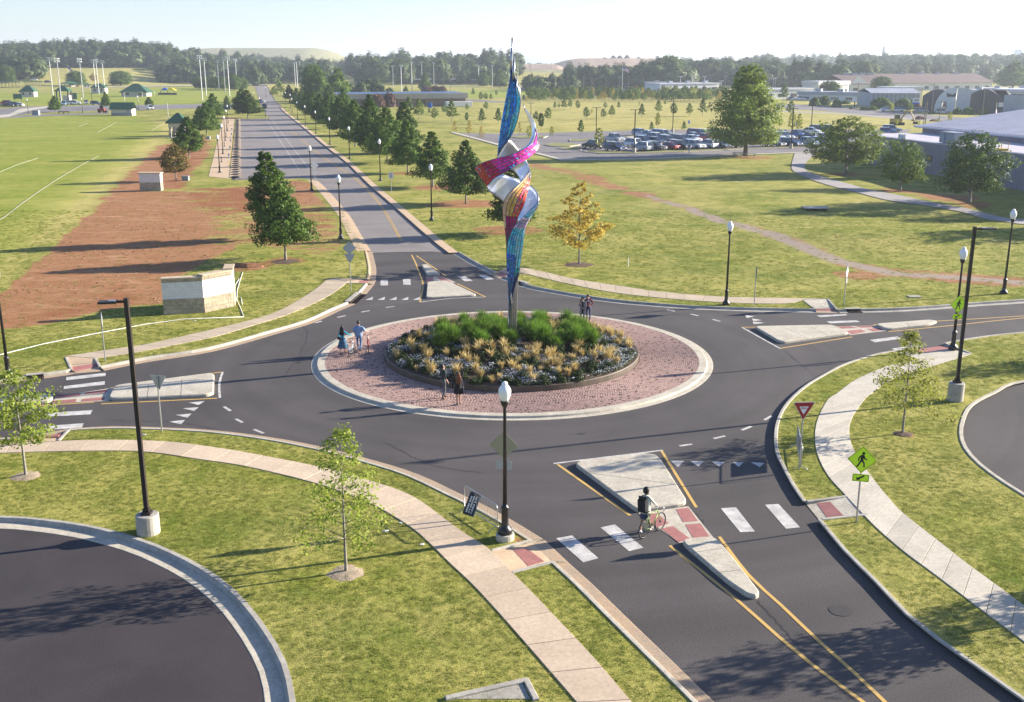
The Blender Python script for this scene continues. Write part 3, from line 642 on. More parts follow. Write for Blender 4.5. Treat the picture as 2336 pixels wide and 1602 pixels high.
for pad, reds in (([(972,632),(1008,631),(1040,645),(974,647)], [[(972.5,633),(988,632.5),(990,645),(974,646)],[(996,632),(1008,631.5),(1030,643),(1010,645)]]),
                  ([(128,905),(262,884.5),(249,915),(118,921)], [[(130,904.5),(184,897.5),(184,903),(128,910)],[(195,896),(248,888.5),(243,896),(193,901)],[(122,915),(175,911),(173,918),(119,920.5)],[(188,911),(240,906.5),(236,914),(184,917)]]),
                  ([(1899,745.5),(1995,743),(2022,755),(1940,765)], [[(1903,746),(1938,745),(1958,749),(1919,750.5)],[(1950,744.5),(1990,743.5),(2000,746.5),(1966,748.5)],[(1926,756),(1962,752),(1976,757),(1944,763.5)],[(1978,751),(2006,748.5),(2016,754),(1992,757)]]),
                  ([(1456,1171),(1570,1155.6),(1630,1230),(1549,1239)], [[(1542,1162.5),(1570,1159),(1592,1189.5),(1558,1192)],[(1563,1197.5),(1598,1195),(1620,1228),(1581.5,1229)],[(1509,1207),(1535,1201),(1576,1231),(1547,1238)],[(1458,1174),(1500,1172),(1526,1195),(1498,1204)]])):
    MB().prism([flat(p) for p in GP(pad)], 0, .012).build('island_crossing', CONC, kind='structure')
    for r_ in reds:
        q = GP(r_); mb = MB(); mb.prism([flat(p) for p in q], 0, .018)
        nr = 9
        for k in range(1, nr):
            t = k/nr; a = q[0].lerp(q[3], t); b2 = q[1].lerp(q[2], t); dd = (q[3]-q[0])*(.28/nr)
            mb.add([(a.x-dd.x, a.y-dd.y, .017), (b2.x-dd.x, b2.y-dd.y, .017), (b2.x+dd.x, b2.y+dd.y, .017), (a.x+dd.x, a.y+dd.y, .017), (a.x, a.y, .023), (b2.x, b2.y, .023)], [(0,1,5,4),(4,5,2,3)])
        mb.build('tactile_tile', TACT, kind='structure')
# storm inlets in the kerb
INL = mat('inlet_dark', (.02,.015,.012), .9); RUSTG = mat('rusty_grate', (.07,.035,.02), .8, var=.3)
for (a, b_), lab in ((((62,863.5),(100,859.5)), 'dark storm drain inlet in the kerb beside the left lamp post'), (((797,693),(822,672)), 'dark storm drain inlet in the kerb below the two back-turned signs'), (((1183,646),(1200,651)), 'dark storm drain inlet in the kerb just right of the sculpture'), (((1930,710.5),(1962,710)), 'dark storm drain inlet in the kerb right of the far ramp')):
    A = G(*a); B = G(*b_); A.z = B.z = 0; d = (B-A).normalized(); n = Vector((-d.y, d.x, 0))
    t = thing('storm_drain', lab, 'drain', A)
    mb = MB(); mb.prism([flat(-n*.08), flat((B-A)-n*.08), flat((B-A)+n*.2), flat(n*.2)], .0, .162); mb.build('opening', INL, t)
    mb = MB(); Ln = (B-A).length; k = 0
    while k*.12 < Ln-.05: mb.cyl(d*(.05+k*.12)+n*-.5+Vector((0,0,.022)), d*(.05+k*.12)-n*.1+Vector((0,0,.022)), .018, n=5); k += 1
    mb.box((B-A)/2-n*.3+Vector((0,0,.018)), (Ln, .5, .008), math.atan2(d.y, d.x), m=1); mb.build('grate', [RUSTG, INL], t)
    mb = MB(); mb.prism([flat(-n*.02-d*.05), flat((B-A)-n*.02+d*.05), flat((B-A)+n*.35+d*.05), flat(n*.35-d*.05)], .163, .185); mb.build('cover', CONC_GREY, t)
# kerb corner at the bottom edge
mb = MB()
for a, b_ in (((1020,1604),(1200,1563)), ((1200,1563),(1222,1606))):
    A = G(*a); B = G(*b_); d = (B-A).normalized(); nn = Vector((-d.y, d.x, 0))*.09; mb.prism([flat(A-nn-d*.05), flat(A+nn-d*.05), flat(B+nn+d*.05), flat(B-nn+d*.05)], .05, .2 if a[0] == 1020 else .197, bev=.02)
mb.build('kerb', CONC_GREY, kind='structure')
P = [flat(G(*p)) for p in [(1040,1604),(1192,1569),(1210,1604)]]; MB().prism(P, .1, .135).build('path', CONC_GREY, kind='structure')
# manhole and patches
MB().lathe([(.38, 0), (.38, .012)], 20, tuple(G(1918,1393))[:2]+(0,)).build('manhole_cover', mat('manhole_iron', (.045,.04,.038), .7, var=.2, scale=8), label='round dark iron manhole cover in the near right lane', cat='manhole cover')
# gravel path, lots, far roads -----------------------------------
GRAV = rough_surface('gravel', ((.36,.33,.31),(.27,.25,.24)), .5, 9, .95, .3, 14, amt=.5)
def strip(name, Lp, Rp, m, z=.07, step=2.5, kind='structure'):
    l = catmull(GP(Lp), 2); r = catmull(GP(Rp), 2); n = int(max(6, sum((a-b).length for a, b in zip(l, l[1:]))/step)); l = resample(l, n); r = resample(r, n); mb = MB(); vs = []
    for a, b in zip(l, r):
        for t in (0, .5, 1): q = a.lerp(b, t); vs.append((q.x, q.y, float(ter(q.x, q.y))+LAWN+z))
    mb.add(vs, [(i*3+j, i*3+j+1, i*3+j+4, i*3+j+3) for i in range(n) for j in range(2)]); o = mb.build(name, m, kind=kind)
    if o.data.polygons[0].normal.z < 0: o.data.flip_normals()
    return o
strip('path', [(1813,352),(1806,378),(1812,395),(1860,416),(1950,441),(2022,460),(2111,473),(2219,494),(2336,516),(2600,552)], [(1865,352),(1842,370),(1838,390),(1890,410),(1928,420),(2022,443),(2130,466),(2219,481),(2336,504),(2600,540)], GRAV)
LOTM = rough_surface('grey_lot_asphalt', ((.15,.135,.135),(.20,.185,.18)), .08, 6, .9, .2, 20, amt=.3)
def flatsheet(name, px, m, z): return sheet(name, [flat(p) for p in GP(px)], LAWN+z, m)
flatsheet('parking_lot', [(1039,305),(1150,306.5),(1300,303),(1500,297.5),(1700,297),(2080,297),(2040,322),(1990,336),(1860,348),(1700,353.5),(1500,362),(1285,366.5),(1227,351),(1144,333)], LOTM, .02)
lines = [(1033,304),(1144,334),(1227,352.5),(1285,368),(1500,364),(1700,355),(1860,349.5)]
for ln in (lines, [(1440,352),(1520,347),(1640,344.5),(1760,340),(1880,336)], ): 
    sweep('kerb', [Vector((p.x, p.y, LAWN)) for p in GP(ln)], [(-.3,LAWN+.02),(-.3,LAWN+.16),(.3,LAWN+.16),(.3,LAWN+.02)] if ln is not lines else [(-.7,LAWN+.02),(-.7,LAWN+.12),(.5,LAWN+.12),(.5,LAWN+.02)], 1, [CONC])
IGR = rough_surface('island_grass', ((.16,.18,.035),(.24,.22,.08)), .5, 4, .95, .4, 14, amt=.4)
for isl in ([(1333,349.5),(1345,346.5),(1450,350.5),(1520,347),(1640,343.5),(1760,339),(1880,334),(1880,336.5),(1700,343),(1560,349.5),(1450,353),(1370,353)], [(1240,333),(1262,329),(1300,330),(1325,333),(1300,337),(1262,337)], [(1272,341),(1290,338),(1330,339),(1326,345),(1290,343.5)], [(1300,321),(1420,319),(1460,318),(1460,320.5),(1380,323),(1300,325)], [(1750,301),(1830,304),(2000,303),(2000,308),(1830,309),(1760,305)], [(1160,315),(1200,312),(1250,313),(1240,317),(1190,318)], [(1420,313.5),(1470,311),(1470,313),(1430,315)]):
    mb = MB(); P = [flat(p) for p in GP(isl)]; mb.prism(P, LAWN, LAWN+.17, m=1); mb.prism(inset(P if sum(P[i][0]*P[(i+1)%len(P)][1]-P[(i+1)%len(P)][0]*P[i][1] for i in range(len(P))) > 0 else P[::-1], .25), LAWN+.1, LAWN+.19, m=0); mb.build('traffic_island', [IGR, CONC], kind='structure')
flatsheet('parking_lot', [(-300,262),(0,249),(60,244),(150,243),(230,240),(360,240),(545,237),(560,243),(480,247),(380,250),(300,252),(180,255),(80,259),(0,268),(-300,282)], LOTM, .02)
flatsheet('road', [(-300,281),(0,266),(110,262),(250,258),(250,261),(110,266),(0,271),(-300,286)], LOTM, .03)
flatsheet('path', [(-100,272),(20,262),(45,250),(110,243),(112,246),(60,255),(20,268),(-20,272)], CONC, .04)
flatsheet('path', [(0,201),(120,200.5),(300,197.5),(620,193.5),(620,195),(300,199.5),(120,202.5),(0,203)], CONC, .3)
flatsheet('road', [(1770,236),(1880,243),(2000,252),(2120,263),(2255,275),(2360,283),(2360,296),(2250,287),(2110,275),(1990,264),(1870,254),(1770,248)], LOTM, .03)
flatsheet('path', [(1770,254),(1900,258),(2040,268),(2140,277),(2140,279),(2030,271),(1900,260),(1770,256.5)], GRAV, .04)
flatsheet('road', [(1185,200),(1260,208),(1330,216),(1420,213),(1600,209),(1640,211),(1640,218),(1500,216),(1420,219),(1330,221),(1250,213),(1185,205)], LOTM, .03)
flatsheet('parking_lot', [(1290,200),(1470,199),(1640,203),(1640,209),(1420,211),(1300,210)], LOTM, .02)
flatsheet('road', [(1060,227),(1130,231),(1180,236),(1100,234),(1060,231)], LOTM, .03)
flatsheet('road', [(380,236),(700,231),(740,226),(700,234),(400,240)], LOTM, .02) if False else None
# pavement by the left car park with its row of dark strips
flatsheet('pavement', [(476,405),(522,410),(535,272),(509,271),(502,300)], CONC_TAN, .03)
# ---------------------------------------------------------------- central island
C0 = Vector((0, 61.3, 0)); RO, RI, RB = 11.5, 11.02, 7.42
def ringmesh(prof, n=128, c=C0): 
    vs = [(c.x+r*math.cos(2*math.pi*i/n), c.y+r*math.sin(2*math.pi*i/n), z) for i in range(n) for r, z in prof]; k = len(prof)
    mb = MB(); mb.add(vs, [(i*k+j, ((i+1)%n)*k+j, ((i+1)%n)*k+j+1, i*k+j+1) for i in range(n) for j in range(k-1)]); return mb
rg = ringmesh([(RO+.32,.004),(RO+.30,.014),(RO,.02),(RO-.03,.10),(RO-.06,.12),(RI,.125),(RI,-.02)]); o = rg.build('kerb', CONC, kind='structure'); o.data.flip_normals()
PJ = mat('paver_joint_sand', (.10,.065,.055), .95)
disc = MB(); disc.lathe([(RI+.02,-.02),(RI+.02,.092)], 96, tuple(C0)); disc.build('apron', PJ, kind='structure')
# pavers: rings of setts, each a low bevelled block, joined
def pavers():
    vs = []; fs = []; cols = []
    r = RI-.01; row = 0; w = .112; g = .017
    while r-w > RB+.1:
        r0, r1 = r-w+g, r; n = int(2*math.pi*r/.16); off = rnd.random()
        for i in range(n):
            a0 = 2*math.pi*(i+off)/n; a1 = a0+2*math.pi/n-g*1.8/r; z = .122+rnd.uniform(-.004,.004); q = .012/r
            o = len(vs)
            for rr, aa, zz_ in ((r0,a0,z-.014),(r1,a0,z-.014),(r1,a1,z-.014),(r0,a1,z-.014),(r0+.012,a0+q,z),(r1-.012,a0+q,z),(r1-.012,a1-q,z),(r0+.012,a1-q,z)):
                vs.append((C0.x+rr*math.cos(aa), C0.y+rr*math.sin(aa), zz_))
            fs += [(o+4,o+5,o+6,o+7),(o,o+1,o+5,o+4),(o+1,o+2,o+6,o+5),(o+2,o+3,o+7,o+6),(o+3,o,o+4,o+7)]
            b = rnd.uniform(.78,1.18); t = rnd.random()
            c = (.36*b+.04*t, .245*b+.02*t, .20*b+.03*t) if rnd.random() > .07 else (.12*b,.075*b,.07*b)
            cols += [(*c,1)]*8
        r -= w
    me = bpy.data.meshes.new('paver'); me.from_pydata(vs, [], [f[::-1] for f in fs]); me.materials.append(vcolmat('pink_paver', .85, spec=.3))
    # orient up
    nz = np.empty(len(me.polygons)*3); me.polygons.foreach_get('normal', nz)
    if nz[2] < 0: me.flip_normals()
    ca = me.color_attributes.new('col', 'FLOAT_COLOR', 'POINT'); ca.data.foreach_set('color', np.array(cols).ravel())
    return obj('paver', me, kind='stuff')
pv = pavers(); tag(pv, label='ring of weathered pink brick setts around the planted bed', cat='paving')
EDGE = mat('weathered_bed_edging', (.085,.06,.04), .6, var=.35, scale=1.5, spec=.5)
rg = ringmesh([(RB+.10,.05),(RB+.10,.40),(RB+.08,.43),(RB-.02,.43),(RB-.05,.40),(RB-.05,.1)]); o = rg.build('bed_edging', EDGE); o.data.flip_normals()
tag(o, 'low weathered brown edging wall round the planted bed', 'edging')
SOIL = mat('mulch_soil', (.075,.045,.03), .95, var=.5, scale=2.5, bump=.8, bscale=12)
def bedz(x, y):
    r = math.hypot(x-C0.x, y-C0.y)/RB; return .40+.55*max(0, 1-r*r)
mb = MB(); n = 48; rings = [0, .2, .4, .6, .8, .94, .995]
for k, rr in enumerate(rings):
    for i in range(n):
        x = C0.x+RB*rr*math.cos(2*math.pi*i/n); y = C0.y+RB*rr*math.sin(2*math.pi*i/n); mb.v.append((x, y, bedz(x, y)+rnd.uniform(-.02,.02)*(k > 0)))
mb.f = [(k*n+i, (k+1)*n+i, (k+1)*n+(i+1)%n, k*n+(i+1)%n) for k in range(len(rings)-1) for i in range(n)]; mb.m = [0]*len(mb.f)
o = mb.build('planting_bed', SOIL, kind='structure', smooth=True)
# ---- bed plants
def attr_mesh(name, V, F, lv, m, smooth=False):
    me = bpy.data.meshes.new(name); me.vertices.add(len(V)); me.vertices.foreach_set('co', np.asarray(V, 'f').ravel())
    F = np.asarray(F); k = F.shape[1]; me.loops.add(F.size); me.polygons.add(len(F))
    me.polygons.foreach_set('loop_start', np.arange(0, F.size, k)); me.loops.foreach_set('vertex_index', F.ravel().astype('i'))
    me.update(calc_edges=True)
    a = me.attributes.new('lv', 'FLOAT', 'POINT'); a.data.foreach_set('value', np.asarray(lv, 'f'))
    me.materials.append(m)
    if smooth: me.polygons.foreach_set('use_smooth', [True]*len(F))
    me.validate(); return me
def blades(n, h, spread, width, rs, curl=.5, hv=.3, up=1.0, base=.1):
    """grass clump: tapered arching blades of three quads -> vertices, faces, lv"""
    a = rs.uniform(0, 2*math.pi, n); lean = spread*rs.uniform(.1, 1, n)**.8; hh = h*rs.uniform(1-hv, 1+hv*.3, n)
    bx = base*rs.uniform(-1, 1, n); by = base*rs.uniform(-1, 1, n); wa = rs.uniform(0, math.pi, n)
    V = []; F = []; lv = []; tone = rs.uniform(0, 1, n)
    ts = (0, .4, .75, 1.0); ws = (.6, 1, .8, .1)
    for k, (t, w_) in enumerate(zip(ts, ws)):
        x = bx+np.cos(a)*lean*hh*(t**1.7); y = by+np.sin(a)*lean*hh*(t**1.7); z = hh*(t*up-curl*lean*t**2.6*.6)
        dx = np.cos(wa)*width*w_/2; dy = np.sin(wa)*width*w_/2
        V.append(np.stack([x-dx, y-dy, z], 1)); V.append(np.stack([x+dx, y+dy, z], 1)); lv += [np.clip(tone*.6+t*.4, 0, 1)]*2
    V = np.concatenate(V); lv = np.concatenate(lv); i = np.arange(n)
    for k in range(3): F.append(np.stack([2*k*n+i, (2*k+1)*n+i, (2*k+3)*n+i, (2*k+2)*n+i], 1))
    return V, np.concatenate(F), lv
def leafcloud(cen, nrm, size, rs, tone=None, asp=1.5, bow=True):
    """diamond leaves at cen with random axes biased to nrm"""
    n = len(cen); q = nrm+rs.normal(0, .55, (n, 3)); q /= np.linalg.norm(q, axis=1)[:, None]+1e-9
    u = np.cross(q, rs.normal(0, 1, (n, 3))); u /= np.linalg.norm(u, axis=1)[:, None]+1e-9; v = np.cross(q, u)
    s = (size*rs.uniform(.65, 1.25, n))[:, None]
    V = np.concatenate([cen-u*s*asp/2, cen-v*s/2, cen+u*s*asp/2, cen+v*s/2]); i = np.arange(n)
    F = np.stack([i, n+i, 2*n+i, 3*n+i], 1); t = rs.uniform(0, 1, n) if tone is None else tone
    return V, F, np.tile(t, 4)
def merge(parts):
    V = []; F = []; T = []; o = 0
    for v, f, t in parts: V.append(v); F.append(f+o); T.append(t); o += len(v)
    return np.concatenate(V), np.concatenate(F), np.concatenate(T)
M_GOLD = leafmat('golden_feather_grass', (.36,.25,.085), (.62,.50,.23), .3)
M_GREEN = leafmat('green_fountain_grass', (.04,.11,.010), (.17,.29,.03), .35)
M_SHRUB = leafmat('dark_shrub_leaf', (.018,.035,.010), (.06,.085,.02), .2)
M_FLOW = leafmat('pale_flower', (.42,.42,.52), (.72,.70,.74), .2); M_FLG = leafmat('flower_foliage', (.05,.085,.02), (.14,.18,.05), .3)
rs = np.random.RandomState(3)
gold = []; green = []; shr = []; rust = []
for k in range(4):
    V1 = blades(90, .62, .85, .020, rs, .45, .45, base=.09); V2 = blades(46, .92, .60, .045, rs, .5, .35, base=.06)
    gold.append(attr_mesh('feather_grass', *merge([V1, V2]), M_GOLD))
    green.append(attr_mesh('fountain_grass', *merge([blades(520, 1.05, .95, .03, rs, .75, .3, base=.22), blades(160, 1.25, .45, .025, rs, .4, .2, base=.15)]), M_GREEN))
    d = rs.normal(0, 1, (900, 3)); d /= np.linalg.norm(d, axis=1)[:, None]; d[:, 2] = np.abs(d[:, 2]); lump = 1+.22*np.sin(d[:, 0]*5+k)*np.cos(d[:, 1]*6+k*2)+.12*np.sin(d[:, 2]*9)
    cen = d*lump[:, None]*rs.uniform(.75, 1.05, (900, 1))*np.array([.38, .38, .36]); shr.append(attr_mesh('clipped_shrub', *leafcloud(cen, d, .06, rs, asp=1.3), M_SHRUB))
CORE = mat('shrub_core', (.012,.018,.006), .95)
def plantinst(name, me, label, cat, loc, s, grp, core=False):
    t = obj(name, me, None, label, cat, grp, loc=loc, rz=rnd.uniform(0, 6.28)); t.scale = (s, s, s*rnd.uniform(.85, 1.15)); return t
placed = []
def free(x, y, r):
    return all((x-a)**2+(y-b)**2 > (r+c)**2 for a, b, c in placed)
def where(x, y):
    a = math.degrees(math.atan2(y-C0.y, x-C0.x))%360
    return 'right' if a < 45 or a >= 315 else 'back' if a < 135 else 'left' if a < 225 else 'front'
# big green grasses at the heart (a ragged oval, reaching further at the back)
n_g = 0
for _ in range(900):
    if n_g >= 36: break
    a = rnd.uniform(0, 6.283); r = rnd.uniform(.8, 5.0); x = C0.x+r*math.cos(a)*1.05; y = C0.y+r*math.sin(a)*.85+1.4
    if math.hypot(x-C0.x, y-C0.y) < .75 or math.hypot(x-C0.x, y-C0.y) > RB-.9 or y < C0.y-1.6 or not free(x, y, .42): continue
    s = rnd.uniform(.8, 1.1); placed.append((x, y, .42)); n_g += 1
    plantinst('fountain_grass', green[n_g%4], 'lush green fountain grass mound near the foot of the sculpture in the round bed', 'grass clump', (x, y, bedz(x, y)-.03), s, 'green fountain grasses around the sculpture')
n_y = 0
for _ in range(5000):
    if n_y >= 112: break
    a = rnd.uniform(0, 6.283); r = RB*math.sqrt(rnd.uniform(.08, .93)); x = C0.x+r*math.cos(a); y = C0.y+r*math.sin(a)
    if r > RB-.35 or not free(x, y, .26): continue
    placed.append((x, y, .20)); s = rnd.uniform(.5, 1.0); n_y += 1
    plantinst('feather_grass', gold[n_y%4], f'golden feather grass tuft {"along the edging" if r > RB*.78 else "midway to the edging" if r > RB*.5 else "close to the green heart"} on the {where(x, y)} side of the bed', 'grass clump', (x, y, bedz(x, y)-.02), s, f'golden grass tufts {int(r > RB*.78)+int(r > RB*.5)} on the {where(x, y)} side of the bed'.replace(' 0', ' near the heart').replace(' 1', ' midway').replace(' 2', ' by the edging'))
n_s = 0
for _ in range(9000):
    if n_s >= 190: break
    a = rnd.uniform(0, 6.283); r = RB*math.sqrt(rnd.uniform(.05, .98)); x = C0.x+r*math.cos(a); y = C0.y+r*math.sin(a)
    if r > RB-.25 or not free(x, y, .17): continue
    if r > RB*.62 and rnd.random() < .35: continue
    placed.append((x, y, .22)); s = rnd.uniform(.65, 1.2)*(1.05 if r < RB*.6 else .85); n_s += 1
    plantinst('clipped_shrub', shr[n_s%4], f'dark rounded shrub {"along the edging" if r > RB*.78 else "midway to the edging" if r > RB*.5 else "close to the green heart"} on the {where(x, y)} side of the bed', 'shrub', (x, y, bedz(x, y)-.02), s, f'dark rounded shrubs {int(r > RB*.78)+int(r > RB*.5)} on the {where(x, y)} side of the bed'.replace(' 0', ' near the heart').replace(' 1', ' midway').replace(' 2', ' by the edging'))
# flowering ground cover: uncountable small white-lilac flowers over low leaves
N = 90000; rr = RB*np.sqrt(rs.uniform(.10, .985, N)); aa = rs.uniform(0, 2*math.pi, N); fx = rr*np.cos(aa); fy = rr*np.sin(aa)
pat = np.sin(fx*1.3+1.1*np.sin(fy*1.7))+np.sin(fy*1.9+fx*.7)+.8*np.sin(fx*3.1-fy*2.3); edge = (rr/RB-.5)*3.0
keep = (pat+edge+rs.normal(0, .18, N)) > 1.05; fx, fy, rr = fx[keep], fy[keep], rr[keep]; n = len(fx)
fz = .40+.55*np.maximum(0, 1-(rr/RB)**2)+rs.uniform(.10, .36, n)*(.75+.25*np.sin(fx*5)*np.cos(fy*5)); cen = np.stack([fx+C0.x, fy+C0.y, fz], 1)
up = np.tile([0, 0, 1.], (n, 1)); isf = rs.uniform(0, 1, n) < .55
tag(obj('flowering_ground_cover', attr_mesh('flowers', *leafcloud(cen[isf], up[isf], .065, rs, asp=1), M_FLOW), kind='stuff'), 'drifts of tiny pale lilac flowers between the grass tufts', 'flowers')
c2 = cen[~isf].copy(); c2[:, 2] -= .05
tag(obj('low_foliage', attr_mesh('low_foliage', *leafcloud(c2, up[~isf], .07, rs), M_FLG), kind='stuff'), 'low green foliage under the pale flowers', 'ground cover')
# ---------------------------------------------------------------- the sculpture
SC = thing('twisted_ribbon_sculpture', 'tall steel sculpture of twisting ribbons covered in blue, magenta and orange glass tiles', 'sculpture', tuple(C0))
STEEL = mat('brushed_steel', (.68,.71,.78), .30, metal=.88, var=.18, scale=.7, bump=.10, bscale=1.5)
SEAM = mat('dark_steel_seam', (.10,.12,.17), .4, metal=.7)
PIPE = mat('stainless_pipe', (.46,.47,.49), .3, metal=.9)
BACKING = mat('dark_tile_backing', (.02,.03,.10), .5)
TILE = vcolmat('glass_tile', .25, 0.0, spec=.35)
def stn(l): return [(at_depth(a[0], a[1], C0.y+da)-C0, at_depth(b[0], b[1], C0.y+db)-C0) for a, b, da, db in l]
def lerp_st(st, n):
    A = resample(catmull([s[0] for s in st], .12), n) if False else None
    out = []; m = len(st)-1
    A = [s[0] for s in st]; B = [s[1] for s in st]
    def cr(P, t):
        i = min(int(t), m-1); u = t-i; p0 = P[i-1] if i else P[0]*2-P[1]; p1 = P[i]; p2 = P[i+1]; p3 = P[i+2] if i+2 <= m else P[-1]*2-P[-2]
        return 0.5*((2*p1)+(-p0+p2)*u+(2*p0-5*p1+4*p2-p3)*u*u+(-p0+3*p1-3*p2+p3)*u**3)
    # arc-length spacing on the mean line
    f = [0]; K = m*12; prev = (cr(A, 0)+cr(B, 0))/2
    for k in range(1, K+1):
        c = (cr(A, m*k/K)+cr(B, m*k/K))/2; f.append(f[-1]+(c-prev).length); prev = c
    for k in range(n+1):
        s = f[-1]*k/n; j = int(np.searchsorted(f, s)); j = min(max(j, 1), K); t = (j-1+(s-f[j-1])/max(1e-9, f[j]-f[j-1]))*m/K
        out.append((cr(A, t), cr(B, t), t/m))
    return out, f[-1]
def hsv(h, s, v):
    import colorsys; return colorsys.hsv_to_rgb(h%1, s, v)
def ribbon(name, st, colf, tiles=True, bands=5, thick=.05, trim=None, seams=True):
    S, Lg = lerp_st(stn(st), max(10, int(len(st)*7)))
    n = len(S); mb = MB(); cols = 9
    # shell with thickness, back face steel
    V = []; 
    for a, b, t in S: V.append([a.lerp(b, j/(cols-1)) for j in range(cols)])
    def nrm(i, j):
        u = V[min(i+1, n-1)][j]-V[max(i-1, 0)][j]; v = V[i][-1]-V[i][0]; q = u.cross(v)
        if q.length < 1e-7: q = Vector((0, -1, 0))
        q.normalize(); return q
    # sign so that the tiled side looks at the viewer (towards -y) on average
    sgn = sum(nrm(i, cols//2).y for i in range(n)); sg = -1 if sgn > 0 else 1
    NR = [[nrm(i, j)*sg for j in range(cols)] for i in range(n)]
    vs = [V[i][j] for i in range(n) for j in range(cols)]+[V[i][j]-NR[i][j]*thick for i in range(n) for j in range(cols)]; o = n*cols; fs = []
    for i in range(n-1):
        for j in range(cols-1):
            q = (i*cols+j, (i+1)*cols+j, (i+1)*cols+j+1, i*cols+j+1); fs += [q, tuple(x+o for x in q[::-1])]
        fs += [(i*cols, i*cols+o, (i+1)*cols+o, (i+1)*cols), ((i+1)*cols+cols-1, (i+1)*cols+o+cols-1, i*cols+o+cols-1, i*cols+cols-1)]
    mb.add(vs, fs)
    if tiles:
        for k_ in range(0, (n-1)*(cols-1)*2): pass
        q_ = 0; ms_ = []
        for i in range(n-1):
            for j in range(cols-1): ms_ += [1, 0]
            ms_ += [0, 0]
        mb.m = ms_
    mb.build(name, [STEEL, BACKING], SC, smooth=True)
    em = MB()
    for e in (0, cols-1): em.tube([V[i][e]-NR[i][e]*thick/2 for i in range(n)], .022, 5)
    em.build('ribbon_edge', PIPE if not tiles else SEAM, SC, smooth=True)
    if not tiles: return
    # tiles
    VV = []; FF = []; CC = []; sm = MB()
    step = .105; nt_ = max(4, int(Lg/step)); T, _ = lerp_st(stn(st), nt_)
    for bnd in range(bands):
        j0 = bnd/bands; j1 = (bnd+1)/bands; u0, u1 = (trim[bnd] if trim else (0, 1))
        sub = 2
        for i in range(nt_):
            tt = i/nt_
            if tt < u0 or tt > u1: continue
            a0, b0, _t = T[i]; a1, b1, _t1 = T[i+1]
            wd = (a0-b0).length*(j1-j0)
            ss = sub if wd > .20 else 1
            for s_ in range(ss):
                f0 = j0+(j1-j0)*(.06+.88*s_/ss); f1 = j0+(j1-j0)*(.06+.88*(s_+1)/ss-.02)
                p = [a0.lerp(b0, f0), a0.lerp(b0, f1), a1.lerp(b1, f1), a1.lerp(b1, f0)]
                c = sum(p, Vector())/4; q = (p[2]-p[0]).cross(p[3]-p[1])
                if q.length < 1e-8: continue
                q.normalize()
                k = min(int(i/nt_*(n-1)), n-1); ref = NR[k][min(cols-1, int((f0+f1)/2*cols))]
                if q.dot(ref) < 0: q = -q
                lift = .02+rnd.uniform(0, .012); tilt = Vector((rnd.uniform(-1,1), rnd.uniform(-1,1), rnd.uniform(-1,1)))*.010
                o = len(VV); p2 = [c+(x-c)*.95+q*lift+(tilt if m_ < 2 else -tilt) for m_, x in enumerate(p)]; p3 = [c+(x-c)*.97+q*.002 for x in p]
                VV += p2+p3; FF += [(o,o+1,o+2,o+3),(o,o+4,o+5,o+1),(o+1,o+5,o+6,o+2),(o+2,o+6,o+7,o+3),(o+3,o+7,o+4,o)]
                col = colf(tt, bnd, bands); CC += [(*col, 1)]*8
        if bnd:
            e0 = int(u0*(n-1)); e1 = max(e0+2, int(min(1, max(u1, trim[bnd-1][1] if trim else u1))*(n-1)))
            sm.tube([V[i][0].lerp(V[i][-1], j0)+NR[i][cols//2]*.03 for i in range(e0, min(n, e1+1))], .022, 5)
    me = bpy.data.meshes.new('glass_tiles'); me.from_pydata(VV, [], FF); me.materials.append(TILE)
    ca = me.color_attributes.new('col', 'FLOAT_COLOR', 'POINT'); ca.data.foreach_set('color', np.array(CC).ravel()); obj('glass_tile', me, SC, kind='stuff')
    sm.build('seam', SEAM, SC, smooth=True)
J = lambda a, b: rnd.uniform(a, b)
def c_blue(t, b, n):
    x = b/n+J(-.12,.12)
    if rnd.random() < .01: return (.4,.55,.6)
    if b >= 4 and t < .75: return hsv(J(.50,.54), J(.75,.95), J(.45,.85))
    if b == 1 and .3 < t < .55 or b == 3 and .55 < t < .8: return hsv(J(.50,.57), J(.7,.95), J(.35,.8))
    return hsv(J(.585,.635), J(.93,1), J(.35,.95))
def c_mag(t, b, n):
    if rnd.random() < .012: return (.7,.4,.5)
    if rnd.random() < .02: return (.1,.35,.7)
    if t < .22 and b > 1: return hsv(J(.93,1.02), J(.25,.6), J(.6,.85))
    if t > .86: return hsv(J(.985,1.02), J(.9,1), J(.45,.75))
    if t > .72: return hsv(J(.94,1.0), J(.9,1), J(.28,.65))
    if b == 4 and t > .5: return hsv(J(.76,.88), J(.8,1), J(.2,.45))
    return hsv(J(.86,.95), J(.92,1), J(.5,.9))
def c_org(t, b, n):
    if rnd.random() < .015: return (.7,.5,.3)
    if t > .62 or (t > .5 and b > 0): return hsv(J(.92,.98), J(.88,1), J(.28,.55))
    if b >= 4: return hsv(J(.99,1.04), J(.85,1), J(.5,.8))
    if b == 3: return hsv(J(.96,1.06), J(.7,1), J(.5,.8))
    if b == 2 and t < .3: return hsv(J(1.02,1.09), J(.75,.95), J(.6,.85))
    if b == 0: return hsv(J(.06,.09), J(.4,.65), J(.6,.8))
    return hsv(J(.07,.11), J(.65,.95), J(.55,.8))
def c_cyn(t, b, n):
    if rnd.random() < .012: return (.6,.45,.6)
    if .16 < t < .27: return hsv(J(.72,.95) if b != 1 else J(.5,.6), J(.15,.6), J(.5,.75))
    if t > .5 and b < 4: return hsv(J(.58,.64), J(.92,1), J(.2,.85))
    if t > .62: return hsv(J(.44,.60), J(.75,1), J(.08,.55))
    if b >= 3: return hsv(J(.49,.54), J(.45,.85), J(.55,.85))
    return hsv(J(.52,.59), J(.8,1), J(.5,.95))
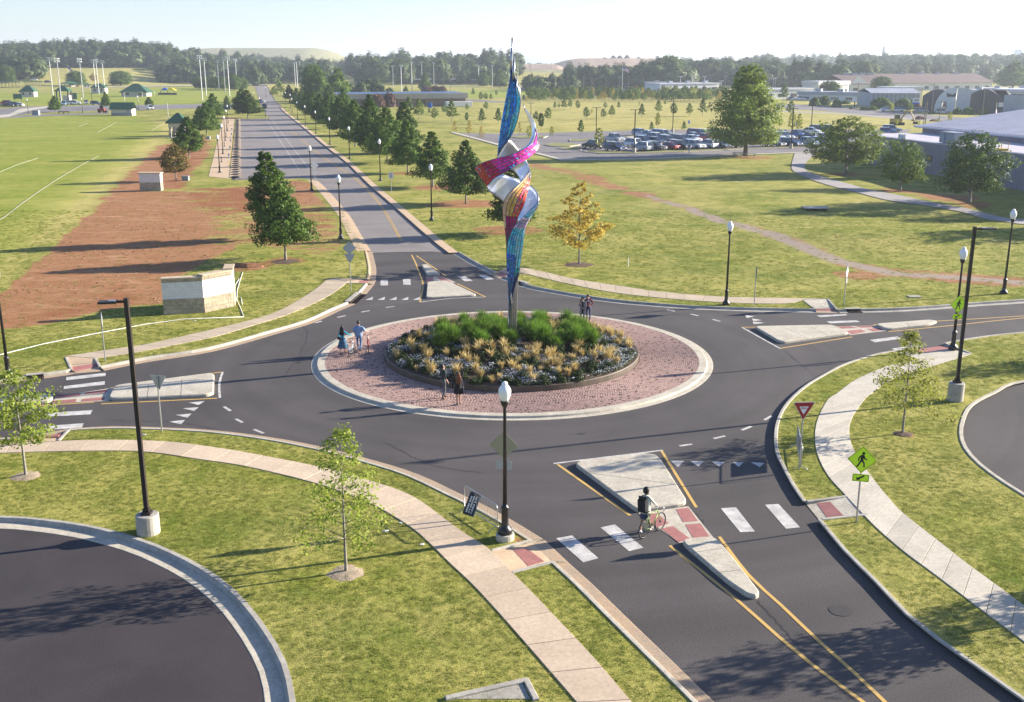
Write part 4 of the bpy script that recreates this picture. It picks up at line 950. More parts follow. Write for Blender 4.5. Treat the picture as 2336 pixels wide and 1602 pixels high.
ribbon('blue_ribbon', [((1164.5,150),(1169.5,150),-.05,-.05),((1163,180),(1173,170),-.1,-.2),((1156,215),(1182,200),-.1,-.4),((1149,250),(1187,225),-.1,-.6),((1143,285),(1184,255),-.05,-.7),((1139,315),(1174,292),0,-.6),((1136,340),(1158,322),.05,-.3),((1135,357),(1142,343),.1,0)], c_blue,
       trim=[(.0,1),(.06,1),(.16,1),(.19,1),(.25,1)])
ribbon('steel_ribbon', [((1143,342),(1135,357),.0,.1),((1160,320),(1137,370),.25,.5),((1182,343),(1148,384),.7,1.0),((1200,368),(1170,389),.9,1.1),((1207,385),(1183,402),.7,.9),((1209,396),(1188,416),.35,.6),((1209,405),(1196,425),.1,.3)], None, tiles=False)
ribbon('orange_ribbon', [((1208,391),(1209.5,396),.1,.1),((1199,404),(1208.5,412),-.3,.05),((1185,419),(1207,425),-.7,-.1),((1170,433),(1203,440),-1.0,-.35),((1155,450),(1199,458),-1.0,-.6),((1147,469),(1192,475),-.75,-.75),((1147,490),(1183,492),-.5,-.75),((1150,512),(1176,512),-.3,-.6),((1153,535),(1166,532),-.15,-.4),((1156,570),(1159,562),-.05,-.2),((1156.5,598),(1158.5,600),0,-.1)], c_org,
       trim=[(0,1),(0,.97),(0,.9),(0,.8),(0,.72)])
ribbon('steel_ribbon', [((1196,250),(1200,249),.35,.35),((1203,265),(1209,262.6),.35,.3),((1209,282.7),(1217,276),.35,.25),((1213,296.5),(1220.6,289),.3,.15),((1213,308),(1221,299),.2,.0),((1208,324),(1219,311.6),-.1,-.15),((1195.5,336.6),(1212,326),-.45,-.4),((1180,345),(1198,338),-.8,-.75)], None, tiles=False)
ribbon('magenta_ribbon', [((1221,293),(1223,297),0,.1),((1222.5,308),(1228,320),-.05,.25),((1217,326),(1228.7,337),-.3,.2),((1202,336.6),(1218,350),-.75,-.2),((1183,346.7),(1202,363),-1.1,-.7),((1161.6,355.5),(1179,376),-1.3,-1.1),((1133,362),(1156,391),-1.2,-1.25),((1101,372),(1128,406),-.7,-.9),((1083,384),(1112,424),-.05,-.2)], c_mag)
ribbon('steel_ribbon', [((1086,387),(1112,424),.05,-.05),((1118,410),(1117,436),.3,.2),((1143,399),(1130,446),.8,.6),((1165,404),(1148,459),1.1,.8),((1190,412),(1160,478),1.15,.9),((1212,425),(1170,492),.8,.8),((1224,438),(1176,500),.4,.5),((1228,450),(1180,504),.1,.2),((1228,461),(1185,504),-.05,-.05)], None, tiles=False)
ribbon('cyan_ribbon', [((1228,461),(1228.8,464),0,.05),((1216.7,476.6),(1222,479),-.3,-.05),((1203,488),(1213,492),-.55,-.2),((1188,502),(1206,504),-.7,-.35),((1175,516),(1200,516),-.75,-.4),((1167,530),(1196,533),-.7,-.45),((1160,549),(1193,556),-.55,-.5),((1157,570),(1190,578),-.4,-.5),((1156,600),(1186,604),-.35,-.45),((1157,622),(1183,628),-.35,-.4),((1159.5,660),(1172,664),-.33,-.35),((1161,707),(1164,707),-.32,-.33)], c_cyn, bands=6,
       trim=[(0,1),(0,.97),(0,.88),(0,.82),(0,.7),(0,.66)])
tp = MB()
tp.tube([at_depth(1168.5,86,C0.y)-C0, at_depth(1168.6,118,C0.y)-C0, at_depth(1168,150,C0.y-.05)-C0, at_depth(1170,190,C0.y-.1)-C0], [.045,.05,.04,.03], 8); tp.build('spire_pipe', PIPE, SC, smooth=True)
for px, py, py2, d in ((1173.5,130,196,-.15),(1179.5,177,225,-.35),(1183,190,225,-.42),(1186,196,232,-.5),(1166.5,110,160,-.02),(1171,137,190,-.12)):
    mb = MB(); mb.tube([at_depth(px, py, C0.y+d)-C0, at_depth(px-.5, (py+py2)/2, C0.y+d-.03)-C0, at_depth(px-.5, py2, C0.y+d-.05)-C0], [.03,.045,.04], 6); mb.build('spire_pipe', PIPE, SC, smooth=True)
mb = MB(); mb.tube([at_depth(1193.6,237.5,C0.y+.38)-C0, at_depth(1198,252,C0.y+.35)-C0], .03, 6); mb.build('spire_pipe', PIPE, SC, smooth=True)
# nine pipes rising from the footing
for k in range(9):
    t = k/8; fx_ = -.24+.48*t; fy_ = -.14+.28*((k*5)%9)/8
    topx = 1161.5+ (1181-1161.5)*t; topy = [706,694,690,668,655,640,630,622,640][k]; q = at_depth(topx, topy, C0.y-.25+.1*math.sin(k*2))-C0
    mid = Vector((fx_*.95+.02, fy_, 3.0))
    mb = MB(); mb.tube([(fx_, fy_, .85), (fx_*.98+.01, fy_, 2.0), mid.lerp(q, .35), mid.lerp(q, .7), q, q+Vector((-.05, .0, .9))], .042, 8); mb.build('pipe', PIPE, SC, smooth=True)
mb = MB(); mb.lathe([(.62,.6),(.62,.93),(.58,.95)], 20); mb.build('footing', CONC_GREY, SC)
# ---------------------------------------------------------------- street lamps (acorn globe)
def make_lamp(label, loc, H, footing=.0, group='acorn street lamps'):
    t = thing('street_lamp', label, 'street lamp', loc, 0, group)
    b = footing
    if footing:
        MB().lathe([(.34,-.2),(.34,footing-.02),(.31,footing)], 20).build('footing', CONC, t, smooth=False)
    MB().lathe([(.26,b),(.27,b+.10),(.25,b+.20),(.17,b+.26),(.15,b+.34),(.13,b+.40),(.125,b+.95),(.15,b+.98),(.15,b+1.04),(.10,b+1.08),(.085,b+1.15)], 14).build('base', BLACK, t, smooth=True)
    MB().lathe([(.085,b+1.1),(.055,H-1.05),(.05,H-1.0)], 10).build('pole', BLACK, t, smooth=True)
    MB().lathe([(.05,H-1.05),(.10,H-.98),(.15,H-.86),(.16,H-.80),(.13,H-.78)], 14).build('collar', BLACK, t, smooth=True)
    MB().lathe([(.12,H-.79),(.15,H-.73),(.205,H-.58),(.225,H-.45),(.215,H-.35),(.15,H-.24),(.105,H-.21),(.11,H-.16),(.085,H-.10),(.02,H-.07)], 16).build('globe', GLOBE, t, smooth=True)
    MB().cyl((0,0,H-.01), (0,0,H+.14), .012, .004, 5).build('finial', BLACK, t)
    return t
g = G(1152,1231,.1); g.z = LAWN
lampA = make_lamp('nearest acorn street lamp standing in front of the planted bed on a pale concrete footing', g, 6.1, .24)
g = G(1656,699); lampB = make_lamp('acorn street lamp on the far pavement right of the sculpture', (g.x, g.y, LAWN), 6.1)
def lamp(px, py, label, H=None, base=lampB, z=None):
    g = G(px, py); return dup(base, label, (g.x, g.y, g.z+LAWN), rnd.uniform(0, 6), (H or 6.1)/6.1, 'acorn street lamps')
for px, py, top, lab in ((2173,801,565,'black acorn street lamp with lime pedestrian sign mounted on it, right side'),(2289,674,478,'black acorn street lamp on the grass at the far right edge'),
    (20,862,612,'black acorn street lamp cut by the left edge of the picture beside a storm drain'),(778,548,400,'first acorn street lamp left of the far avenue, above the back-turned sign pair'),
    (711,437,333,'second acorn street lamp left of the avenue at the corner of the empty car park'),(985,506,375,'nearest acorn street lamp right of the avenue, between two oaks'),
    (868,415,318,'acorn street lamp right of the avenue beside the small speed limit sign'),(798,364,289,'third acorn street lamp up the right side of the avenue'),(753,331,268,'fourth acorn street lamp up the right side of the avenue'),
    (721,306,253,'fifth acorn street lamp up the right side of the avenue'),(697,288,241,'sixth acorn street lamp up the right side of the avenue'),(679,273,232,'seventh acorn street lamp up the right side of the avenue'),
    (667,260,224,'eighth acorn street lamp up the right side of the avenue'),(663,250,215,'ninth acorn street lamp up the right side of the avenue'),(652,240,210,'tenth acorn street lamp up the right side of the avenue'),
    (501.7,396,308,'nearest acorn street lamp on the buff pavement left of the empty car park'),(509,353,283,'second acorn street lamp on the buff pavement left of the empty car park'),(514,323,265,'third acorn street lamp on the buff pavement left of the empty car park'),
    (518,300,251,'fourth acorn street lamp on the buff pavement left of the empty car park'),(520.6,283,240,'farthest acorn street lamp on the buff pavement left of the empty car park'),
    (606,268,230,'acorn street lamp at the far corner of the empty car park left of the avenue'),(593.6,258.7,222,'acorn street lamp left of the avenue beside the two approaching cars'),(579.5,238,212,'acorn street lamp left of the avenue behind the spreading oak'),
    (607,222.5,198,'acorn street lamp right of the avenue where it bends far away'),(585,207,188,'most distant acorn street lamp left of the avenue'),
    (65,261,226,'acorn street lamp beside the distant path at far left'),(189,259,224,'acorn street lamp at the back edge of the mown field near the two benches'),(316,252,219,'acorn street lamp behind the mown field right of the green roofed block')):
    H = HT(px, py, top); lamp(px, py, lab, min(7.5, max(4.6, H)))
# ---------------------------------------------------------------- tall shoebox lot lights
def lot_light(label, px, py, H, arm, footing=.75, r=.42):
    g = G(px, py); t = thing('lot_light', label, 'light pole', (g.x, g.y, LAWN))
    MB().lathe([(r,-.2),(r,footing-.03),(r-.03,footing)], 24).build('footing', CONC_GREY, t)
    MB().box((0,0,footing+.05), (.34,.34,.10)).box((0,0,footing+.16), (.22,.22,.14)).build('base_plate', BRONZE, t)
    mb = MB(); h0, h1 = .075, .07; z0, z1 = footing+.1, H
    mb.add([(-h0,-h0,z0),(h0,-h0,z0),(h0,h0,z0),(-h0,h0,z0),(-h1,-h1,z1),(h1,-h1,z1),(h1,h1,z1),(-h1,h1,z1)], [(3,2,1,0),(4,5,6,7),(0,1,5,4),(1,2,6,5),(2,3,7,6),(3,0,4,7)]); mb.build('pole', BRONZE, t)
    a = math.atan2(arm[1], arm[0]); L_ = math.hypot(*arm); c = Vector((math.cos(a), math.sin(a), 0))
    MB().box(c*.18+Vector((0,0,H-.12)), (.30,.07,.09), a).build('arm', BRONZE, t)
    mb = MB(); mb.box(c*(.3+L_/2)+Vector((0,0,H-.12)), (L_,.36,.07), a, m=0); mb.box(c*(.3+L_/2)+Vector((0,0,H-.165)), (L_*.8,.28,.02), a, m=1); mb.box(c*(.3+L_*.3)+Vector((0,0,H-.075)), (L_*.35,.2,.03), a, m=1); mb.build('lamp_head', [BRONZE, GALV], t)
    return t
lot_light('tall dark square lot light on a round concrete base in the left foreground lawn', 340, 1222, 8.9, (-.62,-.1))
lot_light('tall dark square lot light on a tall round concrete base at right', 2178, 918, 9.0, (.75,.08), .95, .4)
# ---------------------------------------------------------------- signs
def text_mesh(s, size, m, ext=.002):
    cu = bpy.data.curves.new('t', 'FONT'); cu.body = s; cu.size = size; cu.align_x = 'CENTER'; cu.align_y = 'CENTER'; cu.extrude = ext; cu.resolution_u = 2; cu.offset = size*.02
    o = bpy.data.objects.new('t', cu); COL.objects.link(o); dg = bpy.context.evaluated_depsgraph_get(); me = bpy.data.meshes.new_from_object(o.evaluated_get(dg)); bpy.data.objects.remove(o)
    me.materials.clear(); me.materials.append(m); me.transform(Matrix.Rotation(math.pi/2, 4, 'X')); me.name = 'lettering'; return me
def plate(parent, name, poly, m, y0, y1, zc=0, mback=None):
    """poly in x,z ; plate between y0 and y1"""
    n = len(poly); vs = [(x, y0, z+zc) for x, z in poly]+[(x, y1, z+zc) for x, z in poly]
    mb = MB(); mb.add(vs, [tuple(range(n))], 0); mb.add([], [], 0); mb.f.append(tuple(range(2*n-1, n-1, -1))); mb.m.append(1 if mback else 0)
    for i in range(n): mb.f.append((i, n+i, n+(i+1)%n, (i+1)%n)); mb.m.append(0)
    return mb.build(name, [m]+([mback] if mback else []), parent)
def rpoly(w_, h_, r=.04, k=3):
    P = []
    for cx_, cz_, a0 in ((w_/2-r, h_/2-r, 0), (-w_/2+r, h_/2-r, 90), (-w_/2+r, -h_/2+r, 180), (w_/2-r, -h_/2+r, 270)):
        for i in range(k+1): a = R(a0+90*i/k); P.append((cx_+r*math.cos(a), cz_+r*math.sin(a)))
    return P
def diamond(s, r=.05):
    q = rpoly(s, s, r); c, s_ = math.cos(math.pi/4), math.sin(math.pi/4); return [(x*c-z*s_, x*s_+z*c) for x, z in q]
def fig(parent, zc, s, y):
    """walking figure of the crossing sign, flat black cut-outs"""
    ell = [(.045*s+.075*s*math.cos(a*math.pi/8), .36*s+.075*s*math.sin(a*math.pi/8)) for a in range(16)]
    plate(parent, 'figure_head', ell, SIGNBLK, y-.003, y, zc)
    body = [(-.06,.27),(.04,.285),(.10,.24),(.13,.12),(.24,.05),(.22,.0),(.08,.07),(.05,.10),(.055,-.02),(.13,-.16),(.15,-.38),(.08,-.385),(.06,-.18),(-.02,-.08),(-.10,-.22),(-.20,-.40),(-.27,-.37),(-.17,-.18),(-.09,-.02),(-.08,.14),(-.13,.08),(-.15,-.07),(-.20,-.07),(-.19,.12)]
    plate(parent, 'figure_body', [(x*s, z*s) for x, z in body], SIGNBLK, y-.003, y, zc)
def post(t, H, r=.035, m=GALV): return MB().cyl((0,0,-.1), (0,0,H), r, r, 8).build('post', m, t)
def ped_sign(label, px, py, z1, z2, yaw, s=.76, with_post=True, y=-.07, px_off=0):
    g = G(px, py); t = thing('pedestrian_crossing_sign', label, 'sign', (g.x, g.y, LAWN), yaw)
    if with_post: post(t, z1+.3)
    plate(t, 'sign_plate', diamond(s, .04), LIME, y-.004, y, z1, GREYM)
    q = diamond(s*.95, .04); q2 = diamond(s*.915, .035); mb = MB(); n = len(q)
    mb.add([(x, y-.007, z+z1) for x, z in q]+[(x, y-.007, z+z1) for x, z in q2], [(i, (i+1)%n, n+(i+1)%n, n+i) for i in range(n)]); mb.build('border', SIGNBLK, t)
    fig(t, z1-.01, s*.98, y-.007)
    plate(t, 'arrow_plate', rpoly(.60*s/.76, .30*s/.76, .03), LIME, y-.004, y, z2, GREYM)
    q = rpoly(.565*s/.76, .265*s/.76, .03); q2 = rpoly(.535*s/.76, .235*s/.76, .03); mb = MB(); n = len(q)
    mb.add([(x, y-.007, z+z2) for x, z in q]+[(x, y-.007, z+z2) for x, z in q2], [(i, (i+1)%n, n+(i+1)%n, n+i) for i in range(n)]); mb.build('border', SIGNBLK, t)
    ar = [(-.15,-.09),(-.15,.035),(-.105,-.005),(.10,.115),(.14,.065),(-.055,-.055),(-.01,-.09)]
    plate(t, 'arrow', [(x*s/.76, z*s/.76) for x, z in ar], SIGNBLK, y-.009, y-.006, z2)
    return t
ped_sign('lime green pedestrian crossing sign with arrow plate beside the near right crossing', 1953, 1198, 2.55, 1.83, R(-14))
ped_sign('lime green pedestrian crossing sign with arrow plate mounted on the right acorn lamp', 2172.5, 803, 2.85, 2.12, R(8), .78, False, -.12)
def yield_sign(label, px, py, H, yaw, front=True, s=.95):
    g = G(px, py); t = thing('yield_sign', label, 'sign', (g.x, g.y, LAWN), yaw); post(t, H-.05)
    def tri(w_, r):
        h_ = w_*.866; C = [(0, -h_), (w_/2, 0), (-w_/2, 0)]; P = []
        for i in range(3):
            p = Vector(C[i]); a = (Vector(C[i-1])-p).normalized(); b = (Vector(C[(i+1)%3])-p).normalized()
            for u in (a*r, (a+b)*r*.35, b*r): q = p+u; P.append((q.x, q.y+h_/2))
        return P
    c = H-s*.43
    plate(t, 'sign_plate', tri(s, .05), SIGNWHT, -.055, -.05, c, GREYM)
    plate(t, 'red_border', tri(s*.93, .04), SIGNRED, -.060, -.056, c)
    plate(t, 'white_centre', [(x, z+.035) for x, z in tri(s*.43, .03)], SIGNWHT, -.065, -.061, c)
    o = obj('lettering', text_mesh('YIELD', .115, SIGNRED), t); o.location = (0, -.067, c+.13)
    return t
yield_sign('red and white yield sign facing the camera beside the near right approach', 1822, 1005+72, 3.05, R(3))
yield_sign('back of a triangular yield sign on a grey post beside the left approach', 370, 990, 2.75, R(180-18), s=.9)
def backsign(label, px, py, parts, yaw, H):
    g = G(px, py); t = thing('road_sign', label, 'sign', (g.x, g.y, LAWN), yaw); post(t, H)
    for nm, poly, m, z in parts: plate(t, nm, poly, m, -.045, -.04, z, GREYM if m is SIGNWHT else m)
    return t
g = G(1158, 1210); backsign('tan backed diamond sign with small plate standing behind the nearest lamp', 1150, 1190, [('sign_plate', diamond(.78), TANSIGN, 3.0), ('small_plate', rpoly(.62,.36,.05), GREYM, 2.2)], R(-12), 3.3)
tri_dn = [(-.42,.36),(0,-.36),(.42,.36)]
backsign('grey backed diamond and yield sign pair on one post by the left pavement ramp', 801, 669, [('sign_plate', diamond(.72), GREYM, 3.35), ('triangle_plate', tri_dn[::-1], GREYM, 2.55)], R(5), 3.75)
backsign('bare grey post sign seen edge-on by the left pavement, in front of the stone wall', 241, 829, [('sign_plate', diamond(.76), GREYM, 2.45)], R(109), 2.85)
backsign('thin sign post seen edge-on on the far pavement right of the lamp', 1720, 704, [('sign_plate', diamond(.76), GREYM, 2.55)], R(79), 2.9)
backsign('pale diamond sign on a leaning post beyond the far right pavement ramp', 1925, 700, [('sign_plate', diamond(.72), GREYM, 2.4), ('small_plate', rpoly(.5,.35,.05), GREYM, 1.75)], R(63), 2.9)
backsign('grey backed diamond sign behind the lamp at the car park corner', 719, 418, [('sign_plate', diamond(.9), GREYM, 2.4), ('small_plate', rpoly(.6,.4,.05), GREYM, 1.5)], R(25), 2.8)
t = backsign('white speed limit 25 sign on a thin post beside the avenue oaks', 893, 443, [('sign_plate', rpoly(.62,.78,.04), SIGNWHT, 2.35)], R(6), 2.75)
for s_, sz, z in (('SPEED', .14, 2.62), ('LIMIT', .14, 2.47), ('25', .42, 2.18)): o = obj('lettering', text_mesh(s_, sz, SIGNBLK), t); o.location = (0, -.05, z)
MB().cyl((0,0,0), (0,0,.9), .03, .03, 6).build('marker_post', SIGNWHT, None, label='short white marker post alone on the lawn right of the yellow oak', cat='post', loc=tuple(G(1433,612)))
# ---------------------------------------------------------------- crowd barriers
def barrier(label, A, B, banner=None, feet=.33):
    A = Vector((A.x, A.y, LAWN)); B = Vector((B.x, B.y, LAWN)); d = B-A; Ln = d.length; yaw = math.atan2(d.y, d.x)
    t = thing('crowd_barrier', label, 'barrier', A, yaw)
    h = 1.08; z0 = .2; r = .12
    fr = [(0,0,z0),(0,0,h-r),(r*.3,0,h-r*.3),(r,0,h),(Ln-r,0,h),(Ln-r*.3,0,h-r*.3),(Ln,0,h-r),(Ln,0,z0)]
    MB().tube(fr, .02, 6, closed=True).build('frame', GALV, t, smooth=True)
    n = int(Ln/.11)
    for k in range(1, n): MB().cyl((Ln*k/n,0,z0), (Ln*k/n,0,h), .0075, .0075, 5).build('bar', GALV, t)
    for x in (.12, Ln-.12): MB().tube([(x,-feet,.0),(x,-feet*.8,.10),(x,-feet*.3,.17),(x,0,.19),(x,feet*.3,.17),(x,feet*.8,.10),(x,feet,.0)], .016, 6).build('foot', GALV, t, smooth=True)
    return t, Ln
bt, bl = barrier('steel crowd barrier with a dark banner tilted against it, beside the nearest lamp', G(1060,1172), G(1135,1222))
BANN = mat('dark_navy_banner', (.02,.03,.05), .6); BANB = mat('banner_blue_edge', (.03,.12,.35), .5)
mb = MB(); Mx = Matrix.Rotation(R(64), 3, 'Z')@Matrix.Rotation(R(-12), 3, 'X')@Matrix.Rotation(R(-68), 3, 'Y')
bn = thing('fallen_banner', 'dark banner panel with white lettering leaning on the near steel barrier', 'banner', bt.matrix_basis@Vector((.75,-.12,.58)), bt.rotation_euler.z, None, .82)
mb.box((0,0,0), (1.1,.03,.52), M=Mx, m=0); mb.box(Mx@Vector((0,0,-.26)), (1.1,.034,.03), M=Mx, m=1); mb.build('panel', [BANN, BANB], bn)
lt = MB(); rb = random.Random(5)
for k in range(3):
    x = -.42
    while x < .36:
        w_ = rb.uniform(.03,.07); lt.box(Mx@Vector((x+w_/2,-.018,.13-.12*k)), (w_,.004,.07), M=Mx); x += w_+.015+(.05 if rb.random() < .2 else 0)
lt.build('lettering', SIGNWHT, bn)
bt2, bl = barrier('steel crowd barrier seen nearly edge-on beside the red and white yield sign', G(1826,1082), G(1816,1028))
mb = MB(); mb.box((bl*.5,-.03,.66), (bl*.55,.01,.55)); mb.build('mesh_banner', mat('blue_grey_banner', (.10,.13,.18), .6), bt2)
# ---------------------------------------------------------------- stone sign wall
STB = mat('split_face_block', (.36,.31,.22), .95, var=.25, scale=6, bump=1.0, bscale=14, objvar=.14)
STW = mat('white_brick', (.68,.66,.62), .8, var=.05, scale=5, bump=.2, objvar=.05); STC = mat('sandstone_cap', (.46,.37,.25), .9, var=.15, scale=4, objvar=.06)
MORT = mat('mortar', (.30,.27,.21), .95)
def wall_face(t, A, B, th, H):
    """one leg of the wall between ground points, built of courses of separate blocks"""
    d = (B-A); Ln = d.length; e = d.normalized(); nn = Vector((e.y, -e.x, 0)); a = math.atan2(e.y, e.x); back = -nn*th/2
    def course(name, z0, z1, bl, m, proud, off=0.0, g=.012, core=True):
        x = -off*bl
        while x < Ln-.02:
            x0 = max(0, x)+g/2; x1 = min(Ln, x+bl)-g/2; x += bl
            if x1-x0 < .05: continue
            c = A+e*((x0+x1)/2)+back; p = proud+rnd.uniform(-.006, .006)
            MB().box((c.x, c.y, (z0+z1)/2), (x1-x0, th+2*p, z1-z0-g), a).build(name, m, t)
    c = A+e*Ln/2+back; MB().box((c.x, c.y, H/2-.02), (Ln-.02, th-.03, H-.06), a).build('core', MORT, t)
    course('base_block', -.05, .33, .6, STB, .06); course('base_block', .33, .60, .45, STB, .035, .5); course('base_block', .60, .90, .45, STB, .035)
    course('band_block', .90, 1.05, .75, STB, .06)
    k = 0; z = 1.05
    while z < H-.42: course('white_brick', z, min(z+.2, H-.33), .42, STW, .0, .5*(k%2), .006); z += .2; k += 1
    course('frieze_block', H-.30, H-.10, .5, STB, .035)
    course('cap_stone', H-.10, H, .62, STC, .10, 0, .006)
P1 = G(374,722); P2 = G(467,717); P3 = G(534,703)
for p in (P1, P2, P3): p.z = 0
Hw = 2.55
t = thing('stone_sign_wall', 'angled stone entrance wall with white brick panels and rough block base on the left lawn', 'wall', (0,0,LAWN))
wall_face(t, P1, P2, .5, Hw); wall_face(t, P2, P3, .5, Hw+.12)
e = (P3-P2).normalized(); P4 = P3+Vector((-e.y, e.x, 0))*.0+Vector((-.55, 2.0, 0)); wall_face(t, P3+Vector((0,.02,0)), P3+Vector((-.35,1.9,0)), .5, Hw+.20)
PVC = mat('white_pvc_pipe', (.75,.75,.72), .4)
def pipe(label, px, r=.026, sag=.0):
    pts = []
    for q in px:
        g = G(*q[:2]); pts.append((g.x, g.y, g.z+LAWN+r+(q[2] if len(q) > 2 else 0)))
    o = MB().tube(pts, r, 6).build('pvc_pipe', PVC, None, smooth=True); return tag(o, label, 'pipe')
pipe('long straight white plastic pipe lying across the left lawn to the frame edge', [(-120,842),(0,815),(100,790),(235,763),(330,745),(420,733),(556,728)])
pipe('bent white plastic pipe rising behind the stone wall end', [(556,727),(548,705),(541,690),(541,668),(549,640),(554,625)])
pipe('short white plastic pipe leaning by the right end of the stone wall', [(532,662),(546,640)]); pipe('small white plastic pipe stub on the grass right of the stone wall', [(550,683),(553,700)]); 
o = MB().tube([(0,0,0),(0.02,0,.8)], .05, 6).build('pvc_pipe', PVC); g = G(455,648); o.location = (g.x, g.y, 0); tag(o, 'upright white plastic pipe stub sticking up behind the stone wall', 'pipe')
mound = MB(); mound.ball((0,0,0), 1, 14, 7, sc3=(1.7,.8,.45), jit=.12); g = G(560,612); o = mound.build('soil_heap', mat('red_soil', (.22,.10,.05), .95, var=.4, scale=3, bump=1.0, bscale=6)); o.location = g; tag(o, 'small heap of dug red soil behind the stone wall', 'soil heap')
# kiosk block
def kiosk(label, px0, px1, H, d=1.2):
    A = G(*px0); B = G(*px1); A.z = B.z = 0; t = thing('block_pillar', label, 'pillar', (0,0,LAWN)); e = (B-A).normalized(); a = math.atan2(e.y, e.x); n = Vector((-e.y, e.x, 0)); c = (A+B)/2+n*d/2; Ln = (B-A).length
    k = 0; z = -.05
    while z < H-.15:
        z1 = min(z+.2, H-.12); m = STB if z < H*.42 else STW; x = -Ln/2
        nb = max(2, int(Ln/.6)); 
        for i in range(nb):
            w0 = Ln/nb; cc = c+e*(-Ln/2+w0*(i+.5)); MB().box((cc.x, cc.y, (z+z1)/2), (w0-.012, d+(.08 if m is STB else 0), z1-z-.01), a).build('block', m, t)
        z = z1
    MB().box((c.x, c.y, H-.06), (Ln+.25, d+.25, .12), a).build('cap_stone', STC, t); return t
kiosk('square block pillar with pale top half on the red soil left of the yellowing oak', (320,438), (368,438), 2.45, 1.0)
UT = mat('grey_utility_box', (.22,.25,.26), .6)
def box_thing(name, label, cat, px, dims, m=UT, rz=0, extra=None):
    g = G(*px); t = thing(name, label, cat, (g.x, g.y, g.z+LAWN), rz); MB().box((0,0,dims[2]/2), dims).build('cabinet', m, t); MB().box((0,0,dims[2]+.04), (dims[0]+.08, dims[1]+.08, .08)).build('lid', m if extra is None else extra, t); return t
box_thing('utility_box', 'low grey utility box on red soil right of the block pillar', 'utility box', (424,414), (.95,.7,.6))
box_thing('utility_box', 'low grey utility box between the oak and the buff pavement', 'utility box', (475,319), (.9,.7,.55))
box_thing('utility_box', 'wide dark utility cabinet behind the row of pavement lamps', 'utility box', (516,251), (3.4,1.4,1.5), mat('dark_cabinet', (.06,.07,.09), .6))
box_thing('utility_box', 'dark grey cabinet at the back edge of the mown field at far left', 'utility box', (83,264), (2.0,1.4,1.5))
# evenly spaced dark strips on a tan base along the empty car park
STRIPM = mat('dark_strip', (.03,.03,.03), .8); rt = thing('dark_strip_row', 'long row of dark strips between the buff pavement and empty car park', 'kerb strips', (0,0,0))
a0 = G(530,406); a1 = G(540,273); b0_ = G(546,406); b1_ = G(544.5,273); 
for k in range(46):
    t_ = k/46; A = a0.lerp(a1, t_); B = b0_.lerp(b1_, t_); c = (A+B)/2; Ln = (B-A).length
    MB().box((c.x, c.y, LAWN+.07), (Ln, (a1.y-a0.y)/46*.5, .14), math.atan2(B.y-A.y, B.x-A.x)).build('strip', STRIPM, rt)
MB().prism([flat(a0+Vector((-.3,-.5,0))), flat(b0_+Vector((.3,-.5,0))), flat(b1_+Vector((.3,.5,0))), flat(a1+Vector((-.3,.5,0)))], .02, LAWN+.035).build('kerb', CONC_TAN, rt)
for i, (px, py, top) in enumerate(((505.6,371.8,358),(512,336,325),(516,313.6,304),(519,301,294))):
    g = G(px, py); H = 1.0; o = MB().lathe([(.2,0),(.2,.08),(.08,.15),(.07,.75),(.11,.8),(.09,.92),(.02,1.0)], 10).build('bollard', BLACK, None, smooth=True); o.location = (g.x, g.y, LAWN+.03)
    tag(o, ['nearest', 'second', 'third', 'farthest'][i]+' short black bollard on the buff pavement by the empty car park', 'bollard', 'bollards on the buff pavement')
BLU = mat('parking_sign_blue', (.03,.08,.35), .5); YEL = mat('bollard_yellow', (.6,.4,.03), .5)
for i, (px, py) in enumerate(((524,382.6),(526.5,363),(527.6,345.4),(529.6,329),(530.5,316))):
    g = G(px, py); t = thing('parking_sign', ['nearest', 'second', 'third', 'fourth', 'farthest'][i]+' slim parking sign post beside the dark strips', 'sign', (g.x, g.y, LAWN+.03), R(-10), 'parking sign posts on the buff pavement')
    MB().cyl((0,0,0), (0,0,1.0), .06, .06, 8).build('sleeve', YEL, t); MB().cyl((0,0,.9), (0,0,2.2), .03, .03, 6).build('post', GALV, t); plate(t, 'sign_plate', rpoly(.32,.46,.03), SIGNWHT, -.045, -.04, 1.95, GREYM); plate(t, 'blue_panel', rpoly(.2,.2,.02), BLU, -.05, -.046, 1.98)
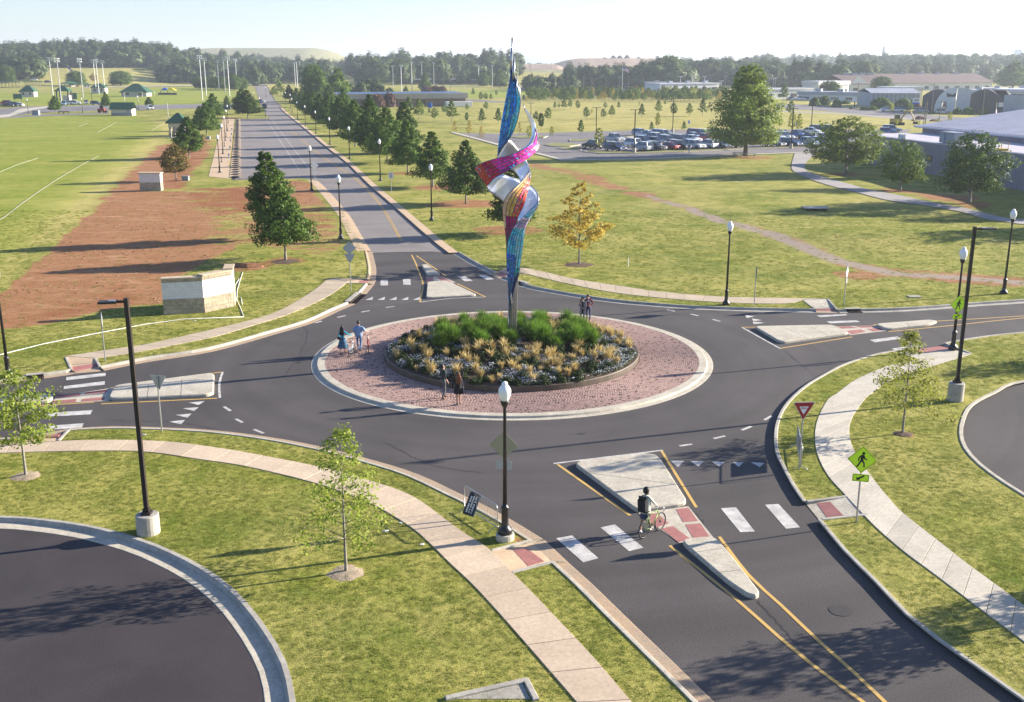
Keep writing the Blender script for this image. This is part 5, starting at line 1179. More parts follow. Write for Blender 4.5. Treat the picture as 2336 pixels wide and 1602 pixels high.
# litter, flags, strings
for i, (px, py, lab) in enumerate(((880,1219,'larger scrap of white litter on the near lawn'),(912,1200,'small scrap of white litter nearest the pavement'),(962,1250,'scrap of white litter lying in the lamp shadow'),(445,736,'scrap of white litter beside the long pipe'),(330,998,'white scrap on the narrow grass strip'),(1633-0,300,'')) ):
    if not lab: continue
    mb = MB(); n = 7
    for k in range(3): mb.ball((rnd.uniform(-.07,.07), rnd.uniform(-.04,.04), .02), .045, 6, 4, sc3=(1.3,.8,.5), jit=.4)
    o = mb.build('litter', SIGNWHT); o.location = tuple(G(px, py)[:2])+(LAWN,); tag(o, lab, 'litter')
FLG = mat('pink_marker_flag', (.8,.2,.15), .6)
for i, (px, py, lab) in enumerate(((2029,553,'right of the middle shadow'),(2119,578,'lowest of the three by the gravel track'),(1904,552,'leftmost of the three by the gravel track'),(1330,366,'near the left corner of the full car park'),(1409,370,'below the tall pole before the car park'),(1491,372,'third along the lawn before the car park'),(1644,366,'beside the great tree'),(1000,460,'by the first avenue oak'),(1001,446,'beside the mulch ring'),(968,458,'left of the nearest avenue lamp base'),(939,401,'at the second mulch ring'),(827,363,'between avenue lamps'))):
    g = G(px, py); t = thing('marker_flag', 'tiny pink marker flag '+lab, 'marker flag', (g.x, g.y, g.z+LAWN), rnd.uniform(-.5,.5)); MB().cyl((0,0,0), (0,0,.45), .008, .008, 4).build('wire', GALV, t); MB().box((.07,0,.4), (.14,.01,.1)).build('flag', FLG, t)
for i, l in enumerate(([(-30,520),(0,507),(60,460),(130,412),(205,368),(226,358)], [(0,395),(40,378),(87,363)], [(222,304),(265,281)], [(178,291),(200,283)], [(345,300),(375,282)])):
    pts = [(p.x, p.y, LAWN+.04+(.03*(k%2))) for k, p in enumerate(resample(GP(l), 14))]
    o = MB().tube(pts, .02, 4).build('marking_line', WHITE); tag(o, ['long white field line running out of the left edge across the mown field', 'short white field line at the left edge of the mown field', 'white field line in the middle distance of the mown field', 'faint short white field line left of the middle one', 'faint white field line near the small shelter'][i], 'field line')
# precast lid and small cover in the lawn
g = G(1860,481); t = thing('concrete_lid', 'flat pale concrete drain lid with a dark slot in the right hand lawn', 'drain lid', (g.x, g.y, g.z+LAWN)); MB().box((0,0,.28), (3.0,1.9,.14)).build('lid', CONC_GREY, t); MB().box((0,0,.1), (2.3,1.4,.24)).build('pit', INL, t)
g = G(2085,681); o = MB().box((0,0,.03), (.9,.6,.06)).build('access_cover', CONC_GREY); o.location = (g.x, g.y, LAWN); tag(o, 'small grey access cover flush in the lawn near the right lamp', 'cover')
# mulch rings under the near trees
MUL = mat('dry_mulch', (.33,.26,.18), .95, var=.35, scale=9, bump=1, bscale=20); MULD = mat('dark_mulch', (.10,.065,.045), .95, var=.4, scale=9, bump=1, bscale=20)
for px, py, r, m, lab in ((790,1315,.66,MUL,'pale straw mulch ring under the small tree in the foreground'),(2058,996,.48,MULD,'dark mulch ring under the small tree at right'),(60,1093,.62,MUL,'pale mulch ring under the small tree at the left edge'),(1321,607,1.35,MULD,'dark mulch ring under the yellowing oak'),(652,600,1.3,MULD,'dark mulch ring under the tall lopsided oak'),(1180,1240,.0,MUL,'')):
    if not r: continue
    mb = MB(); n = 22; vs = [(0,0,.07)]
    for rr in (.55, 1.0):
        for i in range(n): q = rr*r*(1+rnd.uniform(-.13,.13)); vs.append((q*math.cos(2*math.pi*i/n), q*math.sin(2*math.pi*i/n), .05+rnd.uniform(-.01,.025) if rr < 1 else -.01))
    mb.add(vs, [(0, 1+i, 1+(i+1)%n) for i in range(n)]+[(1+i, 1+n+i, 1+n+(i+1)%n, 1+(i+1)%n) for i in range(n)]); g = G(px, py); o = mb.build('mulch_ring', m, None, smooth=True); o.location = (g.x, g.y, g.z+LAWN); tag(o, lab, 'mulch')
# ---------------------------------------------------------------- trees
OAK = leafmat('oak_leaf_dark', (.026,.066,.008), (.13,.21,.028), .35)
OAKF = leafmat('oak_leaf_mid', (.05,.105,.012), (.18,.26,.04), .38)
YOUNG = leafmat('young_oak_leaf', (.12,.19,.022), (.38,.43,.08), .5)
LIMEL = leafmat('yellow_green_leaf', (.20,.25,.03), (.42,.42,.08), .5)
YELL_OAK = leafmat('yellowing_leaf', (.27,.22,.03), (.52,.37,.07), .4)
WILLOW = leafmat('pale_green_leaf', (.08,.13,.018), (.27,.34,.06), .42)
RUSSET = leafmat('russet_leaf', (.09,.05,.035), (.16,.085,.06), .3)
def make_tree(seed, H, base, prof, nbr, nleaf, lsize, leafm, barkm, r0, lean=(0,0), clump=.55, droop=.1, density=1.0, sub=3, flat_=.7, forks=1, asp=1.6):
    """prof(t)->radius for crown height t 0..1; returns (trunk mesh, crown mesh)"""
    rr = random.Random(seed); rs = np.random.RandomState(seed)
    mb = MB(); top = H*.97
    tr = [(0,0,-.15), (0,0,H*.04)]
    for k in range(1, 9):
        t = k/8; tr.append((lean[0]*t*t+rr.uniform(-.02,.02)*H*.25*t, lean[1]*t*t+rr.uniform(-.02,.02)*H*.25*t, H*.04+(top-H*.04)*t))
    rad = [r0*1.5, r0*1.05]+[r0*(1-.93*(k/8)) for k in range(1, 9)]
    mb.tube(tr, rad, 8)
    def axis(z):
        for a, b in zip(tr, tr[1:]):
            if z <= b[2]: u = (z-a[2])/(b[2]-a[2]); return Vector(a).lerp(Vector(b), u)
        return Vector(tr[-1])
    tips = []; ga = rr.uniform(0, 6.28)
    for i in range(nbr):
        t = (i+.5)/nbr; t = t**.92; zc = base+(H-base)*t; rad_ = prof(t)*rr.uniform(.72, 1.12); ga += 2.4+rr.uniform(-.35,.35)
        z0 = max(base*.8, zc-rad_*(.35+.3*rr.random())); z0 = min(z0, H*.93); p0 = axis(z0); d = Vector((math.cos(ga), math.sin(ga), 0))
        p3 = Vector((p0.x, p0.y, zc))+d*rad_; p3.z -= droop*rad_*rr.uniform(.3,1.3)*(1-t); p1 = p0.lerp(p3, .4)+Vector((0,0,rad_*.10)); br = r0*(.30*(1-t)+.06)
        mid = p0.lerp(p3, .7)+Vector((rr.uniform(-.05,.05)*rad_, rr.uniform(-.05,.05)*rad_, rad_*.06))
        mb.tube([p0, p1, mid, p3], [br, br*.7, br*.45, br*.15], 5)
        for q, s in ((.45, .7), (.7, .9), (1.0, 1.0)):
            c = p0.lerp(p3, q); tips.append((c, s*max(.25, rad_*.33)))
        for k in range(sub):
            q = rr.uniform(.35, .95); a = p0.lerp(p3, q); dd = (d+Vector((rr.uniform(-1,1), rr.uniform(-1,1), rr.uniform(-.3,.7)))).normalized(); e = a+dd*rad_*rr.uniform(.25,.5)
            mb.tube([a, e], [br*.3, br*.1], 4); tips.append((e, max(.22, rad_*.28)))
    tips.append((Vector(tr[-1]), prof(.97)+.15))
    cw = np.array([s**1.3 for _, s in tips]); cw /= cw.sum(); idx = rs.choice(len(tips), nleaf, p=cw)
    C = np.array([tuple(c) for c, _ in tips]); S = np.array([s for _, s in tips]); ctone = rs.uniform(0, 1, len(tips))
    d = rs.normal(0, 1, (nleaf, 3)); d /= np.linalg.norm(d, axis=1)[:, None]; rdist = rs.uniform(.25, 1, nleaf)**.5
    cen = C[idx]+d*(S[idx]*rdist*clump/.55)[:, None]*np.array([1, 1, flat_])
    ok = cen[:, 2] > base*.72; cen = cen[ok]; idx = idx[ok]; d = d[ok]
    out = cen-np.array([0, 0, base+(H-base)*.35]); out /= np.linalg.norm(out, axis=1)[:, None]+1e-6
    nr = d*.5+out*.6+np.array([0, 0, .35])
    tone = np.clip(ctone[idx]*.55+rs.uniform(0, .5, len(idx)), 0, 1)
    V, F, T = leafcloud(cen, nr, lsize, rs, tone, asp)
    tm = mb.mesh('trunk', barkm, True); cm = attr_mesh('crown', V, F, T, leafm)
    return tm, cm
def conic(Rm, p=1.0, b=.18): return lambda t: Rm*min(1, (t+.02)/b+.35)*max(.06, (1-t))**p
def oval(Rm, lo=.45): return lambda t: Rm*max(.08, math.sin(math.pi*min(1, (t*.82+.16))))**lo
def tree_thing(name, me, label, px=None, loc=None, s=1.0, rz=None, group=None, cat='tree'):
    g = G(*px) if px else Vector(loc); t = thing(name, label, cat, (g.x, g.y, g.z+LAWN), rnd.uniform(0, 6.28) if rz is None else rz, group, s)
    obj('trunk', me[0], t); obj('crown', me[1], t); return t
# near young trees
nearA = make_tree(21, 5.25, 1.55, conic(1.55, .62, .10), 38, 3800, .072, YOUNG, BARKG, .055, sub=4, clump=.52, flat_=.75, droop=.35)
nearB = make_tree(22, 5.0, 1.6, conic(1.55, .66, .10), 38, 3800, .075, LIMEL, BARKG, .055, sub=4, clump=.52, flat_=.75, droop=.25)
nearC = make_tree(23, 4.6, 1.9, oval(1.40, .6), 34, 3400, .095, YOUNG, BARKG, .06, sub=4, clump=.5, flat_=.7, droop=.2)
tree_thing('young_oak_tree', nearA, 'slim young oak with sparse green leaves in the foreground lawn below the curved pavement', (790,1313), rz=1.2, group='young street trees')
tree_thing('young_oak_tree', nearB, 'slim young oak with lime yellow leaves between the right pavement and tall light', (2058,995), rz=2.2, group='young street trees')
tree_thing('young_oak_tree', nearC, 'young green oak cut by the left edge of the picture', (60,1092), rz=.4, group='young street trees')
# two trees just outside the frame at right whose shadows fall into the picture
for px, py, s_ in ((2410,1330,1.02),(2520,1395,1.3),(2500,905,1.1)):
    pass
big = make_tree(24, 7.2, 1.9, oval(2.3, .6), 40, 6000, .17, YOUNG, BARKG, .09, sub=4, clump=.55)
dirs = Vector((math.cos(SUN_AZ), math.sin(SUN_AZ), 0))
sh = G(2150,1462)+dirs*5.6; tree_thing('young_oak_tree', nearC, 'leafy tree just outside the right edge whose shadow crosses the near road', None, (sh.x, sh.y, 0), s=.98, group='young street trees')
sh = G(2225,1420)+dirs*8.6; tree_thing('young_oak_tree', nearC, 'small tree outside the right edge shading the narrow grass strip', None, (sh.x, sh.y, 0), s=.8, group='young street trees')
sh = G(2200,850)+dirs*11; tree_thing('young_oak_tree', nearC, 'small tree outside the right edge shading the lawn behind the tall light', None, (sh.x+2, sh.y, 0), group='young street trees')
# yellow oak
yo = make_tree(31, 7.6, 2.4, conic(3.0, .75, .22), 34, 3600, .17, YELL_OAK, BARKG, .09, sub=4, clump=.42, flat_=.45, droop=.2)
g = G(1321,607); tree_thing('oak_tree', yo, 'open yellowing oak alone on the lawn right of the sculpture', (1321,607), s=HT(1321,607,418)/7.6, rz=.5)
# tall oak left (lopsided)
lo = make_tree(33, 6.6, 2.2, conic(2.75, .6, .2), 52, 9000, .17, OAK, BARKG, .12, lean=(-.2,.1), sub=4, clump=.6)
tree_thing('oak_tree', lo, 'dark oak with a pale straight trunk on the soil, front one of two', (652,598), rz=0, s=HT(652,598,440)/6.6)
lo2 = make_tree(34, 9.6, 2.0, lambda t: 2.15*min(1, .55+t*2.4)*(1-.82*max(0, (t-.3)/.7)**1.5), 56, 12000, .19, OAK, BARKG, .14, lean=(-.5,.1), sub=4, clump=.62)
tree_thing('oak_tree', lo2, 'taller narrow dark oak overlapping behind the pale trunked oak beside the avenue', (625,548), rz=.3, s=HT(625,548,350)/9.6)
# avenue oaks: three forms
av = [make_tree(40+k, 9.5, 2.1, conic(3.0+.2*k, .72, .16), 50, 10000, .22, OAK, BARKG, .15, sub=4, clump=.66) for k in range(3)]
avl = [(1172,535,395),(1063,467,323),(987.6,429,302),(930,397,276),(884,373.5,247),(848,353,232),(810.6,336,228.5),(776.5,310.6,223),(751,296,218),(732,284,215),(717,273,212),(702,263,209),(689,254,208),(678,246,206),(660,233,203)]
lab = ['oak half hidden directly behind the sculpture','nearest fully visible oak of the avenue row, left of the sculpture','second full oak of the avenue row with a brown mulch ring','third full oak of the avenue row','fourth full oak of the avenue row, trunk visible','fifth full oak of the avenue row','sixth full oak of the avenue row','seventh full oak of the avenue row','eighth full oak of the avenue row','ninth oak in the dense part of the avenue row','tenth oak in the dense part of the avenue row','eleventh oak in the dense part of the avenue row','twelfth oak in the dense part of the avenue row','thirteenth oak in the dense part of the avenue row','farthest small oak at the end of the avenue row']
for i, (px, py, top) in enumerate(avl):
    H = HT(px, py, top); s = max(.75, H/9.5); tree_thing('oak_tree', av[(i*2)%3], 'dark green '+lab[i], (px, py), s=(s*1.08 if i > 3 else s, s*1.08 if i > 3 else s, s), group='avenue oaks')
for i, (dx, dy) in enumerate(((6,2),(7,1),(6,4),(7,2))):
    px, py, _ = avl[5+i*2]; g = G(px, py); tree_thing('oak_tree', av[i%3], ['nearest', 'second', 'third', 'farthest'][i]+' oak of the rear line behind the dense avenue row', None, (g.x+dx, g.y+dy, g.z), s=1.0, group='avenue oaks')
# left row
lf = [(432,363,268,1.15,'dark oak with a full round crown left of the empty car park'),(402,415,335,1,'small oak turning yellow beside the block pillar'),(472,310,236,1.05,'green oak behind the full round oak, left of the lamps'),(488,275,214,1.1,'tall dark oak farthest back in the left group'),(566,271,206,1.35,'spreading dark oak at the far end of the empty car park'),(553,262,203,1.1,'oak just behind the spreading oak at the far end'),(518,246,219,.8,'small round oak behind the dark utility cabinet'),(458,300,243,.9,'green oak filling the gap between shelter roof and left group')]
ly = make_tree(46, 5.5, 1.6, oval(1.9, .5), 30, 3000, .18, YELL_OAK, BARKG, .09)
for px, py, top, wd, lb in lf:
    H = HT(px, py, top)
    if 'yellow' in lb:
        m5 = make_tree(47, 5.0, 1.5, oval(1.7, .5), 34, 3600, .17, leafmat('olive_leaf', (.08,.085,.015), (.26,.19,.04), .35), BARKG, .09); tree_thing('oak_tree', m5, lb, (px, py), s=H/5.0)
    else:
        s = H/9.5; tree_thing('oak_tree', av[rnd.randrange(3)], lb, (px, py), s=(s*wd*1.1, s*wd*1.1, s))
sp = make_tree(48, 3.6, 1.0, oval(1.0, .6), 14, 160, .10, RUSSET, BARKG, .04); tree_thing('bare_sapling', sp, 'nearly bare russet sapling behind the lopsided oak top', (605,420))
# big tree, right trees
bt_ = make_tree(51, 16.5, 3.0, lambda t: (5.3+.6*math.sin(t*17))*(1-.80*t**2.2)*min(1, .6+t*3), 90, 19000, .30, WILLOW, BARK, .42, sub=5, clump=.5, flat_=.7, droop=.3)
tree_thing('great_tree', bt_, 'great pale green tree towering over the full car park', (1700,357), s=HT(1700,357,150)/16.5, rz=.9)
t1 = make_tree(52, 9.0, 2.3, lambda t: 5.1*math.sin(math.pi*min(1, .26+t*.72))**.65, 60, 10000, .24, WILLOW, BARKG, .26, sub=4, clump=.40, flat_=.42, droop=.05)
tree_thing('oak_tree', t1, 'wide layered open tree where the gravel path leaves the car park', (1928,400), s=HT(1928,400,268)/9.0, rz=2)
t2 = make_tree(53, 7.2, 1.7, oval(3.0, .5), 42, 6000, .20, OAKF, BARKG, .16, sub=4, clump=.5)
tree_thing('oak_tree', t2, 'rounded green oak before the grey building, middle of three', (2053,437), s=HT(2053,437,325)/7.2, rz=.3)
t3 = make_tree(54, 9.0, 1.9, oval(3.7, .5), 50, 9500, .20, OAK, BARKG, .2, sub=4, clump=.52)
tree_thing('oak_tree', t3, 'largest dark oak before the grey building near the right edge', (2211,466), s=HT(2211,466,307)/9.0, rz=1.3)
sh = G(2336,470); tree_thing('oak_tree', t3, 'dark oak beyond the right edge beside the grey building', None, (sh.x+9, sh.y-3, 0), s=1.0)
for sx_, sy_, k in ((2200,505,0),(2080,535,1),(2360,490,2)):      # oaks beyond the frame that shade the swale
    q = G(sx_, sy_); Ls = 5.2/math.tan(SUN_EL)
    if q.x+Ls > 45: tree_thing('oak_tree', (t3, t2, t3)[0 if k != 1 else 1], ['oak outside the frame casting the long swale shadow', 'oak outside the frame casting the lower swale shadow', 'oak outside the frame at the near end of the swale'][k], None, (q.x+Ls*math.cos(SUN_AZ)+6, q.y+Ls*math.sin(SUN_AZ), 0), s=1.05)
# big pair behind avenue
bp = make_tree(55, 20, 2.0, oval(7.2, .45), 80, 14000, .55, OAK, BARK, .4, sub=4, clump=.6); bc = make_tree(56, 19, 1.5, conic(7.5, .6, .12), 80, 14000, .55, OAKF, BARK, .4, sub=4, clump=.6)
tree_thing('great_tree', bp, 'large round dark tree rising behind the avenue oaks', (719,232), s=HT(719,232,150)/20); tree_thing('great_tree', bc, 'large pointed tree beside the round one behind the avenue', (772,236), s=HT(772,236,156)/19)
# field saplings
sap = [make_tree(60+k, 4.0, 1.2, (conic(1.15, .7, .2), oval(1.15, .6), conic(1.5, .7, .25), lambda t: .75*max(.1, math.sin(math.pi*(.15+.8*t))))[k], 20, 900, .20, (OAKF, OAKF, WILLOW, OAK)[k], BARKG, .055, sub=2, clump=.6) for k in range(4)]
sapY = make_tree(65, 4.6, 1.4, conic(1.0, .7, .2), 18, 420, .18, YELL_OAK, BARKG, .05, sub=2, clump=.5); sapL = make_tree(66, 5.0, 1.5, oval(.95, .6), 20, 800, .2, LIMEL, BARKG, .05, sub=2, clump=.6)
SAP = [(1223,279.5,24,1),(1234,300,40,3),(1250.6,278.7,31,1),(1266,250,17,0),(1275.5,248.6,12,1),(1286.7,252,25,2),(1301,249.4,20,1),(1317.7,252,21,1),(1337,274,28,1),(1375.9,273.5,24,1),(1395.7,270,28,2),(1380.5,250,15,1),(1411.5,250,17,0),(1464,269,31,0),(1502,262,32,2),(1500,296,37,5),(1486,303.6,24,0),(1536,267.5,31,1),(1572.4,266.6,30,2),(1458,243,11,5),(1517,241,12,0),(1325.4,309.7,34,0),(1259,316,26,5),(1366,347.5,54,5),(1602.8,265.8,40,0),(1822,306,45,5),(1806,308,50,5),(1803,266,34,1),(1788,232,42,0),
 (932.8,268,45,0),(955.7,274.4,48,2),(992,277,29,1),(979,261.5,14,3),(1012.5,261.5,22,1),(1031,279.5,48,2),(1065,253.7,16,1),(1064.8,282,24,3),(1099,284,35,0),(1109,253,20,1),(1097,232,21,1),(1108,230.5,17,1),(1079.6,220,18,0),(1120,230.5,17,0),(1132,220,13,1),(1137,284.7,36,0),(1037.7,309.7,34,4),(1071,316,40,4),(1098,325,36,4),(1185,310,30,4),(1208,322,34,5),(1350,262,12,5),(1560,300,22,0),
 (1165,224,16,0),(2033,262,28,5),(2166,282,26,5),(2140,288,18,5),(2202,282,12,5),(2096,290,14,5),(2045,290,18,5),(1933,296,24,5)]
dsc = ['dark conical', 'round crowned', 'spreading', 'narrow dark', 'sparse yellow', 'lime green']
def side(px): return 'left part' if px < 1040 else 'centre left' if px < 1200 else 'middle' if px < 1400 else 'right of middle' if px < 1620 else 'right part'
def where_s(px, py):
    if py > 290: return 'at the edge of the full car park'
    if px < 1150: return 'on the field below the long brick building'
    if px > 1900: return 'by the dug earth before the warehouses'
    return 'on the field above the full car park' if py > 258 else 'on the dry strip before the nursery rows'
seen = {}
for i, (px, py, h, k) in enumerate(SAP):
    m_ = sap[k] if k < 4 else (sapY, sapL)[k-4]; H0 = (4,4,4,4,4.6,5)[k]; H = HT(px, py, py-h)
    base_ = f'{dsc[k]} tree {where_s(px, py)}'; seen.setdefault(base_, []).append(px); q = seen[base_]
    tree_thing('young_tree', m_, f'__{base_}|{px}', (px, py), s=H/H0, group='young trees across the far field')
ordw = ['leftmost', 'second from left', 'third from left', 'fourth from left', 'fifth from left', 'sixth from left', 'seventh from left', 'eighth from left', 'ninth from left', 'tenth from left', 'eleventh from left','twelfth from left']
for o in COL.objects:
    l = o.get('label', '')
    if l.startswith('__'):
        b_, px = l[2:].split('|'); q = sorted(seen[b_]); o['label'] = b_ if len(q) == 1 else f'{b_}, {ordw[q.index(float(px))]}'
# nursery rows
ordr = ['nearest', 'second', 'third', 'fourth', 'farthest']
nr_ = 0
for row, (yy, hh) in enumerate(((233,17),(229,18),(225.5,19),(222,17),(218.5,16))):
    px = 1188+row*5
    while px < 1650:
        px += rnd.uniform(6.5, 12)
        if rnd.random() < .12: continue
        k = rnd.choice([0,1,1,2,2,0,4,5]); m_ = sap[k] if k < 4 else (sapY, sapL)[k-4]; y_ = yy+rnd.uniform(-1.2,1.2); H = HT(px, y_, y_-hh*rnd.uniform(.85,1.45)); H0 = (4,4,4,4,4.6,5)[k]
        nr_ += 1; tree_thing('young_tree', m_, f'{dsc[k]} sapling in the {ordr[row]} nursery row, {"left" if px < 1340 else "middle" if px < 1495 else "right"} part', (px, y_), s=(H/H0*1.35, H/H0*1.35, H/H0), group='nursery rows of young trees')
# distant single trees on the left
for px, py, top, w_, k, lb in ((127,258,219,30,0,'dark round tree in front of the far left car park'),(243,249,210,22,0,'conical dark tree beside the green roofed block'),(341,246,221,20,0,'small dark tree behind the mown field, right of the block'),(174,197,163,38,1,'broad dark tree behind the pavilions with light masts beside it'),(275,196,163,42,1,'big round tree behind the large green hipped pavilion'),(246,171,145,30,1,'round tree on the pale slope below the wooded hill'),(317,177,158,30,1,'low broad tree on the pale slope left of the tall one'),(346,176,145,26,0,'tall tree on the pale slope before the wooded hill'),(370,172,150,28,1,'spreading tree right of the tall one on the slope'),
    (398,170,154,12,1,'small tree on the slope above the painted awning'),(384,183,171,12,0,'little bush tree above the blue and yellow awning'),(436,183,171,14,0,'round bush on the pale slope near the masts'),(455,203,176,26,1,'leftmost tree of the dark clump behind the masts'),(472,203,177,26,1,'second tree of the dark clump behind the masts'),(492,204,177,26,1,'third tree of the dark clump behind the masts'),(510,205,176,26,1,'fourth tree of the dark clump behind the masts'),(535,207,170,26,1,'light green tree right of the dark clump'),(552,206,178,24,1,'rightmost tree of the dark clump'),
    (15,190,150,36,1,'dark tree at the far left edge behind the shelters'),(215,190,168,16,4,'rust brown tree behind the tall masts'),(32,182,171,16,6,'dark red bush tree near the left edge'),(436,177,164,14,6,'red leaved tree on the pale slope'),(626,223,199,26,2,'pale tree right of the avenue beyond the oaks'),(640,217,190,26,2,'second pale tree right of the far avenue'),(636,206,181,20,2,'pale green tree at the avenue bend'),(600,192,176,16,0,'dark conifer in the road island far down the avenue'),
    (826,193,157,30,1,'round tree left of the pale roofed sheds'),(850,214,196,14,0,'pointed young tree behind the brick building'),(926,212,196,12,0,'pointed young tree behind the brick building roof'),(828,214,202,24,6,'reddish bush behind the brick building left end'),(970,208,166,26,2,'bare looking tall tree before the sheds'),(1120,196,160,32,2,'loose green tree before the pale rise'),(1140,200,162,34,2,'second loose tree before the pale rise'),(1102,198,168,24,1,'shorter tree left of the loose pair'),
    (1524,200,128,56,1,'tall tree rising over the wood right of the flag'),(1600,188,140,46,1,'round tree at the right end of the wood'),(2010,215,176,40,1,'green tree in front of the brown roofed hall'),(2108,196,168,66,1,'wide round tree overlapping the brown hall roof'),(2310,200,142,74,2,'big yellow green tree at the right edge before the wood'),(1892,224,186,42,1,'round tree beside the low pale office'),(1500,190,166,30,1,'dark tree left of the tall one beyond the flag')):
    H = HT(px, py, top); g = G(px, py); wm = w_*g.y/FL
    m_ = {0: (av[0], 9.5, 6.2), 1: (bp, 20, 14.4), 2: (t1, 9.0, 10), 4: (ly, 5.5, 3.8), 6: (ly, 5.5, 3.8)}[k]
    if k == 6:
        if 'rus' not in globals(): rus = make_tree(71, 5.5, .8, oval(2.2, .4), 30, 2600, .26, RUSSET, BARKG, .09)
        m_ = (rus, 5.5, 4.4)
    if k == 2: m_ = (bc, 19, 15) if H > 9 else (sap[2], 4, 3)
    tree_thing('tree', m_[0], lb, (px, py), s=(wm/m_[2], wm/m_[2], H/m_[1]))
# shrubs by far buildings
bush = [attr_mesh('bush', *leafcloud(*(lambda d: (d*np.array([1,1,.9])*rs.uniform(.8,1.05,(len(d),1)), d))(np.array([v/np.linalg.norm(v)*np.array([1,1,np.sign(v[2])]) for v in rs.normal(0,1,(700,3))])*np.array([1,1,1])), .22, rs), m_) for m_ in (OAK, RUSSET, OAKF)]
def bush_at(lb, px, py, w_, h_, k=0):
    g = G(px, py); wm = w_*g.y/FL/2; hm = h_*g.y/FL/2; o = obj('bush', bush[k], None, lb, 'shrub', loc=(g.x, g.y, g.z), rz=rnd.uniform(0,6)); o.scale = (wm, wm*.8, hm*1.9)
for a in (('russet tree-like bush mass hiding the left of the brick building', 862,246,40,34,1),('second russet bush mass beside the left one at the brick building', 888,245,40,36,1),('russet bush behind the flat roof, left one', 973,213,26,18,1),('russet bush behind the flat roof, middle one', 993,212,26,18,1),('russet bush behind the flat roof, right one', 1010,212,24,17,1),
          ('low round bush nearest the blue container', 973,243,8,8,0),('low round bush left of the brick wall windows', 883,244,10,8,0),('low round bush second along the brick wall', 896,244,8,7,0),('low hedge bush right of the blue container', 993,242,14,7,0),('low hedge bush beside the white trailers', 1004,241,10,7,0),
          ('large round bush left of the dark roadside hedge', 1880,240,34,22,0),('tall rounded bush in the middle of the roadside hedge', 1858,243,26,22,0),('round bush at right of the roadside hedge', 1908,245,24,20,0),('clipped hedge before the low pale office', 1927,238,30,9,0),('round bush before the grey hall, left one', 2010,249,48,28,0),('round bush before the grey hall, middle one', 2062,250,44,27,0),('dark bush at the hall corner', 2090,250,22,18,1),('low dark hedge left of parked cars', 1974,252,30,9,0),('low bush by the roadside sign', 1990,253,20,12,2),('bush in front of the arched building, left one', 2183,262,26,16,0),('bush in front of the arched building, right one', 2208,262,30,18,2),('bush under the dark arch', 2240,262,22,18,0),('small clipped bush near right edge, first', 2290,268,8,7,0),('small clipped bush near right edge, second', 2302,268,8,7,0),('low clipped hedge beside the parked cars', 2125,261,18,8,0),('tiny round bush beside road', 1941,250,9,6,0),('dark hedge behind the sheds', 880,190,110,9,0),('dark hedge right of the sheds', 930,192,40,13,0)): bush_at(*a)
# ---------------------------------------------------------------- far woods as masses, hills
def forest_sources():
    out = []
    col = bpy.data.collections.new('woodland_sources')
    for k in range(5):
        rs_ = np.random.RandomState(90+k); n = 900; wk = (1.15,.9,1.35,1.0,.8)[k]; hk = (.9,1.1,.8,1.0,1.2)[k]
        d = rs_.normal(0, 1, (n, 3)); d /= np.linalg.norm(d, axis=1)[:, None]; lump = 1+.30*np.sin(d[:, 0]*5+k*2)*np.cos(d[:, 1]*6+k)+.22*np.sin(d[:, 2]*8+k*3+d[:, 0]*3)
        cen = d*lump[:, None]*rs_.uniform(.72, 1.02, (n, 1))*np.array([5.2*wk, 5.2*wk, 5.6*hk])+np.array([0, 0, 7.4*hk]); cen = cen[cen[:, 2] > .8]
        V, F, T = leafcloud(cen, cen-np.array([0, 0, 5]), 1.75, rs_, None, 1.25)
        o = bpy.data.objects.new('woodland_tree', attr_mesh('woodland_tree', V, F, T*.9, WOODM)); col.objects.link(o); out.append(o)
        c = MB(); c.ball((0,0,7.4), 1, 9, 6, sc3=(3.9,3.9,5.0), jit=.15); c.v = [v for v in c.v]
    return col
WOODM = leafmat('woodland_leaf', (.035,.065,.02), (.14,.18,.055), .25)
WCOL = forest_sources()
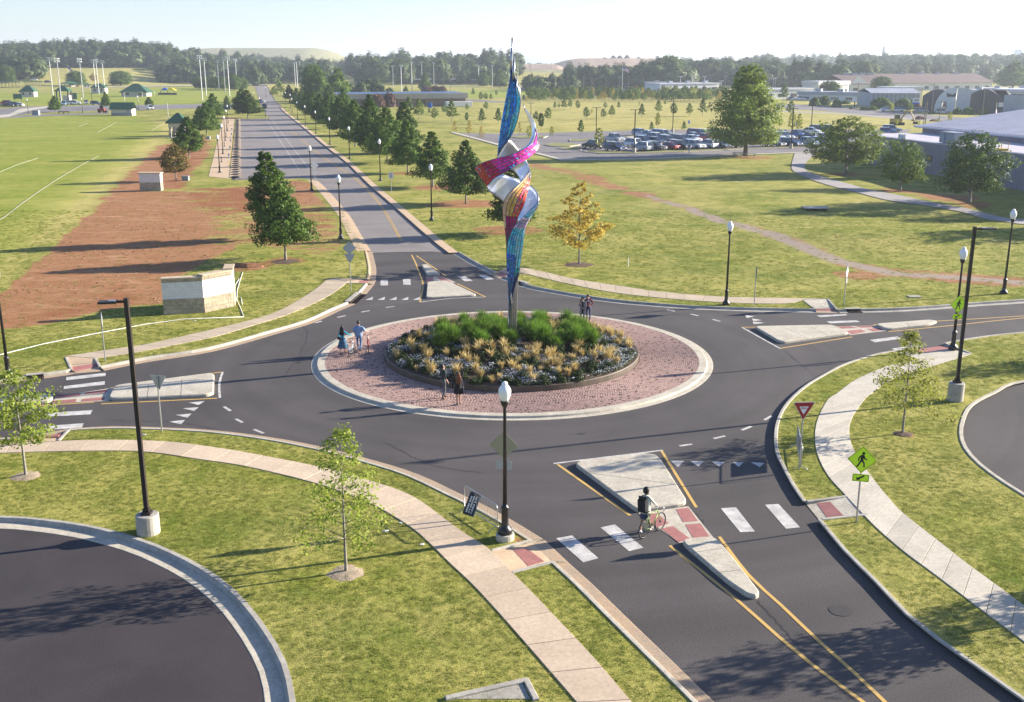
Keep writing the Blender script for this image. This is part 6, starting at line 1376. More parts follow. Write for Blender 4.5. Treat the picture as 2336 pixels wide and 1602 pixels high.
def woods(name, P, label, smin=.55, smax=1.25, seed=0, src=None):
    """P: list of (x,y,scale)"""
    rs_ = np.random.RandomState(seed); me = bpy.data.meshes.new(name); n = len(P)
    z = ter(np.array([p[0] for p in P]), np.array([p[1] for p in P])) if n else []
    me.from_pydata([(p[0], p[1], float(z[i])+(p[3] if len(p) > 3 else 0)) for i, p in enumerate(P)], [], [])
    a = me.attributes.new('s', 'FLOAT', 'POINT'); a.data.foreach_set('value', [p[2]*rs_.uniform(smin, smax) for p in P])
    r = me.attributes.new('r', 'FLOAT', 'POINT'); r.data.foreach_set('value', rs_.uniform(0, 6.28, n))
    o = obj(name, me, kind='stuff'); tag(o, label, 'woodland')
    ng = bpy.data.node_groups.new(name, 'GeometryNodeTree'); ng.interface.new_socket('Geometry', in_out='INPUT', socket_type='NodeSocketGeometry'); ng.interface.new_socket('Geometry', in_out='OUTPUT', socket_type='NodeSocketGeometry')
    N = ng.nodes.new; L = ng.links.new; gi = N('NodeGroupInput'); go = N('NodeGroupOutput'); ip = N('GeometryNodeInstanceOnPoints'); ci = N('GeometryNodeCollectionInfo'); ci.inputs[0].default_value = src or WCOL; ci.inputs[1].default_value = True; ci.inputs[2].default_value = True
    s = N('GeometryNodeInputNamedAttribute'); s.data_type = 'FLOAT'; s.inputs[0].default_value = 's'; rr = N('GeometryNodeInputNamedAttribute'); rr.data_type = 'FLOAT'; rr.inputs[0].default_value = 'r'
    cx_ = N('ShaderNodeCombineXYZ'); L(rr.outputs[0], cx_.inputs[2]); L(gi.outputs[0], ip.inputs['Points']); L(ci.outputs[0], ip.inputs['Instance']); ip.inputs['Pick Instance'].default_value = True
    L(s.outputs[0], ip.inputs['Scale']); L(cx_.outputs[0], ip.inputs['Rotation']); L(ip.outputs[0], go.inputs[0])
    md = o.modifiers.new('scatter', 'NODES'); md.node_group = ng; return o
def band(px0, px1, y0, y1, n, s=1.0, f=None):
    out = []
    for _ in range(n):
        y = rnd.uniform(y0, y1); px = rnd.uniform(px0, px1); x = (px-PW/2)/FL*y*1.0
        if f and not f(x, y): continue
        out.append((x, y, s))
    return out
P = []                                     # wooded hill at left
for _ in range(1500):
    y = rnd.uniform(990, 1330); px = rnd.uniform(-40, 420)
    x = (px-PW/2)/FL*y; e = .5
    if y < 1010+ (px < 150)*(-10)+ (px > 340)*30: continue
    P.append((x, y, 1.05))
woods('woodland', P, 'dense wooded hill rising behind the pale slope at left', seed=1)
woods('woodland', band(-60, 130, 780, 990, 220, .9), 'dark woods below the wooded hill at the left edge', seed=2)
woods('woodland', band(390, 760, 850, 1150, 420, .92), 'dark belt of woods below the long grassy hill', seed=3)
woods('woodland', band(420, 1010, 1150, 1700, 520, .95), 'farther woods reaching from the grassy hill to the centre', seed=4)
woods('woodland', band(810, 1180, 800, 1500, 260, 1.15, lambda x, y: not (950 < (x/y*FL+PW/2) < 985 and y > 1000)), 'woods behind the pale sheds left of the sculpture', seed=5)
woods('woodland', band(1150, 1300, 1900, 2600, 120, .8), 'thin far line of woods beyond the earth mound', seed=6)
woods('woodland', band(1290, 1500, 715, 830, 230, .80)+band(1200, 1310, 640, 720, 90, .50), 'dark wood behind the flag pole', seed=7)
woods('woodland', band(1450, 1960, 700, 960, 640, .95, lambda x, y: y > 790 or not 1560 < (x/y*FL+PW/2) < 1690), 'broad green wood behind the car dealers', seed=8)
woods('woodland', band(1480, 1760, 900, 1400, 240, .95), 'far layer of the broad wood at right', seed=9)
woods('woodland', band(1900, 2420, 900, 1500, 700, .9), 'pale hazy wooded ridge along the right horizon', seed=10)
woods('woodland', band(1700, 2500, 1500, 2600, 500, 1.1), 'most distant wooded ridge at right', seed=11)
woods('woodland', band(740, 900, 520, 600, 26, .5)+band(560,640,760,900,20,.8), 'low scrub woods around the avenue end', seed=12)
def tufts():
    col = bpy.data.collections.new('turf_sources'); TM = leafmat('turf_blade', (.11,.165,.018), (.33,.33,.075), .45)
    for k in range(4):
        rs_ = np.random.RandomState(200+k); o = bpy.data.objects.new('turf_tuft', attr_mesh('turf_tuft', *blades(22, .034, 1.0, .011, rs_, .6, .5, base=.085), TM)); col.objects.link(o)
    rs_ = np.random.RandomState(77); out = []
    pav = []
    for o in COL.objects:
        if o.name.startswith('slab') and len(o.data.vertices) > 6: 
            c = [v.co for v in o.data.vertices]; pav.append((min(v.x for v in c), max(v.x for v in c), min(v.y for v in c), max(v.y for v in c), [(v.co.x, v.co.y) for v in list(o.data.vertices)[:8]]))
    for x0, x1, y0, y1, den, sc_ in ((-26, 26, 19, 50, 55, 1.0), (-50, 45, 50, 80, 17, 1.5), (-60, 62, 80, 125, 5, 2.0)):
        n = int((x1-x0)*(y1-y0)*den); X_ = rs_.uniform(x0, x1, n); Y_ = rs_.uniform(y0, y1, n); ok = np.abs(X_) < .52*Y_+3
        for h in holes: ok &= ~inside(h, X_, Y_)
        ok &= sdist(road_poly, X_, Y_) > .17
        for l in (lot_sw, lot_se): ok &= sdist(l, X_, Y_) > .22
        for (a, b, c, d_, poly) in pav:
            q = (X_ > a) & (X_ < b) & (Y_ > c) & (Y_ < d_) & ok
            if q.any(): ii = np.where(q)[0]; ins = inside(poly, X_[ii], Y_[ii]); ok[ii[ins]] = False
        g_ = [flat(G(*q)) for q in DIRT[0]]; ok &= ~(inside(g_, X_, Y_) & (rs_.uniform(0, 1, n) > .12))
        g_ = [flat(G(*q)) for q in PATH_C]; ok &= ~((sdist(g_, X_, Y_, False) < 2.0) & (rs_.uniform(0, 1, n) > .2))
        for r_ in ((-5.7,33.2,.7),(10.9*0+G(2058,995).x,G(2058,995).y,.5),(G(60,1092).x,G(60,1092).y,.6),(G(1160,1240).x,G(1160,1240).y,.5),(C0.x,C0.y,12)): ok &= np.hypot(X_-r_[0], Y_-r_[1]) > r_[2]
        # clumpier where noise is high
        f = np.sin(X_*.9+1.3*np.sin(Y_*.7))+np.sin(Y_*1.3+X_*.4)+rs_.normal(0, 1.2, n); ok &= f > -1.9
        out += [(float(a), float(b), sc_, LAWN-.005) for a, b in zip(X_[ok], Y_[ok])]
    return out, col
def hill(name, px0, px1, Y, top_px, depth, m, flat_=.5, seed=0, base=-3):
    """long rounded mound: profile along x, gaussian in y"""
    x0 = (px0-PW/2)/FL*Y; x1 = (px1-PW/2)/FL*Y; zt = CAMH+(HOR-top_px)/FL*Y; mb = MB(); nx, ny = 60, 14; rr_ = np.random.RandomState(seed)
    for j in range(ny+1):
        v = j/ny*2-1
        for i in range(nx+1):
            u = i/nx*2-1; a = (1-sst(flat_, 1.0, abs(u)))*(1-sst(.05, 1.0, abs(v)))
            mb.v.append((x0+(x1-x0)*i/nx, Y+depth*v, base+(zt-base)*float(a)+float(a)*(rr_.uniform(-.5,.5) if .05 < a < .98 else 0)))
    mb.f = [(j*(nx+1)+i, j*(nx+1)+i+1, (j+1)*(nx+1)+i+1, (j+1)*(nx+1)+i) for j in range(ny) for i in range(nx)]; mb.m = [0]*len(mb.f)
    return mb.build(name, m, kind='structure', smooth=True)
HG = rough_surface('dry_hill_grass', ((.19,.19,.075),(.27,.235,.11)), .006, .05, .95, .3, .1, streak=(1,.4,3,0), amt=.3); HD = rough_surface('bare_earth', ((.36,.25,.17),(.25,.17,.12)), .012, .06, .95, .4, .1, streak=(1,.5,3,0), amt=.5)
hill('hill', 360, 880, 2300, 112, 420, HG, .42); hill('hill', 1150, 1690, 1500, 133.5, 260, HD, .35, 3); hill('hill', 1120, 1330, 1380, 146, 120, HD, .3, 4)
hill('hill', 1000, 1560, 1150, 158, 200, HG, .3, 5)
for px, top in ((1372,131.5),(1391,127.5),(1405,127.5),(1421,126.5),(1447,131)): hill('spoil_heap', px-13, px+13, 1490, top, 12, mat('spoil_%d'%px, (.10,.095,.085), .95), .0, px, base=18)
hill('mountain_ridge', 700, 1260, 6200, 129.5, 600, HG, .25, 6); hill('mountain_ridge', 1000, 1330, 6600, 127, 600, HG, .2, 7); hill('mountain_ridge', -300, 2700, 6900, 136, 300, HG, .9, 8)
def clods():
    col = bpy.data.collections.new('clod_sources'); cm = [mat('clod_rust', (.17,.075,.035), .95, var=.3, scale=8), mat('clod_pale', (.36,.24,.15), .95, var=.3, scale=8)]
    for k in range(4):
        mb = MB(); mb.ball((0,0,.02), .07, 6, 4, sc3=(1.2,1,.7), jit=.35); o = bpy.data.objects.new('clod', mb.mesh('clod', cm[k%2])); col.objects.link(o)
    g_ = [flat(G(*q)) for q in DIRT[0]]; out = []; rr_ = random.Random(9)
    X_ = np.array([rr_.uniform(-62, -14) for _ in range(26000)]); Y_ = np.array([rr_.uniform(70, 165) for _ in range(26000)])
    f = np.sin(X_*.5+np.sin(Y_*.35)*2)+np.sin(Y_*.42+X_*.2); ok = inside(g_, X_, Y_) & (f+np.array([rr_.gauss(0, .9) for _ in range(26000)]) > .9)
    return [(float(a), float(b), rr_.choice((.25,.3,.4,.4,.5,.8)), LAWN) for a, b in zip(X_[ok], Y_[ok])], col
cp_, cc_ = clods(); o = woods('soil_clods', cp_, 'clods and stones scattered over the bare red soil', .6, 1.4, 41, cc_); del o['category']
tp_, tc_ = tufts(); o = woods('lawn_grass', tp_, 'short ragged grass blades covering the lawns', .6, 1.35, 31, tc_); del o['category']
# ---------------------------------------------------------------- buildings
GRF = mat('green_metal_roof', (.03,.10,.055), .5, var=.15, scale=1); BLKW = mat('pale_block_wall', (.52,.48,.42), .9, var=.1, scale=2); BLKG = mat('grey_block_wall', (.28,.27,.26), .9, var=.1, scale=2)
TANW = mat('tan_fascia', (.40,.35,.28), .8, var=.06, scale=.3); BRK = mat('brown_brick_wall', (.24,.16,.12), .9, var=.2, scale=1.2); ROOFG = mat('pale_metal_roof', (.50,.50,.52), .5, var=.12, scale=.15)
MWALL = mat('lavender_grey_metal_wall', (.20,.19,.24), .6, var=.08, scale=.6); BRNR = mat('brown_shingle_roof', (.17,.12,.11), .9, var=.15, scale=.2); WHTW = mat('white_wall', (.62,.62,.60), .7, var=.06, scale=.3); GRYW = mat('blue_grey_wall', (.30,.33,.38), .7, var=.1, scale=.2); DRK = mat('dark_cladding', (.06,.055,.065), .6, var=.2, scale=.4); BLUR = mat('blue_roof', (.05,.10,.22), .5)
def frame_from(pxA, pxB):
    A = G(*pxA); B = G(*pxB); d = B-A; d.z = 0; return A, math.atan2(d.y, d.x), d.length
def block(t, nm, x0, x1, y0, y1, z0, z1, m): return MB().box(((x0+x1)/2, (y0+y1)/2, (z0+z1)/2), (x1-x0, y1-y0, z1-z0)).build(nm, m, t)
def windows(t, xs, z0, z1, w_, y=-.03, m=None, frame=True):
    for x in xs:
        if frame:
            f = MB(); f.box((x, y-.01, (z0+z1)/2), (w_+.16, .06, z1-z0+.16)); fo = f.build('window', WHTW if m is None else m, t); MB().box((x, y-.05, (z0+z1)/2), (w_, .04, z1-z0)).build('pane', GLASS, fo)
        else: MB().box((x, y-.02, (z0+z1)/2), (w_, .08, z1-z0)).build('window', GLASS, t)
def gable(t, x0, x1, y0, y1, z0, z1, m, along='x', name='roof', ov=.4, th=.12):
    mb = MB(); x0 -= ov; x1 += ov; y0 -= ov; y1 += ov
    if along == 'x': ym = (y0+y1)/2; v = [(x0,y0,z0),(x1,y0,z0),(x1,ym,z1),(x0,ym,z1),(x0,y1,z0),(x1,y1,z0)]; mb.add(v+[(a,b,c-th) for a,b,c in v], [(0,1,2,3),(3,2,5,4),(7,6,9,8),(8,9,10,11),(0,3,9,6),(3,4,10,9),(1,7,8,2),(2,8,11,5),(0,6,7,1),(4,5,11,10)])
    else: xm = (x0+x1)/2; v = [(x0,y0,z0),(xm,y0,z1),(x1,y0,z0),(x0,y1,z0),(xm,y1,z1),(x1,y1,z0)]; mb.add(v+[(a,b,c-th) for a,b,c in v], [(0,1,4,3),(1,2,5,4),(6,9,10,7),(7,10,11,8),(0,6,7,1),(1,7,8,2),(3,4,10,9),(4,5,11,10),(0,3,9,6),(2,8,11,5)])
    ro = mb.build(name, m, t)
    n = int((x1-x0 if along == 'x' else y1-y0)/max(.45, (x1-x0)/26)); sm = MB()
    for k in range(n+1):
        q = k/n
        if along == 'x':
            x = x0+(x1-x0)*q; sm.tube([(x,y0,z0+.03),(x,(y0+y1)/2,z1+.03),(x,y1,z0+.03)], .03, 4)
        else:
            y = y0+(y1-y0)*q; sm.tube([(x0,y,z0+.03),((x0+x1)/2,y,z1+.03),(x1,y,z0+.03)], .03, 4)
    sm.build('standing_seam', m, ro); return ro
def hip(t, x0, x1, y0, y1, z0, z1, m, ov=.7, rl=.25, name='roof'):
    x0 -= ov; x1 += ov; y0 -= ov; y1 += ov; ym = (y0+y1)/2; xa = x0+(x1-x0)*(.5-rl/2); xb = x0+(x1-x0)*(.5+rl/2)
    v = [(x0,y0,z0),(x1,y0,z0),(x1,y1,z0),(x0,y1,z0),(xa,ym,z1),(xb,ym,z1)]
    mb = MB(); mb.add(v, [(0,1,5,4),(1,2,5),(2,3,4,5),(3,0,4)]); mb.box(((x0+x1)/2,ym,z0-.1), (x1-x0,y1-y0,.18)); return mb.build(name, m, t)
def bld(name, label, cat, pxA, pxB):
    A, yaw, Ln = frame_from(pxA, pxB); return thing(name, label, cat, (A.x, A.y, A.z+LAWN), yaw), Ln
def far_h(px, py, top): return HT(px, py, top)
# green roofed block house in the field
t, Ln = bld('field_building', 'small pale block building with a dark green metal roof behind the mown field', 'building', (254,265.5), (301,265.5)); H = far_h(278,265.5,250)
block(t, 'wall', 0, Ln, 0, 4, -.2, H*.45, BLKG); block(t, 'upper_wall', .02, Ln-.02, .02, 3.98, H*.45, H, BLKW); gable(t, 0, Ln, 0, 4, H, far_h(278,265.5,235), GRF); block(t, 'door', Ln-1.6, Ln-.7, -.05, .02, 0, 2, GRYW)
# open shelter
t, Ln = bld('field_shelter', 'open sided shelter with a dark green pyramid roof beside the round oak', 'shelter', (386,316.5), (424,316.5)); H = far_h(400,316.5,281)
for x in (.3, Ln-.3):
    for y in (.3, Ln*.8): MB().box((x,y,H/2), (.42,.42,H)).build('column', BLKG, t)
block(t, 'back_wall', .2, Ln-.2, Ln*.78, Ln*.82, 1.0, H-.2, BLKW); block(t, 'beam', 0, Ln, 0, .3, H-1.0, H-.05, BLKW); block(t, 'slab', -.6, Ln+.6, -.6, Ln*.9, -.1, .08, CONC_GREY); hip(t, 0, Ln, 0, Ln*.85, H, far_h(400,316.5,259.5), GRF, .5, .12)
g = G(388,316); o = MB().cyl((0,0,0), (0,0,HT(388,316,236)), .09, .05, 8).build('flag_pole', GALV); o.location = (g.x, g.y, LAWN); tag(o, 'tall bare pale pole standing beside the green shelter', 'pole')
# pavilions far left
for (a, b, wt, rt, lb, open_) in (((277,221),(335,221),211,192,'large pavilion with a broad dark green hipped roof far left of the avenue',False),((128,231),(158,231),208,197,'tall pavilion with green hipped roof among the light masts',True),((46,222),(78,222),209,196,'pavilion with green roof and white gable near the left edge',False),((209,214),(240,214),200,191,'pale concession building with a dark green roof behind the masts',False),((146,199),(180,199),191,186,'small dark shed behind the tall pavilion',True),((192,202),(206,202),194,190,'little dark hut beside the broad tree',False)):
    t, Ln = bld('pavilion', lb, 'pavilion', a, b); H = far_h(a[0], a[1], wt)
    if open_:
        for x in (.4, Ln-.4):
            for y in (.4, Ln*.7): MB().box((x,y,H/2), (.5,.5,H)).build('column', DRK, t)
        block(t, 'wall', Ln*.5, Ln-.3, .6, Ln*.6, -.2, H*.55, BLKW)
    else: block(t, 'wall', 0, Ln, 0, Ln*.6, -.2, H, BLKW); windows(t, [Ln*.25, Ln*.75], H*.35, H*.8, Ln*.12, frame=False)
    hip(t, 0, Ln, 0, Ln*.65, H, far_h(a[0], a[1], rt), GRF, Ln*.06, .2)
# long covered shelter at left edge
for a, b, lb in (((-20,201),(45,201),'long low shelter with a flat green roof at the far left edge'),((58,200),(95,200),'short low shelter with a flat green roof right of the long one')):
    t, Ln = bld('long_shelter', lb, 'shelter', a, b); H = far_h(a[0], 201, 189)
    for k in range(9): MB().box((Ln*k/8, .5, H/2), (.4,.4,H)).build('column', TANW, t)
    block(t, 'roof', -1, Ln+1, -1, 9, H, H+.5, GRF)
# awning playground
t, Ln = bld('play_awning', 'blue and yellow pointed fabric awning over a playground', 'awning', (366,217), (400,217)); H = far_h(380,217,207)
AW1 = mat('yellow_fabric', (.65,.50,.02), .6); AW2 = mat('blue_fabric', (.02,.07,.45), .6)
for (x0, x1, m, q) in ((0, Ln*.5, AW2, .15), (Ln*.35, Ln, AW1, .65)):
    mb = MB(); c = ((x0+x1)/2, Ln*.25, far_h(380,217,200)); mb.add([(x0,0,H),(x1,0,H),(x1,Ln*.5,H),(x0,Ln*.5,H),c], [(0,1,4),(1,2,4),(2,3,4),(3,0,4)]); mb.build('canopy', m, t)
for x in (.2, Ln*.5, Ln-.2): MB().cyl((x,.2,0), (x,.2,H), .12).build('post', DRK, t)
block(t, 'low_fence', -1, Ln+1, -.6, -.4, 0, H*.45, DRK)
# green scoreboards and goals
t, Ln = bld('scoreboard', 'dark green scoreboard frame near the left edge in front of a pavilion', 'scoreboard', (31,229), (51,229)); H = far_h(40,229,215); block(t, 'board', 0, Ln, 0, .4, H*.2, H, GRF); block(t, 'leg', .2, .6, 0, .3, -.1, H*.2, GRF); block(t, 'leg', Ln-.6, Ln-.2, 0, .3, -.1, H*.2, GRF)
t, Ln = bld('screen', 'dark green screen panel right of the tall pavilion', 'screen', (160,227), (176,227)); H = far_h(165,227,213); block(t, 'board', 0, Ln, 0, .4, 0, H, GRF)
for i, (a, b, tp_, lb) in enumerate((((284,222),(325,222),211,'white football goal before the large pavilion'),((324,219),(353,219),210,'white football goal right of the large pavilion'),((285,233),(315,233),222,'nearer white goal frame on the green pitch'),((1000,204),(1060,204),196.5,'white goal frame on the pitch behind the brick building'),((808,206),(833,206),199,'white goal frame at left of the far pitch'),((983,204),(999,204),192,'tall pale goal at the middle of the far pitch'))):
    t, Ln = bld('goal_frame', lb, 'goal', a, b); H = far_h(a[0], a[1], tp_); MB().tube([(0,0,0),(0,0,H),(Ln,0,H),(Ln,0,0)], .10, 5).build('frame', WHTW, t)
# flood light masts
def mast(px, py, top, lb, heads=2, wd=2.6):
    g = G(px, py); H = HT(px, py, top); t = thing('floodlight_mast', lb, 'light mast', (g.x, g.y, g.z), rnd.uniform(-.3,.3), 'floodlight masts'); rr_ = .20
    MB().cyl((0,0,-1), (0,0,H), rr_*1.3, rr_*.7, 8).build('pole', GALV, t)
    for k in range(heads):
        z = H-.3-k*1.1; MB().box((0,0,z), (wd,.12,.12)).build('cross_arm', GALV, t)
        for x in (-wd*.42, -wd*.14, wd*.14, wd*.42): MB().box((x,-.25,z+.3), (.45,.35,.5)).build('lamp', GALV, t)
ML = [(121,219,132),(140,232,134),(190,224,135),(220,214,137),(226,215,136.5),(239,206,139),(462,230,127.5),(471,219,133),(500,206,137.5),(514,211,132.5),(524,221,130),(541,204,135)]
nm = ['first', 'second', 'third', 'fourth', 'fifth', 'sixth']
for i, (a, b, c) in enumerate(ML): mast(a, b, c, (f'{nm[i]} floodlight mast from the left among the pavilions' if i < 6 else f'{nm[i-6]} mast of the floodlight group left of the avenue'))
MR = [(674,197,143),(679,201,141),(686,190,141),(694,168,132),(699,160,140),(707,160,140),(718,160,137),(747,163,131),(757,157,144),(764,157,143),(802,165,133),(820,160,143),(878,158,142),(897,199,151),(916,211,150),(940,207,142),(963,202,142),(990,198,143),(1060,189,156),(1092,197,150),(1123,202,150),(1012,175,157)]
for i, (a, b, c) in enumerate(MR): mast(a, b, c, f'floodlight mast {"just right of the avenue trees" if a < 760 else "before the central woods" if a < 890 else "on the pitch behind the brick building"}, ' + ordw[[j for j, q in enumerate(sorted([m_ for m_ in MR if (m_[0] < 760) == (a < 760) and (m_[0] < 890) == (a < 890)])) if q[0] == a][0]%12], 1, 2.0)
# brick school building
t, Ln = bld('brick_building', 'long low brown brick building with a wide tan fascia behind the field', 'building', (776,246), (1062,243)); H = far_h(900,244,226); H2 = far_h(900,244,214)
block(t, 'wall', 0, Ln, 0, 22, -.3, H, BRK); block(t, 'fascia', -.8, Ln+.8, -.8, 22.8, H, H2, TANW); block(t, 'roof', 0, Ln, 0, 22, H2, H2+.08, BLUR)
block(t, 'roof_edge', -.9, Ln+.9, -.9, -.6, H2, H2+.12, WHTW); windows(t, [Ln*q for q in (.06,.12,.18,.3,.44,.66,.84)], .9, H*.8, 1.4, frame=False)
t, Ln = bld('white_trailer', 'pale site cabin with a curved roof behind the brick building end', 'cabin', (1010,243), (1058,243)); H = far_h(1020,243,229); block(t, 'wall', 0, Ln, 0, 3, 0, H*.85, WHTW); gable(t, 0, Ln, 0, 3, H*.85, H, WHTW, ov=.1)
t, Ln = bld('white_trailer', 'long pale container in front of the curved roofed cabin', 'container', (1019,245), (1078,244)); H = far_h(1040,245,233); b_ = block(t, 'body', 0, Ln, 0, 2.5, .1, H, WHTW); 
for k in range(24): MB().box((Ln*(k+.5)/24, -.02, H/2+.05), (Ln/70, .06, H*.85)).build('rib', WHTW, t)
t, Ln = bld('blue_container', 'small bright blue skip container beside the brick wall', 'container', (976,246.5), (985,246.5)); H = far_h(980,246.5,236); block(t, 'body', 0, Ln, 0, 1.6, 0, H, mat('bright_blue', (.02,.10,.42), .5)); block(t, 'lid', -.05, Ln+.05, -.05, 1.65, H, H+.1, BLUR)
# sheds centre
for a, b, w1, r1, m1, m2, lb in (((835,185),(905,185),176,174.5,WHTW,ROOFG,'low white shed left of the tall white one'),((875,184),(903,184),175,172,WHTW,ROOFG,'white boxy shed with a bright end wall'),((931,183),(993,182),170,164.5,WHTW,ROOFG,'tall pale metal shed behind the pitch'),((935,191),(1100,192),183,181,DRK,ROOFG,'long dark flat building behind the pitch'),((990,184),(1045,183),178,176,WHTW,ROOFG,'pale low building right of the tall shed'),((2090-0,170),(2282,172),165.5,164.5,WHTW,ROOFG,'long pale far warehouse in front of the right ridge'),
    (((1505,212)),(1640,210),193,191,WHTW,ROOFG,'low white dealership with a thin bright roof line'),((1475,206),(1520,206),193,188,WHTW,GRYW,'dark gabled white office left of the dealership'),((1582,195),(1668,195),174,173,DRK,DRK,'dark flat building behind the lamp standards'),((1740,228),(1852,226),206,203,WHTW,ROOFG,'pale showroom with a flat light roof behind the great tree'),((1820,229),(1990,233),216,209,WHTW,GRYW,'long low office with a pale blue roof'),((1865,220),(1935,218),195,186,WHTW,ROOFG,'light flat roofed block behind the low office'),((2176,222),(2420,226),209,205,GRYW,ROOFG,'long pale metal roof behind the dark arch'),((2230,214),(2420,216),205,201,WHTW,WHTW,'bright flat roof right behind the long metal one'),((2018,232),(2100,232),205,199,WHTW,ROOFG,'pale roof rising behind the grey hall'),((1700,197),(1790,196),189,187,GRYW,ROOFG,'low grey shed in the far yard behind the great tree')):
    t, Ln = bld('warehouse', lb, 'building', a, b); H = far_h(*a, w1); H2 = far_h(*a, r1); D_ = max(10, Ln*.35); block(t, 'wall', 0, Ln, 0, D_, -.4, H, m1); block(t, 'roof', -.5, Ln+.5, -.5, D_+.5, H, H2, m2)
    n = max(3, int(Ln/6)); windows(t, [Ln*(k+.5)/n for k in range(n)], H*.25, H*.6, Ln/n*.5, frame=False)
    if Ln > 30:
        for k in range(3): block(t, 'roof_unit', Ln*(.2+.3*k), Ln*(.2+.3*k)+2.5, 3, 5, H2, H2+1.2, GRYW)
# brown roofed halls
for a, b, w1, r1, lb, fr in (((1938,212),(2040,211),193,172,'white gabled hall with a long brown roof, left one',True),((2030,208),(2262,206),190,169.5,'very long hall with a brown pitched roof behind the trees',False)):
    t, Ln = bld('brown_roofed_hall', lb, 'building', a, b); H = far_h(*a, w1); H2 = far_h(*a, r1); D_ = 34; block(t, 'wall', 0, Ln, 0, D_, -.4, H, WHTW)
    gable(t, 0, Ln, 0, D_, H, H2, BRNR, 'x', ov=1.0)
    if fr: 
        mb = MB(); mb.add([(0,-.3,H),(Ln*.42,-.3,H),(Ln*.16,-.3,H2-.3)], [(0,1,2)]); mb.build('gable_wall', WHTW, t)
    n = int(Ln/7); windows(t, [Ln*(k+.5)/n for k in range(n)], H*.2, H*.55, Ln/n*.4, frame=False)
    for k in range(4): block(t, 'roof_unit', Ln*(.25+.18*k), Ln*(.25+.18*k)+3, D_/2-1, D_/2+1, H2-.4, H2+.9, GRYW)
# grey hall and arched showroom
t, Ln = bld('grey_hall', 'grey panelled hall with a pale low pitched roof by the far road', 'building', (1986,246), (2096,246.5)); H = far_h(1990,246,213); H2 = far_h(1990,246,204); block(t, 'wall', 0, Ln, 0, 26, -.3, H, GRYW); gable(t, 0, Ln, 0, 26, H, H2, ROOFG, 'x', ov=.3)
for k in range(11): MB().box((Ln*(k+.5)/11, -.04, H/2), (.12,.08,H)).build('panel_joint', DRK, t)
t, Ln = bld('arched_showroom', 'dark arched showroom with a tall white curved entrance wing by the far road', 'building', (2098,256), (2336,262)); 
def archprof(x0, x1, h0, h1, n=12): return [(x0+(x1-x0)*k/n, h0+(h1-h0)*math.sin(math.pi*k/n)) for k in range(n+1)]
H = far_h(2200,259,214); xs0 = Ln*.50; xs1 = Ln*.79
ap = archprof(Ln*.42, Ln*.80, far_h(2200,259,230), far_h(2200,259,204)); mb = MB(); n = len(ap); mb.add([(x,0,z) for x, z in ap]+[(x,22,z) for x, z in ap]+[(ap[0][0],0,0),(ap[-1][0],0,0)], [(i, i+1, n+i+1, n+i) for i in range(n-1)]+[tuple(list(range(n-1,-1,-1))+[2*n, 2*n+1])]); mb.build('arched_wall', DRK, t)
ap = archprof(0, Ln*.30, far_h(2200,259,222), far_h(2200,259,206)); mb = MB(); n = len(ap); mb.add([(x,2,z) for x, z in ap]+[(x,22,z) for x, z in ap]+[(ap[0][0],2,0),(ap[-1][0],2,0)], [(i, i+1, n+i+1, n+i) for i in range(n-1)]+[tuple(list(range(n-1,-1,-1))+[2*n, 2*n+1])]); mb.build('arched_wall', DRK, t)
wg = [(Ln*.20,0),(Ln*.13,0)] if False else None
Hs = far_h(2180,258,200); x_ = lambda px: (px-2098)/(2336-2098)*Ln
mb = MB(); pts_ = [(x_(2136),0),(x_(2150),0),(x_(2156),Hs*.45),(x_(2163),Hs*.45),(x_(2169),0),(x_(2183),0),(x_(2186),Hs)]; arc = [(x_(2186-50*math.sin(math.pi/2*k/8)), Hs*math.cos(math.pi/2*k/8)**.8) for k in range(1, 8)]
pl_ = pts_+arc; mb.add([(x,-3,z) for x, z in pl_]+[(x,-2.4,z) for x, z in pl_], [tuple(range(len(pl_))), tuple(range(2*len(pl_)-1, len(pl_)-1, -1))]+[(i, len(pl_)+i, len(pl_)+(i+1)%len(pl_), (i+1)%len(pl_)) for i in range(len(pl_))]); mb.build('white_wing', WHTW, t)
mb = MB(); mb.add([(x_(2186),-3,0),(x_(2215),-1,0),(x_(2215),-1,Hs*.93),(x_(2186),-3,Hs)], [(0,1,2,3)]); mb.build('white_side_wing', ROOFG, t)
block(t, 'wall', Ln*.80, Ln*1.1, 0, 22, -.3, far_h(2300,262,219), GRYW); block(t, 'roof', Ln*.66, Ln*1.1, 4, 22, far_h(2300,262,209), far_h(2300,262,206), ROOFG)
mb = MB(); 
for k, (u, v, w_, h_) in enumerate(((2165,217,2,5),(2168,219,2,3.5),(2171,218,2,4),(2175,219,3,2.5),(2180,218,2.4,4),(2183,216.5,2,3))): mb.box((x_(u),-3.1,far_h(2165,258,v)), (w_*.25,.1,h_*.25))
mb.build('wall_lettering', DRK, t)
t, Ln = bld('roadside_sign', 'white and blue billboard sign on posts by the far road', 'sign', (2080,262), (2095,262)); H0 = far_h(2085,262,238.5); H1 = far_h(2085,262,224.5); block(t, 'panel', 0, Ln, 0, .4, H0+.5, H1, WHTW); block(t, 'blue_band', 0, Ln, -.03, .43, H0, H0+.5, AW2); block(t, 'post', Ln*.3, Ln*.36, .1, .3, -.1, H0, DRK); block(t, 'post', Ln*.66, Ln*.72, .1, .3, -.1, H0, DRK)
mb = MB()
for k in range(5): mb.box((Ln*(.2+.14*k), -.02, H0+(H1-H0)*.62), (Ln*.09,.03,(H1-H0)*(.30 if k%2 else .22)))
mb.build('lettering', DRK, t)
